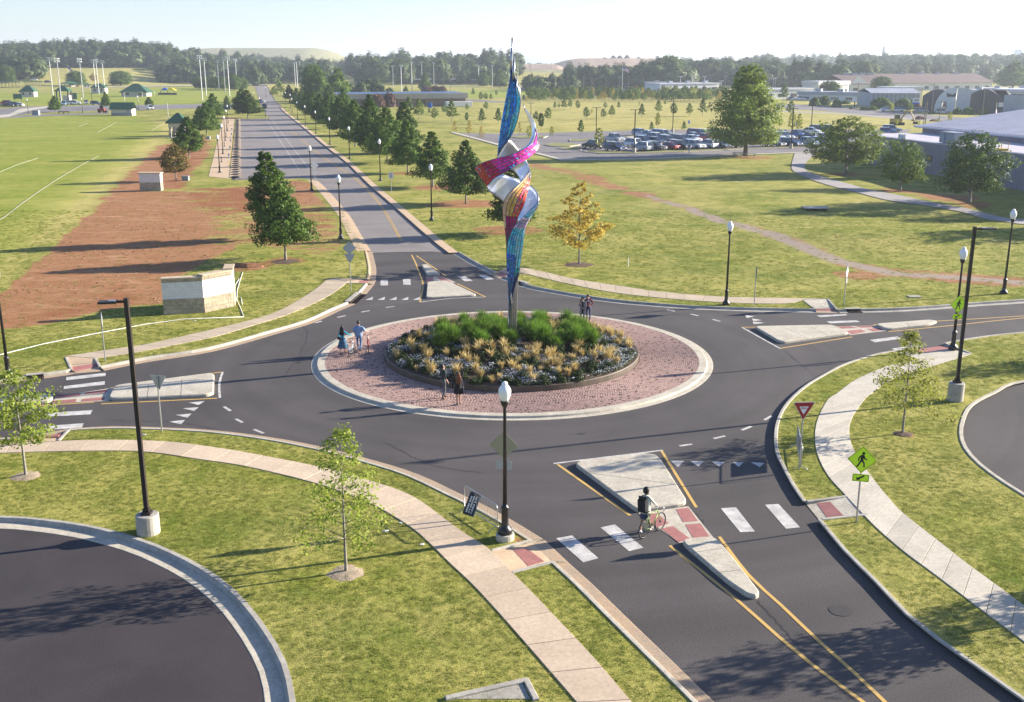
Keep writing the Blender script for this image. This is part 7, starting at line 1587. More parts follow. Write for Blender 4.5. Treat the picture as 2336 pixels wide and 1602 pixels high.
for a, b, z0, z1, lb in (((1943,250),(1955,250),233.5,222.5,'small white roadside sign left of the grey hall'),((2276,262),(2286,262),245,235,'small white sign panel before the dark wall at right')):
    t, Ln = bld('roadside_sign', lb, 'sign', a, b); block(t, 'panel', 0, Ln, 0, .3, far_h(*a, z0), far_h(*a, z1), WHTW); block(t, 'post', Ln*.4, Ln*.6, .1, .2, -.1, far_h(*a, z0), DRK)
# right metal building ------------------------------------------
A = G(1962,372); B = G(2336,437); A.z = B.z = 0; d = (B-A).normalized(); Lw = (B-A).length; yaw = math.atan2(d.y, d.x)
t = thing('metal_building', 'large lavender grey metal building with flat and pitched roofs at right', 'building', (A.x, A.y, -.1), yaw)
Hh = 4.9; Lx = Lw+40
def lb_(x0, x1, y0, y1, z0, z1, nm, m): return block(t, nm, x0, x1, y0, y1, z0, z1, m)
lb_(0, Lx, 0, 12, 0, Hh, 'wall', MWALL); 
PNL = mat('ribbed_metal_panel', (.22,.21,.26), .55, var=.06, scale=.7, objvar=.05)
k = 0; xx = 0
while xx < Lx-.1: MB().box((xx+.5, -.03, Hh/2), (.96,.06,Hh-.05)).build('wall_panel', PNL, t); xx += 1.0
lb_(-.1, Lx, -.12, 12.1, Hh, Hh+.12, 'parapet', ROOFG); RF2 = mat('lavender_roof_membrane', (.46,.43,.47), .8, var=.12, scale=.5); lb_(.3, Lx, .3, 11.8, Hh+.12, Hh+.16, 'flat_roof', RF2)
lb_(-1, Lx, 12.1, 60, 0, Hh+1.3, 'rear_wall', MWALL)
# pitched roof running back, ridge along the length
ROOFP = mat('pale_standing_seam_roof', (.52,.51,.56), .55, var=.12, scale=.3)
mb = MB(); xs0, xs1 = -3, Lx; mb.add([(xs0,11.6,Hh+1.2),(xs1,11.6,Hh+1.2),(xs1,40,Hh+4.6),(xs0,40,Hh+4.6),(xs0,68,Hh+1.2),(xs1,68,Hh+1.2),(xs0,11.6,Hh+.95),(xs1,11.6,Hh+.95)], [(0,1,2,3),(3,2,5,4),(6,7,1,0),(3,4,0)]); ro = mb.build('pitched_roof', ROOFP, t)
sm = MB(); xx = xs0
while xx < xs1: sm.tube([(xx,11.6,Hh+1.23),(xx,40,Hh+4.63),(xx,68,Hh+1.23)], .035, 4); xx += .9
sm.build('standing_seam', ROOFP, ro)
lb_(20, 60, 70, 90, 0, Hh+4.0, 'rear_annex', BLUR)
def on_roof(px, py, z):
    dd = ray(px, py); s = (z-CAMH)/dd[2]; p = Vector((dd[0]*s, dd[1]*s, z)); q = p-Vector((A.x, A.y, 0)); return (q.x*d.x+q.y*d.y, -q.x*d.y+q.y*d.x)
ux, uy = on_roof(2172,325,Hh+.2); u = MB(); u.box((ux, uy, Hh+1.0), (3.4,1.7,1.5)); u.box((ux-1.2, uy-.1, Hh+.9), (1.1,1.95,1.3)); u.box((ux,uy,Hh+1.8), (3.6,1.9,.08)); uo = u.build('roof_air_unit', GRYW, t)
ux, uy = on_roof(2057,315,Hh+.2); block(t, 'roof_vent', ux-.4, ux+.4, uy-.4, uy+.4, Hh+.1, Hh+.9, WHTW)
ux, uy = on_roof(2284,343,Hh+.2); hb = MB(); hb.box((ux,uy,Hh+.4), (1.5,1.2,.3))
for a_ in (-.7,.7):
    for b_ in (-.55,.55): hb.cyl((ux+a_,uy+b_,Hh+.2), (ux+a_,uy+b_,Hh+1.4), .04)
hb.box((ux,uy-.55,Hh+1.38), (1.5,.05,.06)); hb.box((ux,uy+.55,Hh+1.38), (1.5,.05,.06)); hb.build('yellow_hatch_rail', YEL, t)
wx = Lw*.42
for px, nm_, m_, sz in ((2121,'window',mat('ochre_window_film', (.42,.28,.06), .5),(1.15,.75)),(2272,'wall_lamp',DRK,(.4,.3))):
    q = Vector((0,0,0)); best = None
    for s in np.linspace(0, Lw+6, 400):
        P_ = A+d*s; pxx = PW/2+FL*P_.x/(P_.y*math.cos(PITCH)+(CAMH-2.6)*math.sin(PITCH))
        if best is None or abs(pxx-px) < best[0]: best = (abs(pxx-px), s)
    s = best[1]; fo = MB().box((s,-.09,2.6), (sz[0]*1.25,.06,sz[1]*1.2)).build(nm_, DRK, t); 
    if nm_ == 'window': MB().box((s-.27,-.13,2.6), (sz[0]*.45,.04,sz[1]*.85)).build('pane', m_, fo); MB().box((s+.27,-.13,2.6), (sz[0]*.45,.04,sz[1]*.85)).build('pane', m_, fo)
# flags
FS = vcolmat('flag_cloth', .7)
def flag(px, py, top, lb, w_, yaw=0, droop=0.0, z_=None):
    g = G(px, py); H = HT(px, py, top); t = thing('flag_pole', lb, 'flag', (g.x, g.y, g.z), yaw); MB().cyl((0,0,0), (0,0,H), .16 if H > 12 else .08, .07 if H > 12 else .04, 8).build('pole', WHTW, t); MB().ball((0,0,H+.1), .15, 8, 5).build('ball', YEL, t)
    h_ = w_/1.9; vs = []; fs = []; cc = []
    for s_ in range(13):
        for k in range(12):
            x0, x1 = w_*k/12, w_*(k+1)/12; z1 = H-.3-h_*s_/13; z0 = H-.3-h_*(s_+1)/13
            wv = lambda x: .18*w_*.4*math.sin(x/w_*7)*x/w_; dz = lambda x: -droop*x-.02*w_*math.sin(x/w_*9)
            o = len(vs); vs += [(x0,wv(x0),z0+dz(x0)),(x1,wv(x1),z0+dz(x1)),(x1,wv(x1),z1+dz(x1)),(x0,wv(x0),z1+dz(x0))]; fs.append((o,o+1,o+2,o+3)); c = (.03,.05,.20) if k < 5 and s_ < 7 else ((.5,.05,.06) if s_%2 == 0 else (.75,.75,.75)); cc += [(*c,1)]*4
    me = bpy.data.meshes.new('cloth'); me.from_pydata(vs, [], fs); me.materials.append(FS); ca = me.color_attributes.new('col', 'FLOAT_COLOR', 'POINT'); ca.data.foreach_set('color', np.array(cc).ravel()); obj('cloth', me, t)
    st = MB()
    for r_ in range(4):
        for k in range(6-(r_%2)): st.box((w_*(.035+.065*k+(.03 if r_%2 else 0)), -.05-(.0), H-.3-h_*(.07+.125*r_)), (w_*.018,.02,w_*.018))
    st.build('stars', SIGNWHT, t)
flag(1419,207,150,'tall pole flying a large stars and stripes flag before the wood', 3.9, -.3, .5)
flag(159,196,150,'flag pole with stars and stripes far left behind the masts', 3.5, -.2, .7); flag(1583,206,176,'small stars and stripes flag at the dealership', 2.5, -.2, 1.2); flag(2270,270,236,'drooping stars and stripes flag at the right near the road', 2.2, 1.0, 1.6)
# utility poles, lamp standards
def upole(px, py, top, lb, arm=True, r=.13):
    g = G(px, py); H = HT(px, py, top); t = thing('utility_pole', lb, 'utility pole', (g.x, g.y, g.z)); MB().cyl((0,0,-.2), (0,0,H), r, r*.7, 8).build('pole', BARKG, t)
    if arm: MB().box((0,0,H-.7), (2.4,.12,.14)).build('cross_arm', BARKG, t)
for a in ((1954,251,187,'utility pole left of the grey hall'),(2100,247,200,'utility pole at the corner of the grey hall'),(2124,264,189,'tall leaning looking utility pole beside the arched showroom'),(2240,270,203,'utility pole in front of the dark arch'),(2228,258,210,'shorter utility pole behind the tall one'),(1794,240,188,'utility pole by the hedge right of the great tree'),(1331,211,172,'utility pole left of the big flag',False),(1350,211,175,'lamp pole left of the big flag',False),(1413,208,171,'utility pole just left of the flag pole',False),(1434,206,174,'utility pole just right of the flag pole',False),(1247,187,168,'leftmost of the three poles behind the wood edge'),(1266,187,168,'middle of the three poles behind the wood edge'),(1285,190,168,'rightmost of the three poles behind the wood edge'),(2110,291,231,'right one of the twin dark poles by the dug earth',False,.16),(2106,291,234,'left one of the twin dark poles by the dug earth',False,.12),(2143,274,228,'roadside lamp pole with arm before the arched showroom',True,.1)): upole(*a)
def lotpole(px, py, top, lb):
    g = G(px, py); H = HT(px, py, top); t = thing('lot_light', lb, 'light pole', (g.x, g.y, g.z+LAWN)); MB().lathe([(.35,0),(.35,.95),(.3,1.0)], 12).build('footing', CONC, t); MB().box((0,0,H/2+.5), (.17,.17,H-1)).build('pole', BRONZE, t); MB().box((.5,0,H), (.9,.35,.09)).build('lamp_head', BRONZE, t); MB().box((-.5,0,H), (.9,.35,.09)).build('lamp_head', BRONZE, t)
for a in ((1446.5,351.5,252,'lot light pole on pale footing at the near edge of the full car park'),(1804,341,249,'lot light pole on pale footing right of the great tree'),(1359.5,321,246.5,'lot light pole at the left of the full car park'),(1534,305,232.5,'lot light pole at the back of the full car park'),(1850,297,231,'lot light pole behind the white sedan'),(1739,312,257,'lot light pole half hidden by the great tree'),(1211,280,236.5,'lone dark pole on the far field by the sculpture tip'),(211,239,214,'twin dark pole behind the far left car park'),(863,211,192,'dark pole on the far pitch'),(941,213,190,'dark pole behind the flat roof'),(1028,211,191,'dark pole behind the flat roof right end')): lotpole(*a)
LST = ((1551,209,175),(1578,208,175),(1606,207,175),(1628,190,173),(1654,196,173),(1763,203,179.5),(1768,203,177.5),(1801,193,177.5),(1835,197,177),(1907,187,177),(1470,202,184),(1498,208,184),(1526,199,184),(1644,216,185))
for i, (px, py, top) in enumerate(LST):
    g = G(px, py); H = HT(px, py, top); t = thing('lamp_standard', f'pale lamp standard {"at the white dealership" if px < 1660 else "behind the great tree in the far yard"}, {ordw[sorted([r_[0] for r_ in LST if (r_[0] < 1660) == (px < 1660)]).index(px)]}', 'light pole', (g.x, g.y, g.z), 0, 'pale lamp standards'); MB().cyl((0,0,0), (0,0,H), .14, .1, 6).build('pole', WHTW, t); MB().box((0,0,H), (2.6,.4,.35)).build('lamp_head', WHTW, t)
# tower and tank on the right horizon
t = thing('chimney', 'thin pale chimney standing on the right horizon', 'chimney', at_depth(2013,150,2300)-Vector((0,0,30))); MB().cyl((0,0,0), (0,0,66), 4, 3, 10).build('stack', GRYW, t); MB().cyl((0,0,66), (0,0,68), 3.4, 3.4, 10).build('rim', GRYW, t)
t = thing('water_tower', 'faint pale water tower at the right end of the horizon', 'water tower', at_depth(2321,150,2300)-Vector((0,0,30))); MB().lathe([(1,0),(1,40),(10,44),(10.5,58),(8,62),(1,64)], 14).build('tank', WHTW, t)
# ---------------------------------------------------------------- haze
def haze():
    x0, x1, y0, y1, z0, z1 = -7600, 7600, -500, 7900, -6.0, 120.0
    me = MB().box(((x0+x1)/2, (y0+y1)/2, (z0+z1)/2), (x1-x0, y1-y0, z1-z0)).mesh('haze', [])
    m = bpy.data.materials.new('haze'); m.use_nodes = True; nt = m.node_tree
    for n in list(nt.nodes):
        if n.type != 'OUTPUT_MATERIAL': nt.nodes.remove(n)
    v = nt.nodes.new('ShaderNodeVolumePrincipled'); v.inputs['Density'].default_value = .00018; v.inputs['Color'].default_value = (.80,.90,1,1); v.inputs['Anisotropy'].default_value = .3
    nt.links.new(v.outputs[0], nt.nodes['Material Output'].inputs['Volume']); me.materials.clear(); me.materials.append(m); obj('haze', me, kind='stuff')
haze()
# ---------------------------------------------------------------- people: one skinned body each
SKIN = mat('skin', (.50,.29,.19), .6); SKIND = mat('tanned_skin', (.36,.19,.12), .6)
HAIRD = mat('dark_hair', (.012,.010,.010), .5); HAIRB = mat('auburn_hair', (.16,.06,.025), .5); EYEW = mat('eye', (.02,.015,.01), .3); LIP = mat('lips', (.35,.08,.07), .5)
def cloth(n, c, **k): return mat(n, c, .85, bump=.3, bscale=30, **k)
def skin_body(name, J, E, Rd, parent, mats, zone):
    """J: joints {name: (x,y,z)}; E: edges; Rd: radii; skinned, smoothed and applied as one mesh"""
    names = list(J); ix = {n: i for i, n in enumerate(names)}
    me = bpy.data.meshes.new(name); me.from_pydata([J[n] for n in names], [(ix[a], ix[b]) for a, b in E], [])
    o = bpy.data.objects.new(name, me); COL.objects.link(o); md = o.modifiers.new('s', 'SKIN'); md.use_smooth_shade = True
    for i, n in enumerate(names):
        r = Rd[n]; sv = me.skin_vertices[0].data[i]; sv.radius = r if isinstance(r, tuple) else (r, r); sv.use_root = (n == 'pelvis')
    sb = o.modifiers.new('u', 'SUBSURF'); sb.levels = 1; sb.render_levels = 1
    dg = bpy.context.evaluated_depsgraph_get(); nm = bpy.data.meshes.new_from_object(o.evaluated_get(dg)); bpy.data.objects.remove(o)
    nm.materials.clear()
    for m in mats: nm.materials.append(m)
    pts = {n: Vector(p) for n, p in J.items()}
    segs = [(pts[a], pts[b], a, b) for a, b in E]
    for p in nm.polygons:
        c = p.center; best = None
        for a, b, na, nb in segs:
            d = b-a; t = max(0, min(1, (c-a).dot(d)/max(1e-9, d.length_squared))); q = (c-(a+d*t)).length
            if best is None or q < best[0]: best = (q, na, nb, t)
        p.material_index = zone(best[1], best[2], best[3], c)
    nm.polygons.foreach_set('use_smooth', [True]*len(nm.polygons)); nm.name = name
    return obj(name, nm, parent)
def person(label, px, yaw, pose, mats, sleeve='long', legs='long', female=False, H=1.78, hair=HAIRD, hairstyle='short', loc=None, face=True, group=None):
    """pose: dict with hands, elbows, knees, ankles (left l, right r) in metres for a 1.78 m body; mats: top, bottom, shoe, skin
       local axes: x right, y facing direction, z up"""
    g = Vector(loc) if loc is not None else G(*px); base = .125 if math.hypot(g.x-C0.x, g.y-C0.y) < RI else (0 if loc is None else g.z)
    t = thing('person', label, 'person', (g.x, g.y, base+.0), yaw, group, H/1.78)
    sw = .165 if female else .19; hw = .10
    J = {'pelvis': (0,0,.96), 'waist': (0,.0,1.09), 'chest': (0,.01,1.28), 'neckb': (0,0,1.47), 'neck': (0,.01,1.53), 'jaw': (0,.035,1.60), 'head': (0,.02,1.68), 'crown': (0,.0,1.745)}
    J['nose'] = (0,.125,1.655)
    E = [('pelvis','waist'),('waist','chest'),('chest','neckb'),('neckb','neck'),('neck','jaw'),('jaw','head'),('head','crown'),('head','nose')]
    Rd = {'pelvis': (.135,.105) if not female else (.14,.105), 'waist': (.125,.09) if not female else (.105,.08), 'chest': (.155,.11) if not female else (.13,.10), 'neckb': .065, 'neck': .052, 'jaw': (.062,.07), 'head': (.076,.09), 'crown': (.055,.07), 'nose': .014}
    if not female: Rd['neckb'] = .075
    def P(k, d): return pose.get(k, d)
    for s, c in ((-1,'l'), (1,'r')):
        J['sh'+c] = P('sh'+c, (s*sw,0,1.435)); J['el'+c] = P('el'+c, (s*(sw+.06),-.02,1.14)); J['wr'+c] = P('wr'+c, (s*(sw+.08),.05,.88))
        J['hip'+c] = P('hip'+c, (s*hw,0,.90)); J['kn'+c] = P('kn'+c, (s*.11,.02,.50)); J['an'+c] = P('an'+c, (s*.11,-.02,.085)); a = Vector(J['an'+c]); fd = Vector(P('foot'+c, (0,1,0))).normalized()
        J['ball'+c] = tuple(a+fd*.13+Vector((0,0,-.045))); J['toe'+c] = tuple(a+fd*.20+Vector((0,0,-.055))); J['heel'+c] = tuple(a-fd*.05+Vector((0,0,-.04)))
        E += [('neckb','sh'+c) if True else 0, ('sh'+c,'el'+c), ('el'+c,'wr'+c), ('pelvis','hip'+c), ('hip'+c,'kn'+c), ('kn'+c,'an'+c), ('an'+c,'ball'+c), ('ball'+c,'toe'+c), ('an'+c,'heel'+c)]
        m_ = .9 if female else 1
        Rd.update({'sh'+c: .062*m_, 'el'+c: .045*m_, 'wr'+c: .030*m_, 'hip'+c: .088, 'kn'+c: .062*m_, 'an'+c: .042, 'ball'+c: (.042,.034), 'toe'+c: (.032,.022), 'heel'+c: .036})
        # hand: palm and five fingers
        w = Vector(J['wr'+c]); e = Vector(J['el'+c]); fwd = (w-e).normalized(); fwd = Vector(P('hand'+c, tuple(fwd))).normalized(); sd = fwd.cross(Vector((0,1,0)) if abs(fwd.y) < .8 else Vector((0,0,1))).normalized()
        dn = fwd.cross(sd).normalized(); J['palm'+c] = tuple(w+fwd*.055); Rd['palm'+c] = (.034,.02); E.append(('wr'+c, 'palm'+c)); pm = w+fwd*.075
        curl = P('curl'+c, .35); point = P('point'+c, False)
        for k in range(4):
            off = sd*(-.03+.02*k); ln = (.060,.070,.066,.05)[k]; cu = 0 if (point and k == 0) else (1.2 if point else curl)
            a1 = pm+off*.9+fwd*.012; a2 = a1+fwd*ln*(1-.4*cu)*.6+dn*ln*cu*.4; a3 = a2+fwd*ln*max(-.3, .6-cu)*.7+dn*ln*cu*.5
            for q, pt, rr in ((0,a1,.0105),(1,a2,.0095),(2,a3,.008)): J[f'f{c}{k}{q}'] = tuple(pt); Rd[f'f{c}{k}{q}'] = rr
            E += [('palm'+c, f'f{c}{k}0'), (f'f{c}{k}0', f'f{c}{k}1'), (f'f{c}{k}1', f'f{c}{k}2')]
        th = w+fwd*.03-sd*.035; J['t'+c+'0'] = tuple(th); J['t'+c+'1'] = tuple(th+fwd*.04-sd*.02+dn*.01); Rd['t'+c+'0'] = .013; Rd['t'+c+'1'] = .010; E += [('wr'+c, 't'+c+'0'), ('t'+c+'0', 't'+c+'1')]
    if 'headturn' in pose or 'lean' in pose:
        ly, lx = pose.get('lean', (0,0)); 
        for n_ in J:
            if n_ in ('neckb','neck','jaw','head','crown','nose','chest','waist') or n_[:2] == 'sh' and ('sh'+n_[2:]) not in pose:
                x, y, z = J[n_]; k = max(0, z-.96)/.8; J[n_] = (x+lx*k, y+ly*k, z)
    ht = pose.get('headturn', 0); tilt = pose.get('tilt', 0); nk = Vector(J['neck']); Mh = Matrix.Rotation(ht, 3, 'Z')@Matrix.Rotation(tilt, 3, 'X')
    for n_ in ('jaw','head','crown','nose'): J[n_] = tuple(nk+Mh@(Vector(J[n_])-nk))
    TOP, BOT, SHOE, SK = 0, 1, 2, 3
    def zone(a, b, t_, c):
        if a in ('jaw','neck','head') or b in ('jaw','head','crown','nose'): return SK
        if a[:2] in ('f'+'l', 'fr') or a[:4] == 'palm' or b[:4] == 'palm' or a[:2] in ('tl','tr') or b[:2] in ('tl','tr'): return SK
        if b[:2] == 'wr': return SK if (sleeve == 'short' or (sleeve == 'rolled' and t_ > .35)) else TOP
        if b[:2] == 'el': return SK if (sleeve == 'short' and t_ > .75) else TOP
        if b[:4] == 'ball' or b[:3] == 'toe' or b[:4] == 'heel': return SHOE
        if b[:2] == 'an': return SK if legs in ('bare', 'shorts') else (BOT if t_ < .93 else SHOE)
        if b[:2] == 'kn': return (SK if t_ > .75 else BOT) if legs == 'shorts' else (SK if legs == 'bare' and t_ > .3 else BOT)
        if a == 'pelvis' and b[:3] == 'hip': return BOT
        if a == 'pelvis' and b == 'waist': return BOT if t_ < .5 else TOP
        return TOP
    skin_body('body', J, E, Rd, t, mats, zone)
    hc = Vector(J['head']); q = Matrix.Rotation(ht, 3, 'Z')@Matrix.Rotation(tilt, 3, 'X')
    # face
    fm = MB()
    for s in (-1, 1): fm.ball(hc+q@Vector((s*.032,.088,.005)), .012, 6, 4, 0)
    fm.ball(hc+q@Vector((0,.093,-.055)), .022, 6, 4, 1, (1,.5,.4))
    for s in (-1, 1): fm.ball(hc+q@Vector((s*.082,-.005,-.01)), .028, 6, 4, 2, (.4,.7,1))
    for s in (-1, 1): fm.box(hc+q@Vector((s*.032,.092,.03)), (.032,.01,.007), M=q, m=3)
    fm.build('face', [EYEW, LIP, mats[3], hair], t, smooth=True)
    hb = MB()
    if hairstyle in ('short', 'curly', 'long', 'cap_long'):
        j = .10 if hairstyle == 'curly' else .03; vs0 = len(hb.v); hb.ball((0,0,0), .112 if hairstyle != 'curly' else .145, 14, 9, jit=j, sc3=(.90,1.02,1.0))
        hb.v = [tuple(hc+q@(Vector(v)+Vector((0,-.022,.035)))) if not (v[1] > .045 and v[2] < .035) else tuple(hc+q@Vector((v[0]*.72, .03, v[2]*.5+.04))) for v in hb.v]
        if hairstyle in ('long', 'cap_long'):
            ln = pose.get('hairlen', .42)
            for k in range(7):
                a = (k-3)/3; p0 = hc+q@Vector((a*.085,-.07-.02*(1-a*a),.0)); pts = [p0, p0+Vector((a*.02,-.035,-.12)), Vector((p0.x+a*.03, min(p0.y-.03, -.10), p0.z-.26)), Vector((p0.x+a*.01, -.12, p0.z-ln+rnd.uniform(-.04,.04)))]
                hb.tube(pts, [.034,.038,.036,.012], 6)
    if hb.v: hb.build('hair', hair, t, smooth=True)
    return t, J
def loft(parent, nm, rings, m, n=16, wav=0, close=True, smooth=True, th=True):
    """rings: (cx,cy,z,rx,ry)"""
    mb = MB(); k = len(rings)
    for i, (cx_, cy_, z, rx, ry) in enumerate(rings):
        for j in range(n):
            a = 2*math.pi*j/n; w_ = 1+wav*(i/(k-1))*math.sin(a*n/2 if n < 12 else a*7); mb.v.append((cx_+rx*w_*math.cos(a), cy_+ry*w_*math.sin(a), z))
    mb.f = [(i*n+j, (i+1)*n+j, (i+1)*n+(j+1)%n, i*n+(j+1)%n) for i in range(k-1) for j in range(n)]; mb.m = [0]*len(mb.f)
    o = mb.build(nm, m, parent, smooth=smooth); return o
YAW = lambda dx, dy: math.atan2(-dx, dy)         # local +y points along (dx,dy)
RIMM = mat('dull_rim', (.12,.12,.13), .5, metal=.6)
# ---------------------------------------------------------------- bicycles
def bicycle(label, rear, heading, col, wheel=.34, wb=1.02, saddle=True, small=False, sadm=None, drop=False, lean=0.0, z0=0.0, fender=None):
    t = thing('bicycle', label, 'bicycle', (rear.x, rear.y, z0), YAW(math.cos(heading), math.sin(heading))); t.rotation_euler[1] = lean
    fm = mat('bike_frame_%d' % int(col[0]*1000+col[1]*100+col[2]*10), col, .35, coat=.5); sadm = sadm or BLACK
    r = wheel; V = lambda y, z, x=0: (x, y, z)
    def wheelm(y, nm='wheel'):
        mb = MB(); mb.tube([(0, y+r*math.cos(2*math.pi*k/28)*.96, r+r*math.sin(2*math.pi*k/28)*.96) for k in range(28)], .022, 6, closed=True); w_ = mb.build(nm, TYRE, t, smooth=True)
        rm = MB(); rm.tube([(0, y+r*math.cos(2*math.pi*k/28)*.88, r+r*math.sin(2*math.pi*k/28)*.88) for k in range(28)], .010, 5, closed=True); rm.build('rim', RIMM, w_, smooth=True)
        sp_ = MB()
        for k in range(18): a = 2*math.pi*k/18; sp_.cyl((.03*(-1)**k,y,r), (0,y+r*.88*math.cos(a),r+r*.88*math.sin(a)), .0022, n=3, caps=False)
        sp_.cyl((-.05,y,r), (.05,y,r), .025, n=8); sp_.build('spoke', RIMM, w_)
    wheelm(0); wheelm(wb)
    bb = V(.43, .28 if not small else r*.95); seat = V(.24, .80 if not small else .62); st2 = V(.21, .93 if not small else .84); hd = V(wb-.16, .84 if not small else .80); hdl = V(wb-.12, .70 if not small else .56); ax = V(wb, r)
    fr = MB()
    for a, b, w_ in ((bb, seat, .018), (seat, hd, .018) if not small else (bb, hd, .02), (bb, hdl, .021), (hd, hdl, .022)): fr.cyl(a, b, w_, n=7)
    for s in (-.045, .045): fr.cyl((s,0,r), (s*.5,bb[1],bb[2]), .010, n=5); fr.cyl((s,0,r), (s*.4,seat[1],seat[2]-.03), .009, n=5)
    fr.build('frame', fm, t, smooth=True)
    fk = MB()
    for s in (-.04, .04): fk.tube([(s,wb,r), (s,wb-.03,r+.14), (s*.9,hdl[1]+.01,hdl[2]-.02)], .011, 5)
    fk.build('fork', fm, t, smooth=True)
    sp2 = MB(); sp2.cyl(seat, st2, .014, n=6); sp2.build('seat_post', GALV, t)
    sd = MB(); sd.ball((0,st2[1]-.03,st2[2]+.02), .1, 10, 5, sc3=(.75,1.1,.28)); sd.ball((0,st2[1]+.10,st2[2]+.02), .06, 8, 4, sc3=(.45,1.6,.35)); sd.build('saddle', sadm, t, smooth=True)
    hb = MB(); top = (0, hd[1]-.03, hd[2]+.10); hb.cyl(hd, top, .014, n=6)
    if drop:
        hb.cyl(top, (0,top[1]+.09,top[2]), .013, n=6)
        for s in (-1, 1): hb.tube([(0,top[1]+.09,top[2]), (s*.18,top[1]+.09,top[2]), (s*.20,top[1]+.18,top[2]-.01), (s*.20,top[1]+.20,top[2]-.08), (s*.20,top[1]+.10,top[2]-.13)], .013, 6)
    else:
        for s in (-1, 1): hb.tube([top, (s*.12,top[1]+.02,top[2]+.04), (s*.27,top[1]-.10,top[2]+.05)], .013, 6)
    hb.build('handlebar', GALV if drop else BLACK, t, smooth=True)
    cr = MB(); cr.cyl((.05,bb[1],bb[2]), (.055,bb[1],bb[2]), .085, n=16); cr.cyl((.07,bb[1],bb[2]), (.08,bb[1]+.10,bb[2]-.13), .010, n=5); cr.cyl((-.07,bb[1],bb[2]), (-.08,bb[1]-.10,bb[2]+.13), .010, n=5); cr.cyl((-.07,bb[1],bb[2]), (.07,bb[1],bb[2]), .014, n=6); cr.build('crank', GALV, t)
    pd = MB(); pd.box((.12,bb[1]+.10,bb[2]-.13), (.09,.07,.02)); pd.build('pedal', BLACK, t); pd = MB(); pd.box((-.12,bb[1]-.10,bb[2]+.13), (.09,.07,.02)); pd.build('pedal', BLACK, t)
    ch = MB(); ch.cyl((.055,.0,r+.04), (.055,bb[1],bb[2]+.08), .006, n=4); ch.cyl((.055,.0,r-.04), (.055,bb[1],bb[2]-.08), .006, n=4); ch.build('chain', TYRE, t)
    if fender:
        fe = MB(); rr_ = r+.025
        for k in range(9):
            a0 = R(40+k*17); a1 = R(40+(k+1)*17); p = lambda a, x: (x, -rr_*math.cos(a)*-1*-1, r+rr_*math.sin(a)); fe.add([p(a0,-.03), p(a0,.03), p(a1,.03), p(a1,-.03)], [(0,1,2,3)])
        fe.build('mudguard', fender, t, smooth=True)
        lm = MB(); lm.box((0,-rr_-.02,r+.12), (.05,.03,.06)); lm.build('rear_light', SIGNRED, t)
    return t
# --- left couple walking their bicycles away from the camera
DENIM = cloth('blue_denim', (.07,.16,.30)); LTDEN = cloth('light_denim_shirt', (.20,.28,.42)); TURQ = cloth('turquoise_knit', (.02,.28,.42)); NAVY = cloth('navy_cloth', (.02,.03,.07)); SHB = mat('black_shoe', (.012,.012,.014), .5)
wa = G(783,815); 
tw, Jw = person('woman in turquoise jumper and blue tartan skirt walking beside a small bicycle', (783,813), YAW(.12,1), {'elr': (.38,.10,1.22), 'wrr': (.55,.27,1.20), 'handr': (.5,.9,-.1), 'ell': (-.24,.05,1.14), 'wrl': (-.12,.17,1.05), 'knr': (.10,.13,.50), 'anr': (.10,.16,.085), 'anl': (-.10,-.22,.11), 'knl': (-.11,-.02,.50), 'footl': (0,1,-.35), 'hairlen': .46},
    [TURQ, TURQ, SHB, SKIN], 'long', 'bare', True, 1.72, HAIRD, 'long')
TART = cloth('blue_tartan', (.03,.15,.26), col2=(.015,.05,.11), var=.1, scale=9)
sk = loft(tw, 'skirt', [(0,0,1.06,.145,.11),(0,0,.98,.185,.15),(0,.0,.72,.26,.23),(0,.0,.44,.34,.30),(0,.0,.43,.33,.29)], TART, 28, .06)
mb = MB()
for z, rx in ((.88,.218),(.70,.272),(.52,.325)): mb.tube([(rx*math.cos(2*math.pi*k/24), rx*.88*math.sin(2*math.pi*k/24), z) for k in range(24)], .008, 4, closed=True)
mb.build('tartan_stripe', mat('tartan_line', (.30,.22,.18), .9), tw)
mb = MB(); mb.tube([(.13,-.10,1.42),(0,-.145,1.25),(-.12,-.17,1.08)], .014, 5); mb.box((-.14,-.19,1.06), (.22,.09,.16)); mb.box((.05,-.12,1.03), (.3,.03,.05)); mb.build('shoulder_bag', SHB, tw)
hd_ = math.pi/2-.12
tw_b = bicycle('small pale folding bicycle with a black saddle pushed by the woman in turquoise', Vector((wa.x+.47, wa.y-.42, 0)), hd_, (.55,.57,.58), .25, .95, small=True, z0=.125, fender=SIGNWHT)
mp = G(819,808)
tm_, Jm = person('man in a loose light denim shirt and jeans walking a red bicycle, seen from behind', (820,806), YAW(.05,1), {'elr': (.34,.06,1.20), 'wrr': (.47,.30,1.10), 'handr': (.4,.9,-.1), 'ell': (-.27,-.02,1.15), 'wrl': (-.22,.14,.95), 'knl': (-.10,.08,.50), 'anl': (-.08,.13,.085), 'anr': (.07,-.16,.10), 'knr': (.10,.02,.50)},
    [LTDEN, DENIM, SHB, SKIN], 'short', 'long', False, 1.86, HAIRD, 'short')
loft(tm_, 'shirt', [(0,0,1.46,.10,.085),(0,0,1.40,.19,.12),(0,-.005,1.22,.205,.15),(0,-.01,1.02,.205,.16),(0,-.01,.88,.215,.165),(0,-.01,.875,.20,.15)], LTDEN, 18, .03)
for s in (-1, 1):
    a = Vector(Jm['sh'+('r' if s > 0 else 'l')]); b = Vector(Jm['el'+('r' if s > 0 else 'l')]); MB().tube([a, a.lerp(b, .5), a.lerp(b, .95)], [.085,.095,.10], 12).build('sleeve', LTDEN, tm_, smooth=True)
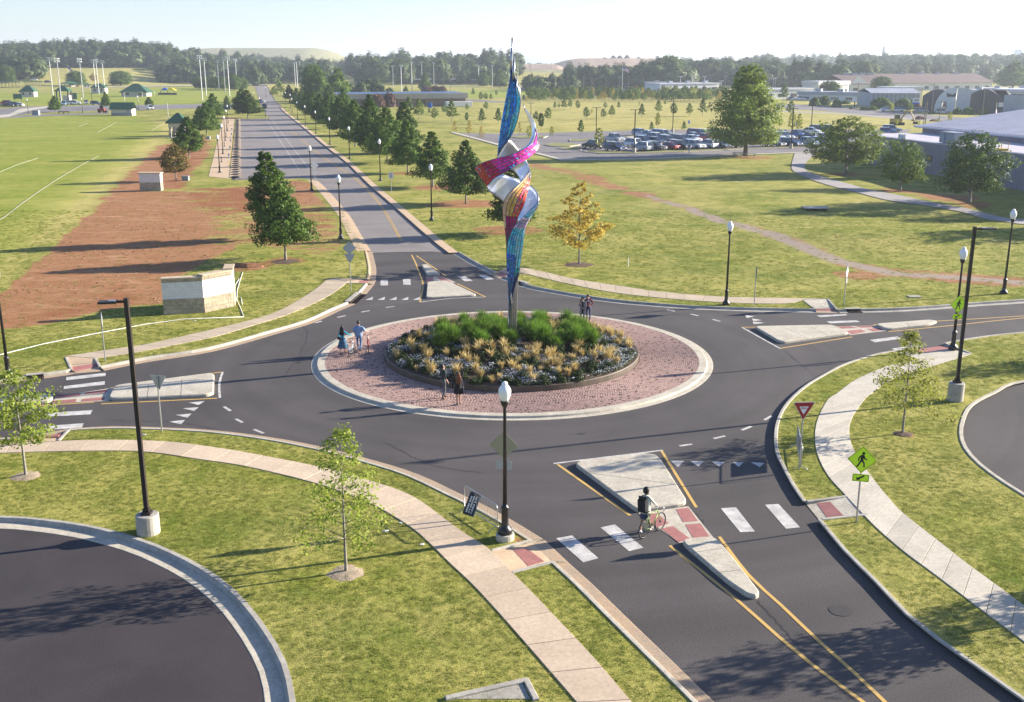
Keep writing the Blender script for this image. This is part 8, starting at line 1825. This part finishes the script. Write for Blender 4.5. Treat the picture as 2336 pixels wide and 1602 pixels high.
bicycle('red bicycle with a cream saddle wheeled by the man in the denim shirt', Vector((mp.x+.62, mp.y-.30, 0)), math.pi/2+.16, (.40,.02,.03), .33, 1.02, sadm=mat('cream_saddle', (.6,.55,.45), .5), z0=.125, fender=mat('red_mudguard', (.35,.02,.02), .4))
# --- front couple looking up at the sculpture
CHAR = cloth('charcoal_green_shirt', (.022,.032,.034)); GREYT = cloth('grey_trousers', (.085,.085,.09)); BRSH = mat('brown_leather', (.14,.05,.025), .5); BLKC = cloth('black_coat', (.010,.010,.011))
person('man in a dark rolled-sleeve shirt and grey trousers looking up at the sculpture', (1012,915), YAW(.85,.6), {'elr': (.27,-.04,1.14), 'wrr': (.25,.10,.92), 'ell': (-.24,.02,1.15), 'wrl': (-.17,.18,.98), 'anl': (-.14,.16,.085), 'knl': (-.12,.14,.51), 'anr': (.13,-.14,.085), 'knr': (.13,.0,.50), 'tilt': .35, 'headturn': .25},
    [CHAR, GREYT, BRSH, SKIN], 'rolled', 'long', False, 1.86, HAIRD, 'short')
tf, Jf = person('woman in a short black coat and cap raising her right arm to point up', (1046,930), YAW(-.1,1), {'shr': (.18,0,1.46), 'elr': (.27,.10,1.70), 'wrr': (.20,.14,1.97), 'handr': (-.1,.1,1), 'pointr': True, 'ell': (-.27,-.06,1.16), 'wrl': (-.32,.0,.92), 'anl': (-.07,.02,.10), 'anr': (.09,.05,.10), 'knl': (-.08,.01,.5), 'knr': (.09,.02,.5), 'tilt': .25, 'headturn': .1, 'hairlen': .48},
    [BLKC, BLKC, SHB, SKIN], 'long', 'bare', True, 1.74, HAIRB, 'cap_long')
loft(tf, 'coat', [(0,0,1.45,.09,.08),(0,0,1.40,.17,.11),(0,0,1.22,.165,.125),(0,0,1.05,.17,.135),(0,-.01,.85,.22,.175),(0,-.01,.66,.25,.195),(0,-.01,.655,.24,.185)], BLKC, 18, .03)
hc = Vector(Jf['head']); MB().ball(hc+Vector((0,-.01,.07)), .115, 14, 7, sc3=(1.0,1.08,.62)).build('cap', mat('grey_felt_cap', (.05,.055,.06), .9), tf, smooth=True)
mb = MB(); mb.box((.27,-.05,.80), (.05,.24,.36)); mb.tube([(.17,.02,1.46),(.235,.05,1.2),(.27,.05,.97)], .01, 5); mb.tube([(.17,-.05,1.46),(.24,-.10,1.2),(.27,-.12,.97)], .01, 5); mb.build('tote_bag', cloth('grey_tote', (.17,.15,.16)), tf)
# --- rear couple facing the camera
BURG = cloth('burgundy_cardigan', (.12,.010,.030)); BLUT = cloth('slate_blue_trousers', (.055,.065,.13)); TANB = mat('tan_boot', (.32,.13,.05), .5); BLKK = cloth('black_dress', (.010,.012,.014))
tr_, Jr = person('man in a burgundy cardigan and blue trousers with his arm round a woman', (1342,738), YAW(-.18,-1), {'elr': (.30,-.02,1.22), 'wrr': (.42,.06,1.38), 'handr': (.2,.5,.3), 'ell': (-.30,.02,1.20), 'wrl': (-.10,.22,1.12), 'handl': (.8,.5,0), 'anl': (-.10,.14,.085), 'knl': (-.11,.10,.5), 'anr': (.10,-.16,.09), 'knr': (.10,.0,.5), 'tilt': -.2, 'headturn': -.6, 'lean': (0,.04)},
    [BURG, BLUT, TANB, SKIN], 'long', 'long', False, 1.84, HAIRD, 'short')
mb = MB(); mb.add([(-.055,.118,1.42),(.055,.118,1.42),(.0,.135,1.18)], [(0,1,2)]); mb.add([(-.06,.10,1.47),(.06,.10,1.47),(.055,.119,1.42),(-.055,.119,1.42)], [(0,1,2,3)]); mb.build('white_shirt', SIGNWHT, tr_)
tb, Jb = person('woman in black with a long dark patterned scarf leaning on the man in burgundy', (1328,739), YAW(.10,-1), {'ell': (-.20,.05,1.17), 'wrl': (-.04,.20,1.08), 'elr': (.23,.03,1.16), 'wrr': (.20,.16,1.34), 'anl': (-.05,.08,.085), 'anr': (.06,-.08,.085), 'hairlen': .25},
    [BLKK, BLKK, NAVY, SKIN], 'long', 'long', True, 1.70, HAIRD, 'long')
SCF = cloth('patterned_scarf', (.02,.025,.035), col2=(.35,.36,.40), scale=16)
mb = MB(); mb.tube([(.10*math.cos(a), .02+.10*math.sin(a), 1.49+.02*math.sin(a)) for a in [2*math.pi*k/14 for k in range(14)]], .04, 7, closed=True); mb.build('scarf', SCF, tb, smooth=True)
for s, z1 in ((-1,.60),(1,.66)): mb = MB(); mb.box((s*.13,.135,(1.45+z1)/2), (.14,.035,1.45-z1)); mb.build('scarf_end', SCF, tb)
loft(tb, 'tunic', [(0,0,1.44,.08,.07),(0,0,1.38,.15,.11),(0,0,1.15,.15,.115),(0,0,.9,.18,.14),(0,0,.62,.20,.15)], BLKK, 16, .04)
# --- person with the green bicycle
CREAM = cloth('cream_shirt', (.62,.60,.47)); SHORT = cloth('navy_shorts', (.03,.04,.09)); RUCK = cloth('black_rucksack', (.012,.012,.014))
ra = G(1470,1228); fa = G(1510,1207); hdg = math.atan2(fa.y-ra.y, fa.x-ra.x)
ux_, uy_ = math.cos(hdg), math.sin(hdg); lx_, ly_ = -uy_, ux_
ra0 = Vector((ra.x, ra.y, 0)); bicycle('pale green road bicycle with drop handlebar wheeled over the near crossing', ra0, hdg, (.24,.34,.08), .345, 1.0, drop=True, lean=R(-3))
pc = ra0+Vector((ux_*.40+lx_*.30, uy_*.40+ly_*.30, 0))
tc, Jc = person('person in cream shirt and navy shorts with black rucksack pushing a green bicycle', None, YAW(ux_*.9+.0, uy_*.9+.15), {'shr': (.18,.06,1.42), 'shl': (-.18,.05,1.42), 'elr': (.29,.22,1.18), 'wrr': (.27,.46,1.02), 'handr': (.1,1,-.1), 'ell': (-.27,.0,1.16), 'wrl': (-.27,.14,.94), 'anl': (-.08,-.20,.13), 'knl': (-.10,-.02,.5), 'footl': (0,1,-.5), 'anr': (.09,.22,.085), 'knr': (.10,.16,.5), 'lean': (.06,0)},
    [CREAM, SHORT, SIGNWHT, SKIND], 'rolled' if False else 'long', 'shorts', False, 1.74, HAIRD, 'curly', loc=pc)
loft(tc, 'shirt', [(0,.05,1.46,.10,.085),(0,.045,1.38,.19,.125),(0,.03,1.18,.195,.15),(0,.01,.98,.205,.165),(0,.0,.84,.225,.18),(0,.0,.835,.21,.17)], CREAM, 18, .05)
loft(tc, 'shorts', [(0,0,.98,.15,.12),(0,0,.80,.18,.15),(0,.01,.60,.20,.17)], SHORT, 14, .03)
mb = MB(); mb.box((0,-.20,1.17), (.34,.17,.50), M=Matrix.Rotation(R(6),3,'X')); mb.box((0,-.19,1.44), (.30,.13,.09)); mb.cyl((-.17,-.19,1.50),(.17,-.19,1.50),.04); mb.build('rucksack', RUCK, tc)
for s in (-1, 1): MB().tube([(s*.12,-.12,1.42),(s*.13,.02,1.50),(s*.14,.15,1.38),(s*.15,.13,1.15),(s*.16,-.08,1.02)], .018, 5).build('strap', RUCK, tc)
# far people
person('distant person in dark clothes standing on the lane beside the full car park', (1572,350.5), 0.4, {}, [NAVY, DENIM, SHB, SKIN], 'long', 'long', False, 1.8, HAIRD, 'short', loc=tuple(G(1572,350.5))[:2]+(LAWN,))
person('distant person in white standing among cars at the full car park edge', None, 2.4, {}, [SIGNWHT, NAVY, SHB, SKIN], 'short', 'long', False, 1.75, HAIRD, 'short', loc=tuple(G(1507,346.5))[:2]+(LAWN+.1,))
# ---------------------------------------------------------------- vehicles
CHROME = mat('chrome', (.6,.6,.6), .2, metal=1); HEADL = mat('headlamp', (.75,.78,.8), .15); TAILL = mat('tail_lamp', (.45,.02,.02), .3); PLAST = mat('black_plastic', (.02,.02,.02), .7); CARGL = mat('car_glass', (.015,.02,.03), .05, spec=1.0)
CP = {}
def paint(n, c): 
    if n not in CP: CP[n] = mat('car_paint_'+n, c, .28, coat=.9, spec=.5)
    return CP[n]
COLS = {'white': (.75,.76,.77), 'silver': (.42,.44,.46), 'light blue': (.28,.40,.52), 'dark blue': (.015,.04,.12), 'black': (.010,.011,.014), 'red': (.30,.015,.02), 'grey': (.12,.13,.14), 'dark green': (.02,.05,.045), 'mid blue': (.03,.13,.36)}
SPEC = {  # length, width, height, body profile (y from rear to front, z of belt), cabin profile
 'suv': dict(L=4.8, W=1.88, belt=1.02, roof=1.74, hood=1.02, cab=(-2.30,-2.05,.35,1.15), wr=.37, wy=(-1.45,1.48)),
 'sedan': dict(L=4.8, W=1.82, belt=.90, roof=1.45, hood=.88, cab=(-1.75,-.95,.45,1.25), wr=.33, wy=(-1.42,1.45)),
 'pickup': dict(L=5.7, W=1.98, belt=1.12, roof=1.88, hood=1.12, cab=(-.75,-.55,.85,1.50), wr=.41, wy=(-1.85,1.80)),
 'van': dict(L=5.2, W=1.95, belt=1.10, roof=1.98, hood=1.05, cab=(-2.5,-2.4,1.05,1.85), wr=.36, wy=(-1.6,1.65)),
 'hatch': dict(L=4.2, W=1.76, belt=.92, roof=1.52, hood=.90, cab=(-2.0,-1.55,.35,1.15), wr=.32, wy=(-1.28,1.30))}
CARM = {}
def car_meshes(kind, colr):
    key = (kind, colr)
    if key in CARM: return CARM[key]
    s = SPEC[kind]; L, W = s['L'], s['W']; pm = paint(colr, COLS[colr]); h = L/2; g = .22; wr = s['wr']; b = s['belt']
    # side silhouette with wheel arches, extruded and pinched in plan
    def arch(yc): return [(yc+ (wr+.06)*math.cos(a), max(g, wr+(wr+.06)*math.sin(a))) for a in [math.pi*k/7 for k in range(8)]]
    bed = kind == 'pickup'
    topl = [(-h, b-.12), (-h+.08, b), (s['cab'][0] if not bed else -.8, b+.02), (s['cab'][3], b), (h-.35, s['hood']-.10), (h-.06, s['hood']-.24)]
    if bed: topl = [(-h, b-.08), (-h+.05, b), (-.85, b), (-.8, b+.02), (s['cab'][3], b+.02), (h-.3, s['hood']-.06), (h-.05, s['hood']-.18)]
    bot = [(h, .55), (h-.05, .30)]+arch(s['wy'][1])+arch(s['wy'][0])+[(-h+.05,.32), (-h,.6)]
    prof = topl+bot; n = len(prof); mb = MB()
    xs = [(-W/2, .0), (-W/2+.10, .05), (W/2-.10, .05), (W/2, 0)]
    def pinch(y): t = abs(y)/h; return 1-.10*max(0, (t-.7)/.3)**1.5
    vs = []
    for x, up in ((-W/2, 0), (W/2, 0)):
        for y, z in prof: vs.append((x*pinch(y), y, z))
    sh = []
    for x in (-W/2+.09, W/2-.09):
        for y, z in prof: sh.append((x*pinch(y), y, z+(.035 if z > .8 else 0)))
    vs = vs+sh
    # outer sides (0..n-1 left, n..2n-1 right), shoulders 2n.. , 3n..
    fs = [tuple(range(n)), tuple(range(2*n-1, n-1, -1))]
    for i in range(n):
        j = (i+1)%n; fs += [(i, j, 2*n+j, 2*n+i), (2*n+i, 2*n+j, 3*n+j, 3*n+i), (3*n+i, 3*n+j, n+j, n+i)]
    mb.add(vs, [f[::-1] for f in fs])
    c0, c1, c2, c3 = s['cab']; rf = s['roof']; wi = W/2-.10; wo = W/2-.27
    cab = MB(); cv = [(-wi,c0,b+.02),(wi,c0,b+.02),(wi,c3,b+.02),(-wi,c3,b+.02),(-wo,c1,rf),(wo,c1,rf),(wo,c2,rf+.01),(-wo,c2,rf+.01)]
    cab.add(cv, [(0,1,5,4),(1,2,6,5),(2,3,7,6),(3,0,4,7)]); gm = cab.mesh('window_band', CARGL)
    ro = MB(); e = .03; ro.add([(-wo-e,c1-e,rf),(wo+e,c1-e,rf),(wo+e,c2+e,rf),(-wo-e,c2+e,rf),(-wo+.08,c1+.08,rf+.06),(wo-.08,c1+.08,rf+.06),(wo-.08,c2-.1,rf+.07),(-wo+.08,c2-.1,rf+.07)], [(0,1,5,4),(1,2,6,5),(2,3,7,6),(3,0,4,7),(4,5,6,7),(3,2,1,0)])
    for sx in (-1, 1):
        for (ya, yb) in ((c3, c2), (c0, c1), ((c0+c3)/2-.15, (c1+c2)/2-.1)): ro.cyl((sx*wi,ya,b), (sx*wo,yb,rf+.01), .04, n=4)
    rm = ro.mesh('roof', pm)
    if bed:
        mb2 = MB(); mb2.box((0,-h+1.05,b+.03), (W-.38,1.75,.03)); bedm = mb2.mesh('bed_liner', PLAST)
    bm_ = mb.mesh('body', pm)
    wm = MB(); 
    wm.cyl((-.11,0,0), (.11,0,0), wr, n=16, m=0); wm.cyl((-.115,0,0), (.115,0,0), wr*.62, n=12, m=1); wmesh = wm.mesh('wheel', [TYRE, CHROME])
    hl = MB().box((0,0,0), (.36,.10,.15)).mesh('headlight', HEADL); tl = MB().box((0,0,0), (.22 if kind != 'suv' else .20,.08,.26 if kind in ('suv','pickup','van') else .16)).mesh('tail_light', TAILL)
    gr = MB().box((0,0,0), (W*.46,.05,.22)).box((0,-.02,-.28), (W*.8,.1,.14)).mesh('grille', PLAST); mi = MB().box((0,0,0), (.16,.10,.13)).mesh('mirror', pm); pl = MB().box((0,0,0), (.36,.02,.16)).mesh('number_plate', SIGNWHT)
    parts = [('body', bm_, (0,0,0)), ('window_band', gm, (0,0,0)), ('roof', rm, (0,0,0))]
    if bed: parts.append(('bed_liner', bedm, (0,0,0)))
    for x in (-W/2+.12, W/2-.12):
        for y in s['wy']: parts.append(('wheel', wmesh, (x, y, wr)))
    for sx in (-1, 1): parts += [('headlight', hl, (sx*W*.34*1.0, h-.10, s['hood']-.26)), ('tail_light', tl, (sx*W*.39, -h+.05, b-.20)), ('mirror', mi, (sx*(W/2+.04), c3-.35, b+.08))]
    parts += [('grille', gr, (0, h-.03, s['hood']-.32)), ('number_plate', pl, (0, -h-.01, .62))]
    CARM[key] = parts; return parts
KN = {'suv': 'sport utility car', 'sedan': 'saloon car', 'pickup': 'pickup truck', 'van': 'van', 'hatch': 'hatchback car'}
NM = {'suv': 'parked_suv', 'sedan': 'parked_saloon', 'pickup': 'parked_pickup', 'van': 'parked_van', 'hatch': 'parked_hatchback'}
def car(kind, colr, px, py, face, label, group='cars in the full car park', nm=None, z=LAWN+.02):
    g = G(px, py); yaw = YAW(*face)+rnd.uniform(-.04,.04); t = thing(nm or NM[kind], label, {'pickup': 'pickup truck', 'van': 'van'}.get(kind, 'car'), (g.x, g.y, g.z+z), yaw, group)
    for n, me, loc in car_meshes(kind, colr): o = obj(n, me, t); o.location = loc
    return t
F1 = (.62,-.78); F2 = (-.62,.78)
CL = [('suv','black',1352,341,F2,'alone near the young tree at the left end, rear to camera'),('suv','dark blue',1403,347,F1,'alone at the near left, facing the camera'),('pickup','silver',1399,326,F1,'alone left of the rows, facing the camera'),('suv','white',1438,336.5,F2,'left end of the second row, beside the light pole'),('suv','silver',1464.6,345.5,F2,'nearest row, just right of the light pole base'),('hatch','light blue',1459,310,F1,'farthest back left, behind the white pickup'),('pickup','white',1475.5,318,F1,'at the back left of the rows'),('suv','dark blue',1468,331,F1,'second row beside the white one'),('suv','white',1497,323,F1,'third row behind the dark blue ones'),('van','white',1508,317,F1,'back row between pickup and silver saloon'),('sedan','silver',1532,321,F1,'back row, alone right of the white van'),('suv','grey',1495,345,F1,'nearest row beside the person in white'),('hatch','black',1497,331,F1,'second row, hemmed in by others'),('suv','silver',1522,329,F1,'second row right of the black hatchback'),('sedan','red',1526,343,F2,'nearest row, the only bright red one'),('suv','black',1552,342.5,F1,'nearest row beside the red saloon'),('suv','grey',1552,328,F1,'second row behind the black one'),('sedan','white',1577.5,325,F1,'second row middle'),('suv','white',1584,341,F1,'nearest row beside the standing person'),('suv','red',1588,312.6,F1,'back row, dark red middle one'),('sedan','light blue',1581,318.5,F1,'third row below the red one'),('suv','white',1608,314,F1,'back row left of the great tree'),('sedan','red',1609,322,F2,'third row left of the great tree'),('suv','white',1613,339.5,F2,'nearest row, rear to camera, left of the great tree'),('sedan','black',1640,339.5,F1,'nearest row by the great tree'),('suv','dark green',1672,337.5,F1,'boxy, nearest row touching the great tree trunk'),('suv','mid blue',1632,322,F1,'second row, bright blue, by the great tree'),('hatch','grey',1632,312,F1,'back row behind the bright blue one'),('sedan','white',1660,318,F1,'half hidden by the great tree crown, left'),('suv','silver',1683,325,F1,'half hidden right behind the great tree trunk'),('suv','white',1728,308.5,F1,'back row right of the great tree'),('hatch','mid blue',1737,328,F2,'second row right of the great tree, bright blue'),('sedan','silver',1721,328.5,F1,'second row right of the trunk'),('suv','grey',1766.5,336.5,F1,'nearest row right of the great tree'),('suv','dark blue',1804,336,F1,'nearest row by the right light pole'),('pickup','light blue',1836,335,F1,'nearest row by the small white sign'),('van','silver',1766.5,322,F1,'second row, tall one'),('sedan','dark blue',1783,312,F1,'back row dark blue'),('suv','silver',1788,320,F1,'second row left of the light pole'),('pickup','mid blue',1814,317,F1,'second row right of the light pole'),('sedan','white',1849,306,(.8,-.5),'alone by itself near the thin poles at the back right'),('hatch','black',1863,301,F1,'behind the white saloon at the back right'),('suv','black',1845,322,F2,'second row, dark boxy cart-like one'),('sedan','silver',1872,320,F1,'second row behind the layered tree'),('suv','light blue',1872,334,F1,'nearest row behind the layered tree'),('suv','dark blue',1889,303,F1,'back right behind the layered tree top'),('suv','light blue',1912,326,F1,'hidden behind the layered tree, right side'),('hatch','mid blue',2024,307,(1,-.3),'at the corner of the metal building roof'),('suv','light blue',2034,303,(1,-.3),'behind the metal building roof corner')]
for k, c, px, py, f, d in CL: car(k, c, px, py, f, f'{c} {KN[k]} {d}')
AR = [('suv','black',603,247,(.30,-1),'dark car with lit headlamps driving down the avenue, nearer of the two'),('sedan','dark blue',594,235,(.25,-1),'dark car with lit headlamps driving down the avenue, farther of the two')]
for k, c, px, py, f, d in AR: car(k, c, px, py, f, d, 'cars on the avenue', 'moving_car', .01-LAWN+LAWN*0+.02)
FL_ = [('suv','white',162,240,(1,.1),'white car in the far left car park, left of a close pair'),('suv','white',172,240,(1,.1),'white car in the far left car park, right of a close pair'),('suv','silver',197,239,(.4,-1),'silver car beside the far left pair'),('hatch','dark blue',219,240,(1,0),'dark blue low car in the far left car park'),('suv','light blue',146,242,(.3,-1),'pale car partly behind the round tree far left'),('sedan','white',41,244,(-1,.1),'white car at the far left beside the path'),('suv','red',12,240,(-1,0),'dark red car at the far left edge'),('sedan','black',17,245,(-1,0),'black car at the far left edge in front of the red one'),('suv','grey',27,244,(-1,0),'grey car near the far left sign post'),('suv','white',343,252,(.5,-.9),'white van-like car parked alone at the edge of the mown field'),
  ('sedan','white',2046,256,(1,-.2),'white car before the grey hall, left of the hedge'),('suv','grey',2060,254,(1,-.2),'grey car before the grey hall'),('suv','silver',2102,258,(1,-.2),'silver car in front of the grey hall corner'),('sedan','black',2115,256,(1,-.2),'black car beside the arched showroom'),('suv','white',2134,254,(1,-.2),'white car right under the white wing'),('suv','silver',2150,261,(1,-.2),'silver car in front of the white wing, nearest'),('suv','white',2160,257,(1,-.2),'second white car before the white wing'),('suv','white',2300,260,(1,-.1),'white car at the right by the dark wall'),('hatch','silver',2325,263,(1,-.1),'silver car at the right edge by the hedges'),('sedan','white',2024,255,(1,-.1),'white car behind the roadside hedge, left'),
  ('pickup','white',1360,199,(1,0),'long white vehicle parked left of the flag pole'),('van','white',1425,201,(1,0),'white van parked right of the flag pole'),('suv','silver',1458,199,(1,0),'silver car parked near the dealership office'),('sedan','mid blue',1478,209,(1,0),'bright blue car before the dealership'),('suv','mid blue',1452,209,(1,0),'blue car left of the bright blue one'),('sedan','white',1410,208,(1,0),'white car at the foot of the flag pole'),('suv','light blue',1640,215,(1,0),'pale car behind the hedge left of the great tree'),('suv','light blue',1625,215.5,(1,0),'second pale car behind the hedge left of the great tree'),('sedan','silver',1806,229,(1,0),'silver car in front of the pale showroom'),('pickup','white',1822,230,(1,0),'white pickup by the pale showroom'),('suv','mid blue',1855,229,(1,0),'blue car under the low office canopy'),
  ('van','mid blue',948,190,(1,0),'small blue vehicle before the long dark building'),('suv','light blue',1035,190,(1,0),'pale car before the long dark building'),('suv','dark blue',110,190,(1,0),'dark blue car behind the long shelters'),('suv','white',78,184,(1,0),'white vehicle behind the long shelters')]
for k, c, px, py, f, d in FL_: car(k, c, px, py, f, d, 'distant parked cars')
# motorcycle by the near row
g = G(1511,347); t = thing('motorcycle', 'dark motorcycle parked beside the standing figure at the full car park', 'motorcycle', (g.x, g.y, LAWN+.1), 2.2)
for y in (-.7,.7): MB().tube([(0,y+.28*math.cos(a),.3+.28*math.sin(a)) for a in [2*math.pi*k/12 for k in range(12)]], .05, 5, closed=True).build('wheel', TYRE, t)
MB().box((0,0,.45), (.3,.7,.35)).box((0,.35,.95), (.7,.06,.06)).cyl((0,.35,.9), (0,.65,.35), .04).build('body', BLACK, t); MB().box((0,-.3,.8), (.28,.7,.12)).build('seat', PLAST, t)
# picnic tables under the great tree
WG = mat('weathered_green_bench', (.16,.19,.15), .8, var=.2)
def picnic(px, py, yaw, lb):
    g = G(px, py); t = thing('picnic_table', lb, 'table', (g.x, g.y, g.z+LAWN), yaw)
    for k in range(4): MB().box((0,-.3+.2*k,.75), (1.9,.18,.05)).build('table_board', WG, t)
    for s in (-1, 1): MB().box((0,s*.72,.45), (1.9,.28,.05)).build('bench_board', WG, t)
    for x in (-.7,.7): MB().tube([(x,-.6,0),(x,-.1,.72),(x,.1,.72),(x,.6,0)], .04, 5).build('leg', WG, t); MB().box((x,0,.42), (.06,1.6,.07)).build('cross_beam', WG, t)
picnic(1683,359,.1,'picnic table left of the great tree trunk'); picnic(1711,361.5,-.15,'picnic table right of the great tree trunk')
# excavator and skid steer, dug earth
EX = mat('machine_yellow', (.30,.22,.05), .6); RED = mat('machine_red', (.35,.04,.02), .5)
g = G(2046,287); t = thing('excavator', 'small excavator with a bent boom parked by the dug earth', 'excavator', (g.x, g.y, LAWN), .2)
for y in (-.9,.9): MB().box((0,y,.4), (3.2,.5,.75)).build('track', PLAST, t)
MB().box((-.4,0,1.3), (2.6,2.0,.9)).build('engine_housing', EX, t); MB().box((.2,.5,2.2), (1.2,.9,1.3)).build('cab', CARGL, t); MB().tube([(.8,-.3,1.6),(2.6,-.3,3.9),(3.6,-.3,3.6)], .22, 6).build('boom', EX, t); MB().tube([(3.4,-.3,3.9),(5.2,-.3,.9)], .16, 6).build('arm', EX, t); MB().box((5.3,-.3,.6), (.9,.9,.7)).build('bucket', PLAST, t)
g = G(233,258); t = thing('skid_steer', 'small red loader with a black cab at the back edge of the mown field', 'loader', (g.x, g.y, LAWN), .1)
for x in (-.8,.8):
    for y in (-.8,.8): MB().cyl((x,y-.15,.4), (x,y+.15,.4), .4, n=12).build('wheel', TYRE, t)
MB().box((-.2,0,.9), (2.2,1.2,.9)).build('body', RED, t); MB().box((0,0,1.8), (1.1,1.0,1.0)).build('cab', PLAST, t); MB().box((1.6,0,.3), (.6,1.7,.5)).build('bucket', PLAST, t); MB().tube([(-.8,.65,1.6),(.6,.65,1.3),(1.4,.65,.5)], .08, 5).build('lift_arm', RED, t)
SOILM = mat('dug_red_earth', (.20,.09,.05), .95, var=.4, scale=1, bump=1, bscale=3)
for i, (px, py, w_, h_) in enumerate(((2098,274,24,9),(2085,277,14,6),(2130,278,22,6),(2150,280,18,4.5),(2185,283,20,5),(2210,285,16,4))):
    g = G(px, py); wm = w_*g.y/FL/2; hm = h_*g.y/FL; mb = MB(); mb.ball((0,0,0), 1, 14, 8, sc3=(wm,wm*.6,hm), jit=.18); o = mb.build('earth_heap', SOILM); o.location = (g.x, g.y, LAWN-.2); tag(o, ['tallest heap of dug red earth left of the dark twin poles', 'low heap of red earth left of the tallest', 'heap of red earth right of the tallest', 'low red earth heap in the middle of the row', 'red earth heap second from right', 'rightmost low red earth heap'][i], 'earth heap')
for px, lb in ((139,'wooden bench left of a pair at the back of the mown field'),(151,'wooden bench right of a pair at the back of the mown field')):
    g = G(px, 260.5); t = thing('park_bench', lb, 'bench', (g.x, g.y, LAWN), 0)
    for k in range(3): MB().box((0,-.2+.2*k,.45), (1.9,.15,.05)).build('seat_slat', mat('bench_wood', (.12,.07,.045), .8) if 'bench_wood' not in MATS else MATS['bench_wood'], t)
    for k in range(2): MB().box((0,.27,.65+.18*k), (1.9,.05,.13)).build('back_slat', MATS['bench_wood'], t)
    for x in (-.8,.8): MB().box((x,0,.22), (.08,.5,.44)).build('leg', BLACK, t)
for px, py, lb in ((1853,345,'small white sign on a thin post at the lane before the cars'),(1571,297,'little blue and white sign behind the full car park'),(1815,303,'little blue and white sign among the thin lime trees')):
    g = G(px, py); t = thing('small_sign', lb, 'sign', (g.x, g.y, LAWN)); post(t, 2.3, .03); plate(t, 'sign_plate', rpoly(.6,.85,.04), SIGNWHT, -.05, -.04, 1.9, GREYM); plate(t, 'panel', rpoly(.3,.4,.02), BLU, -.056, -.052, 1.9)
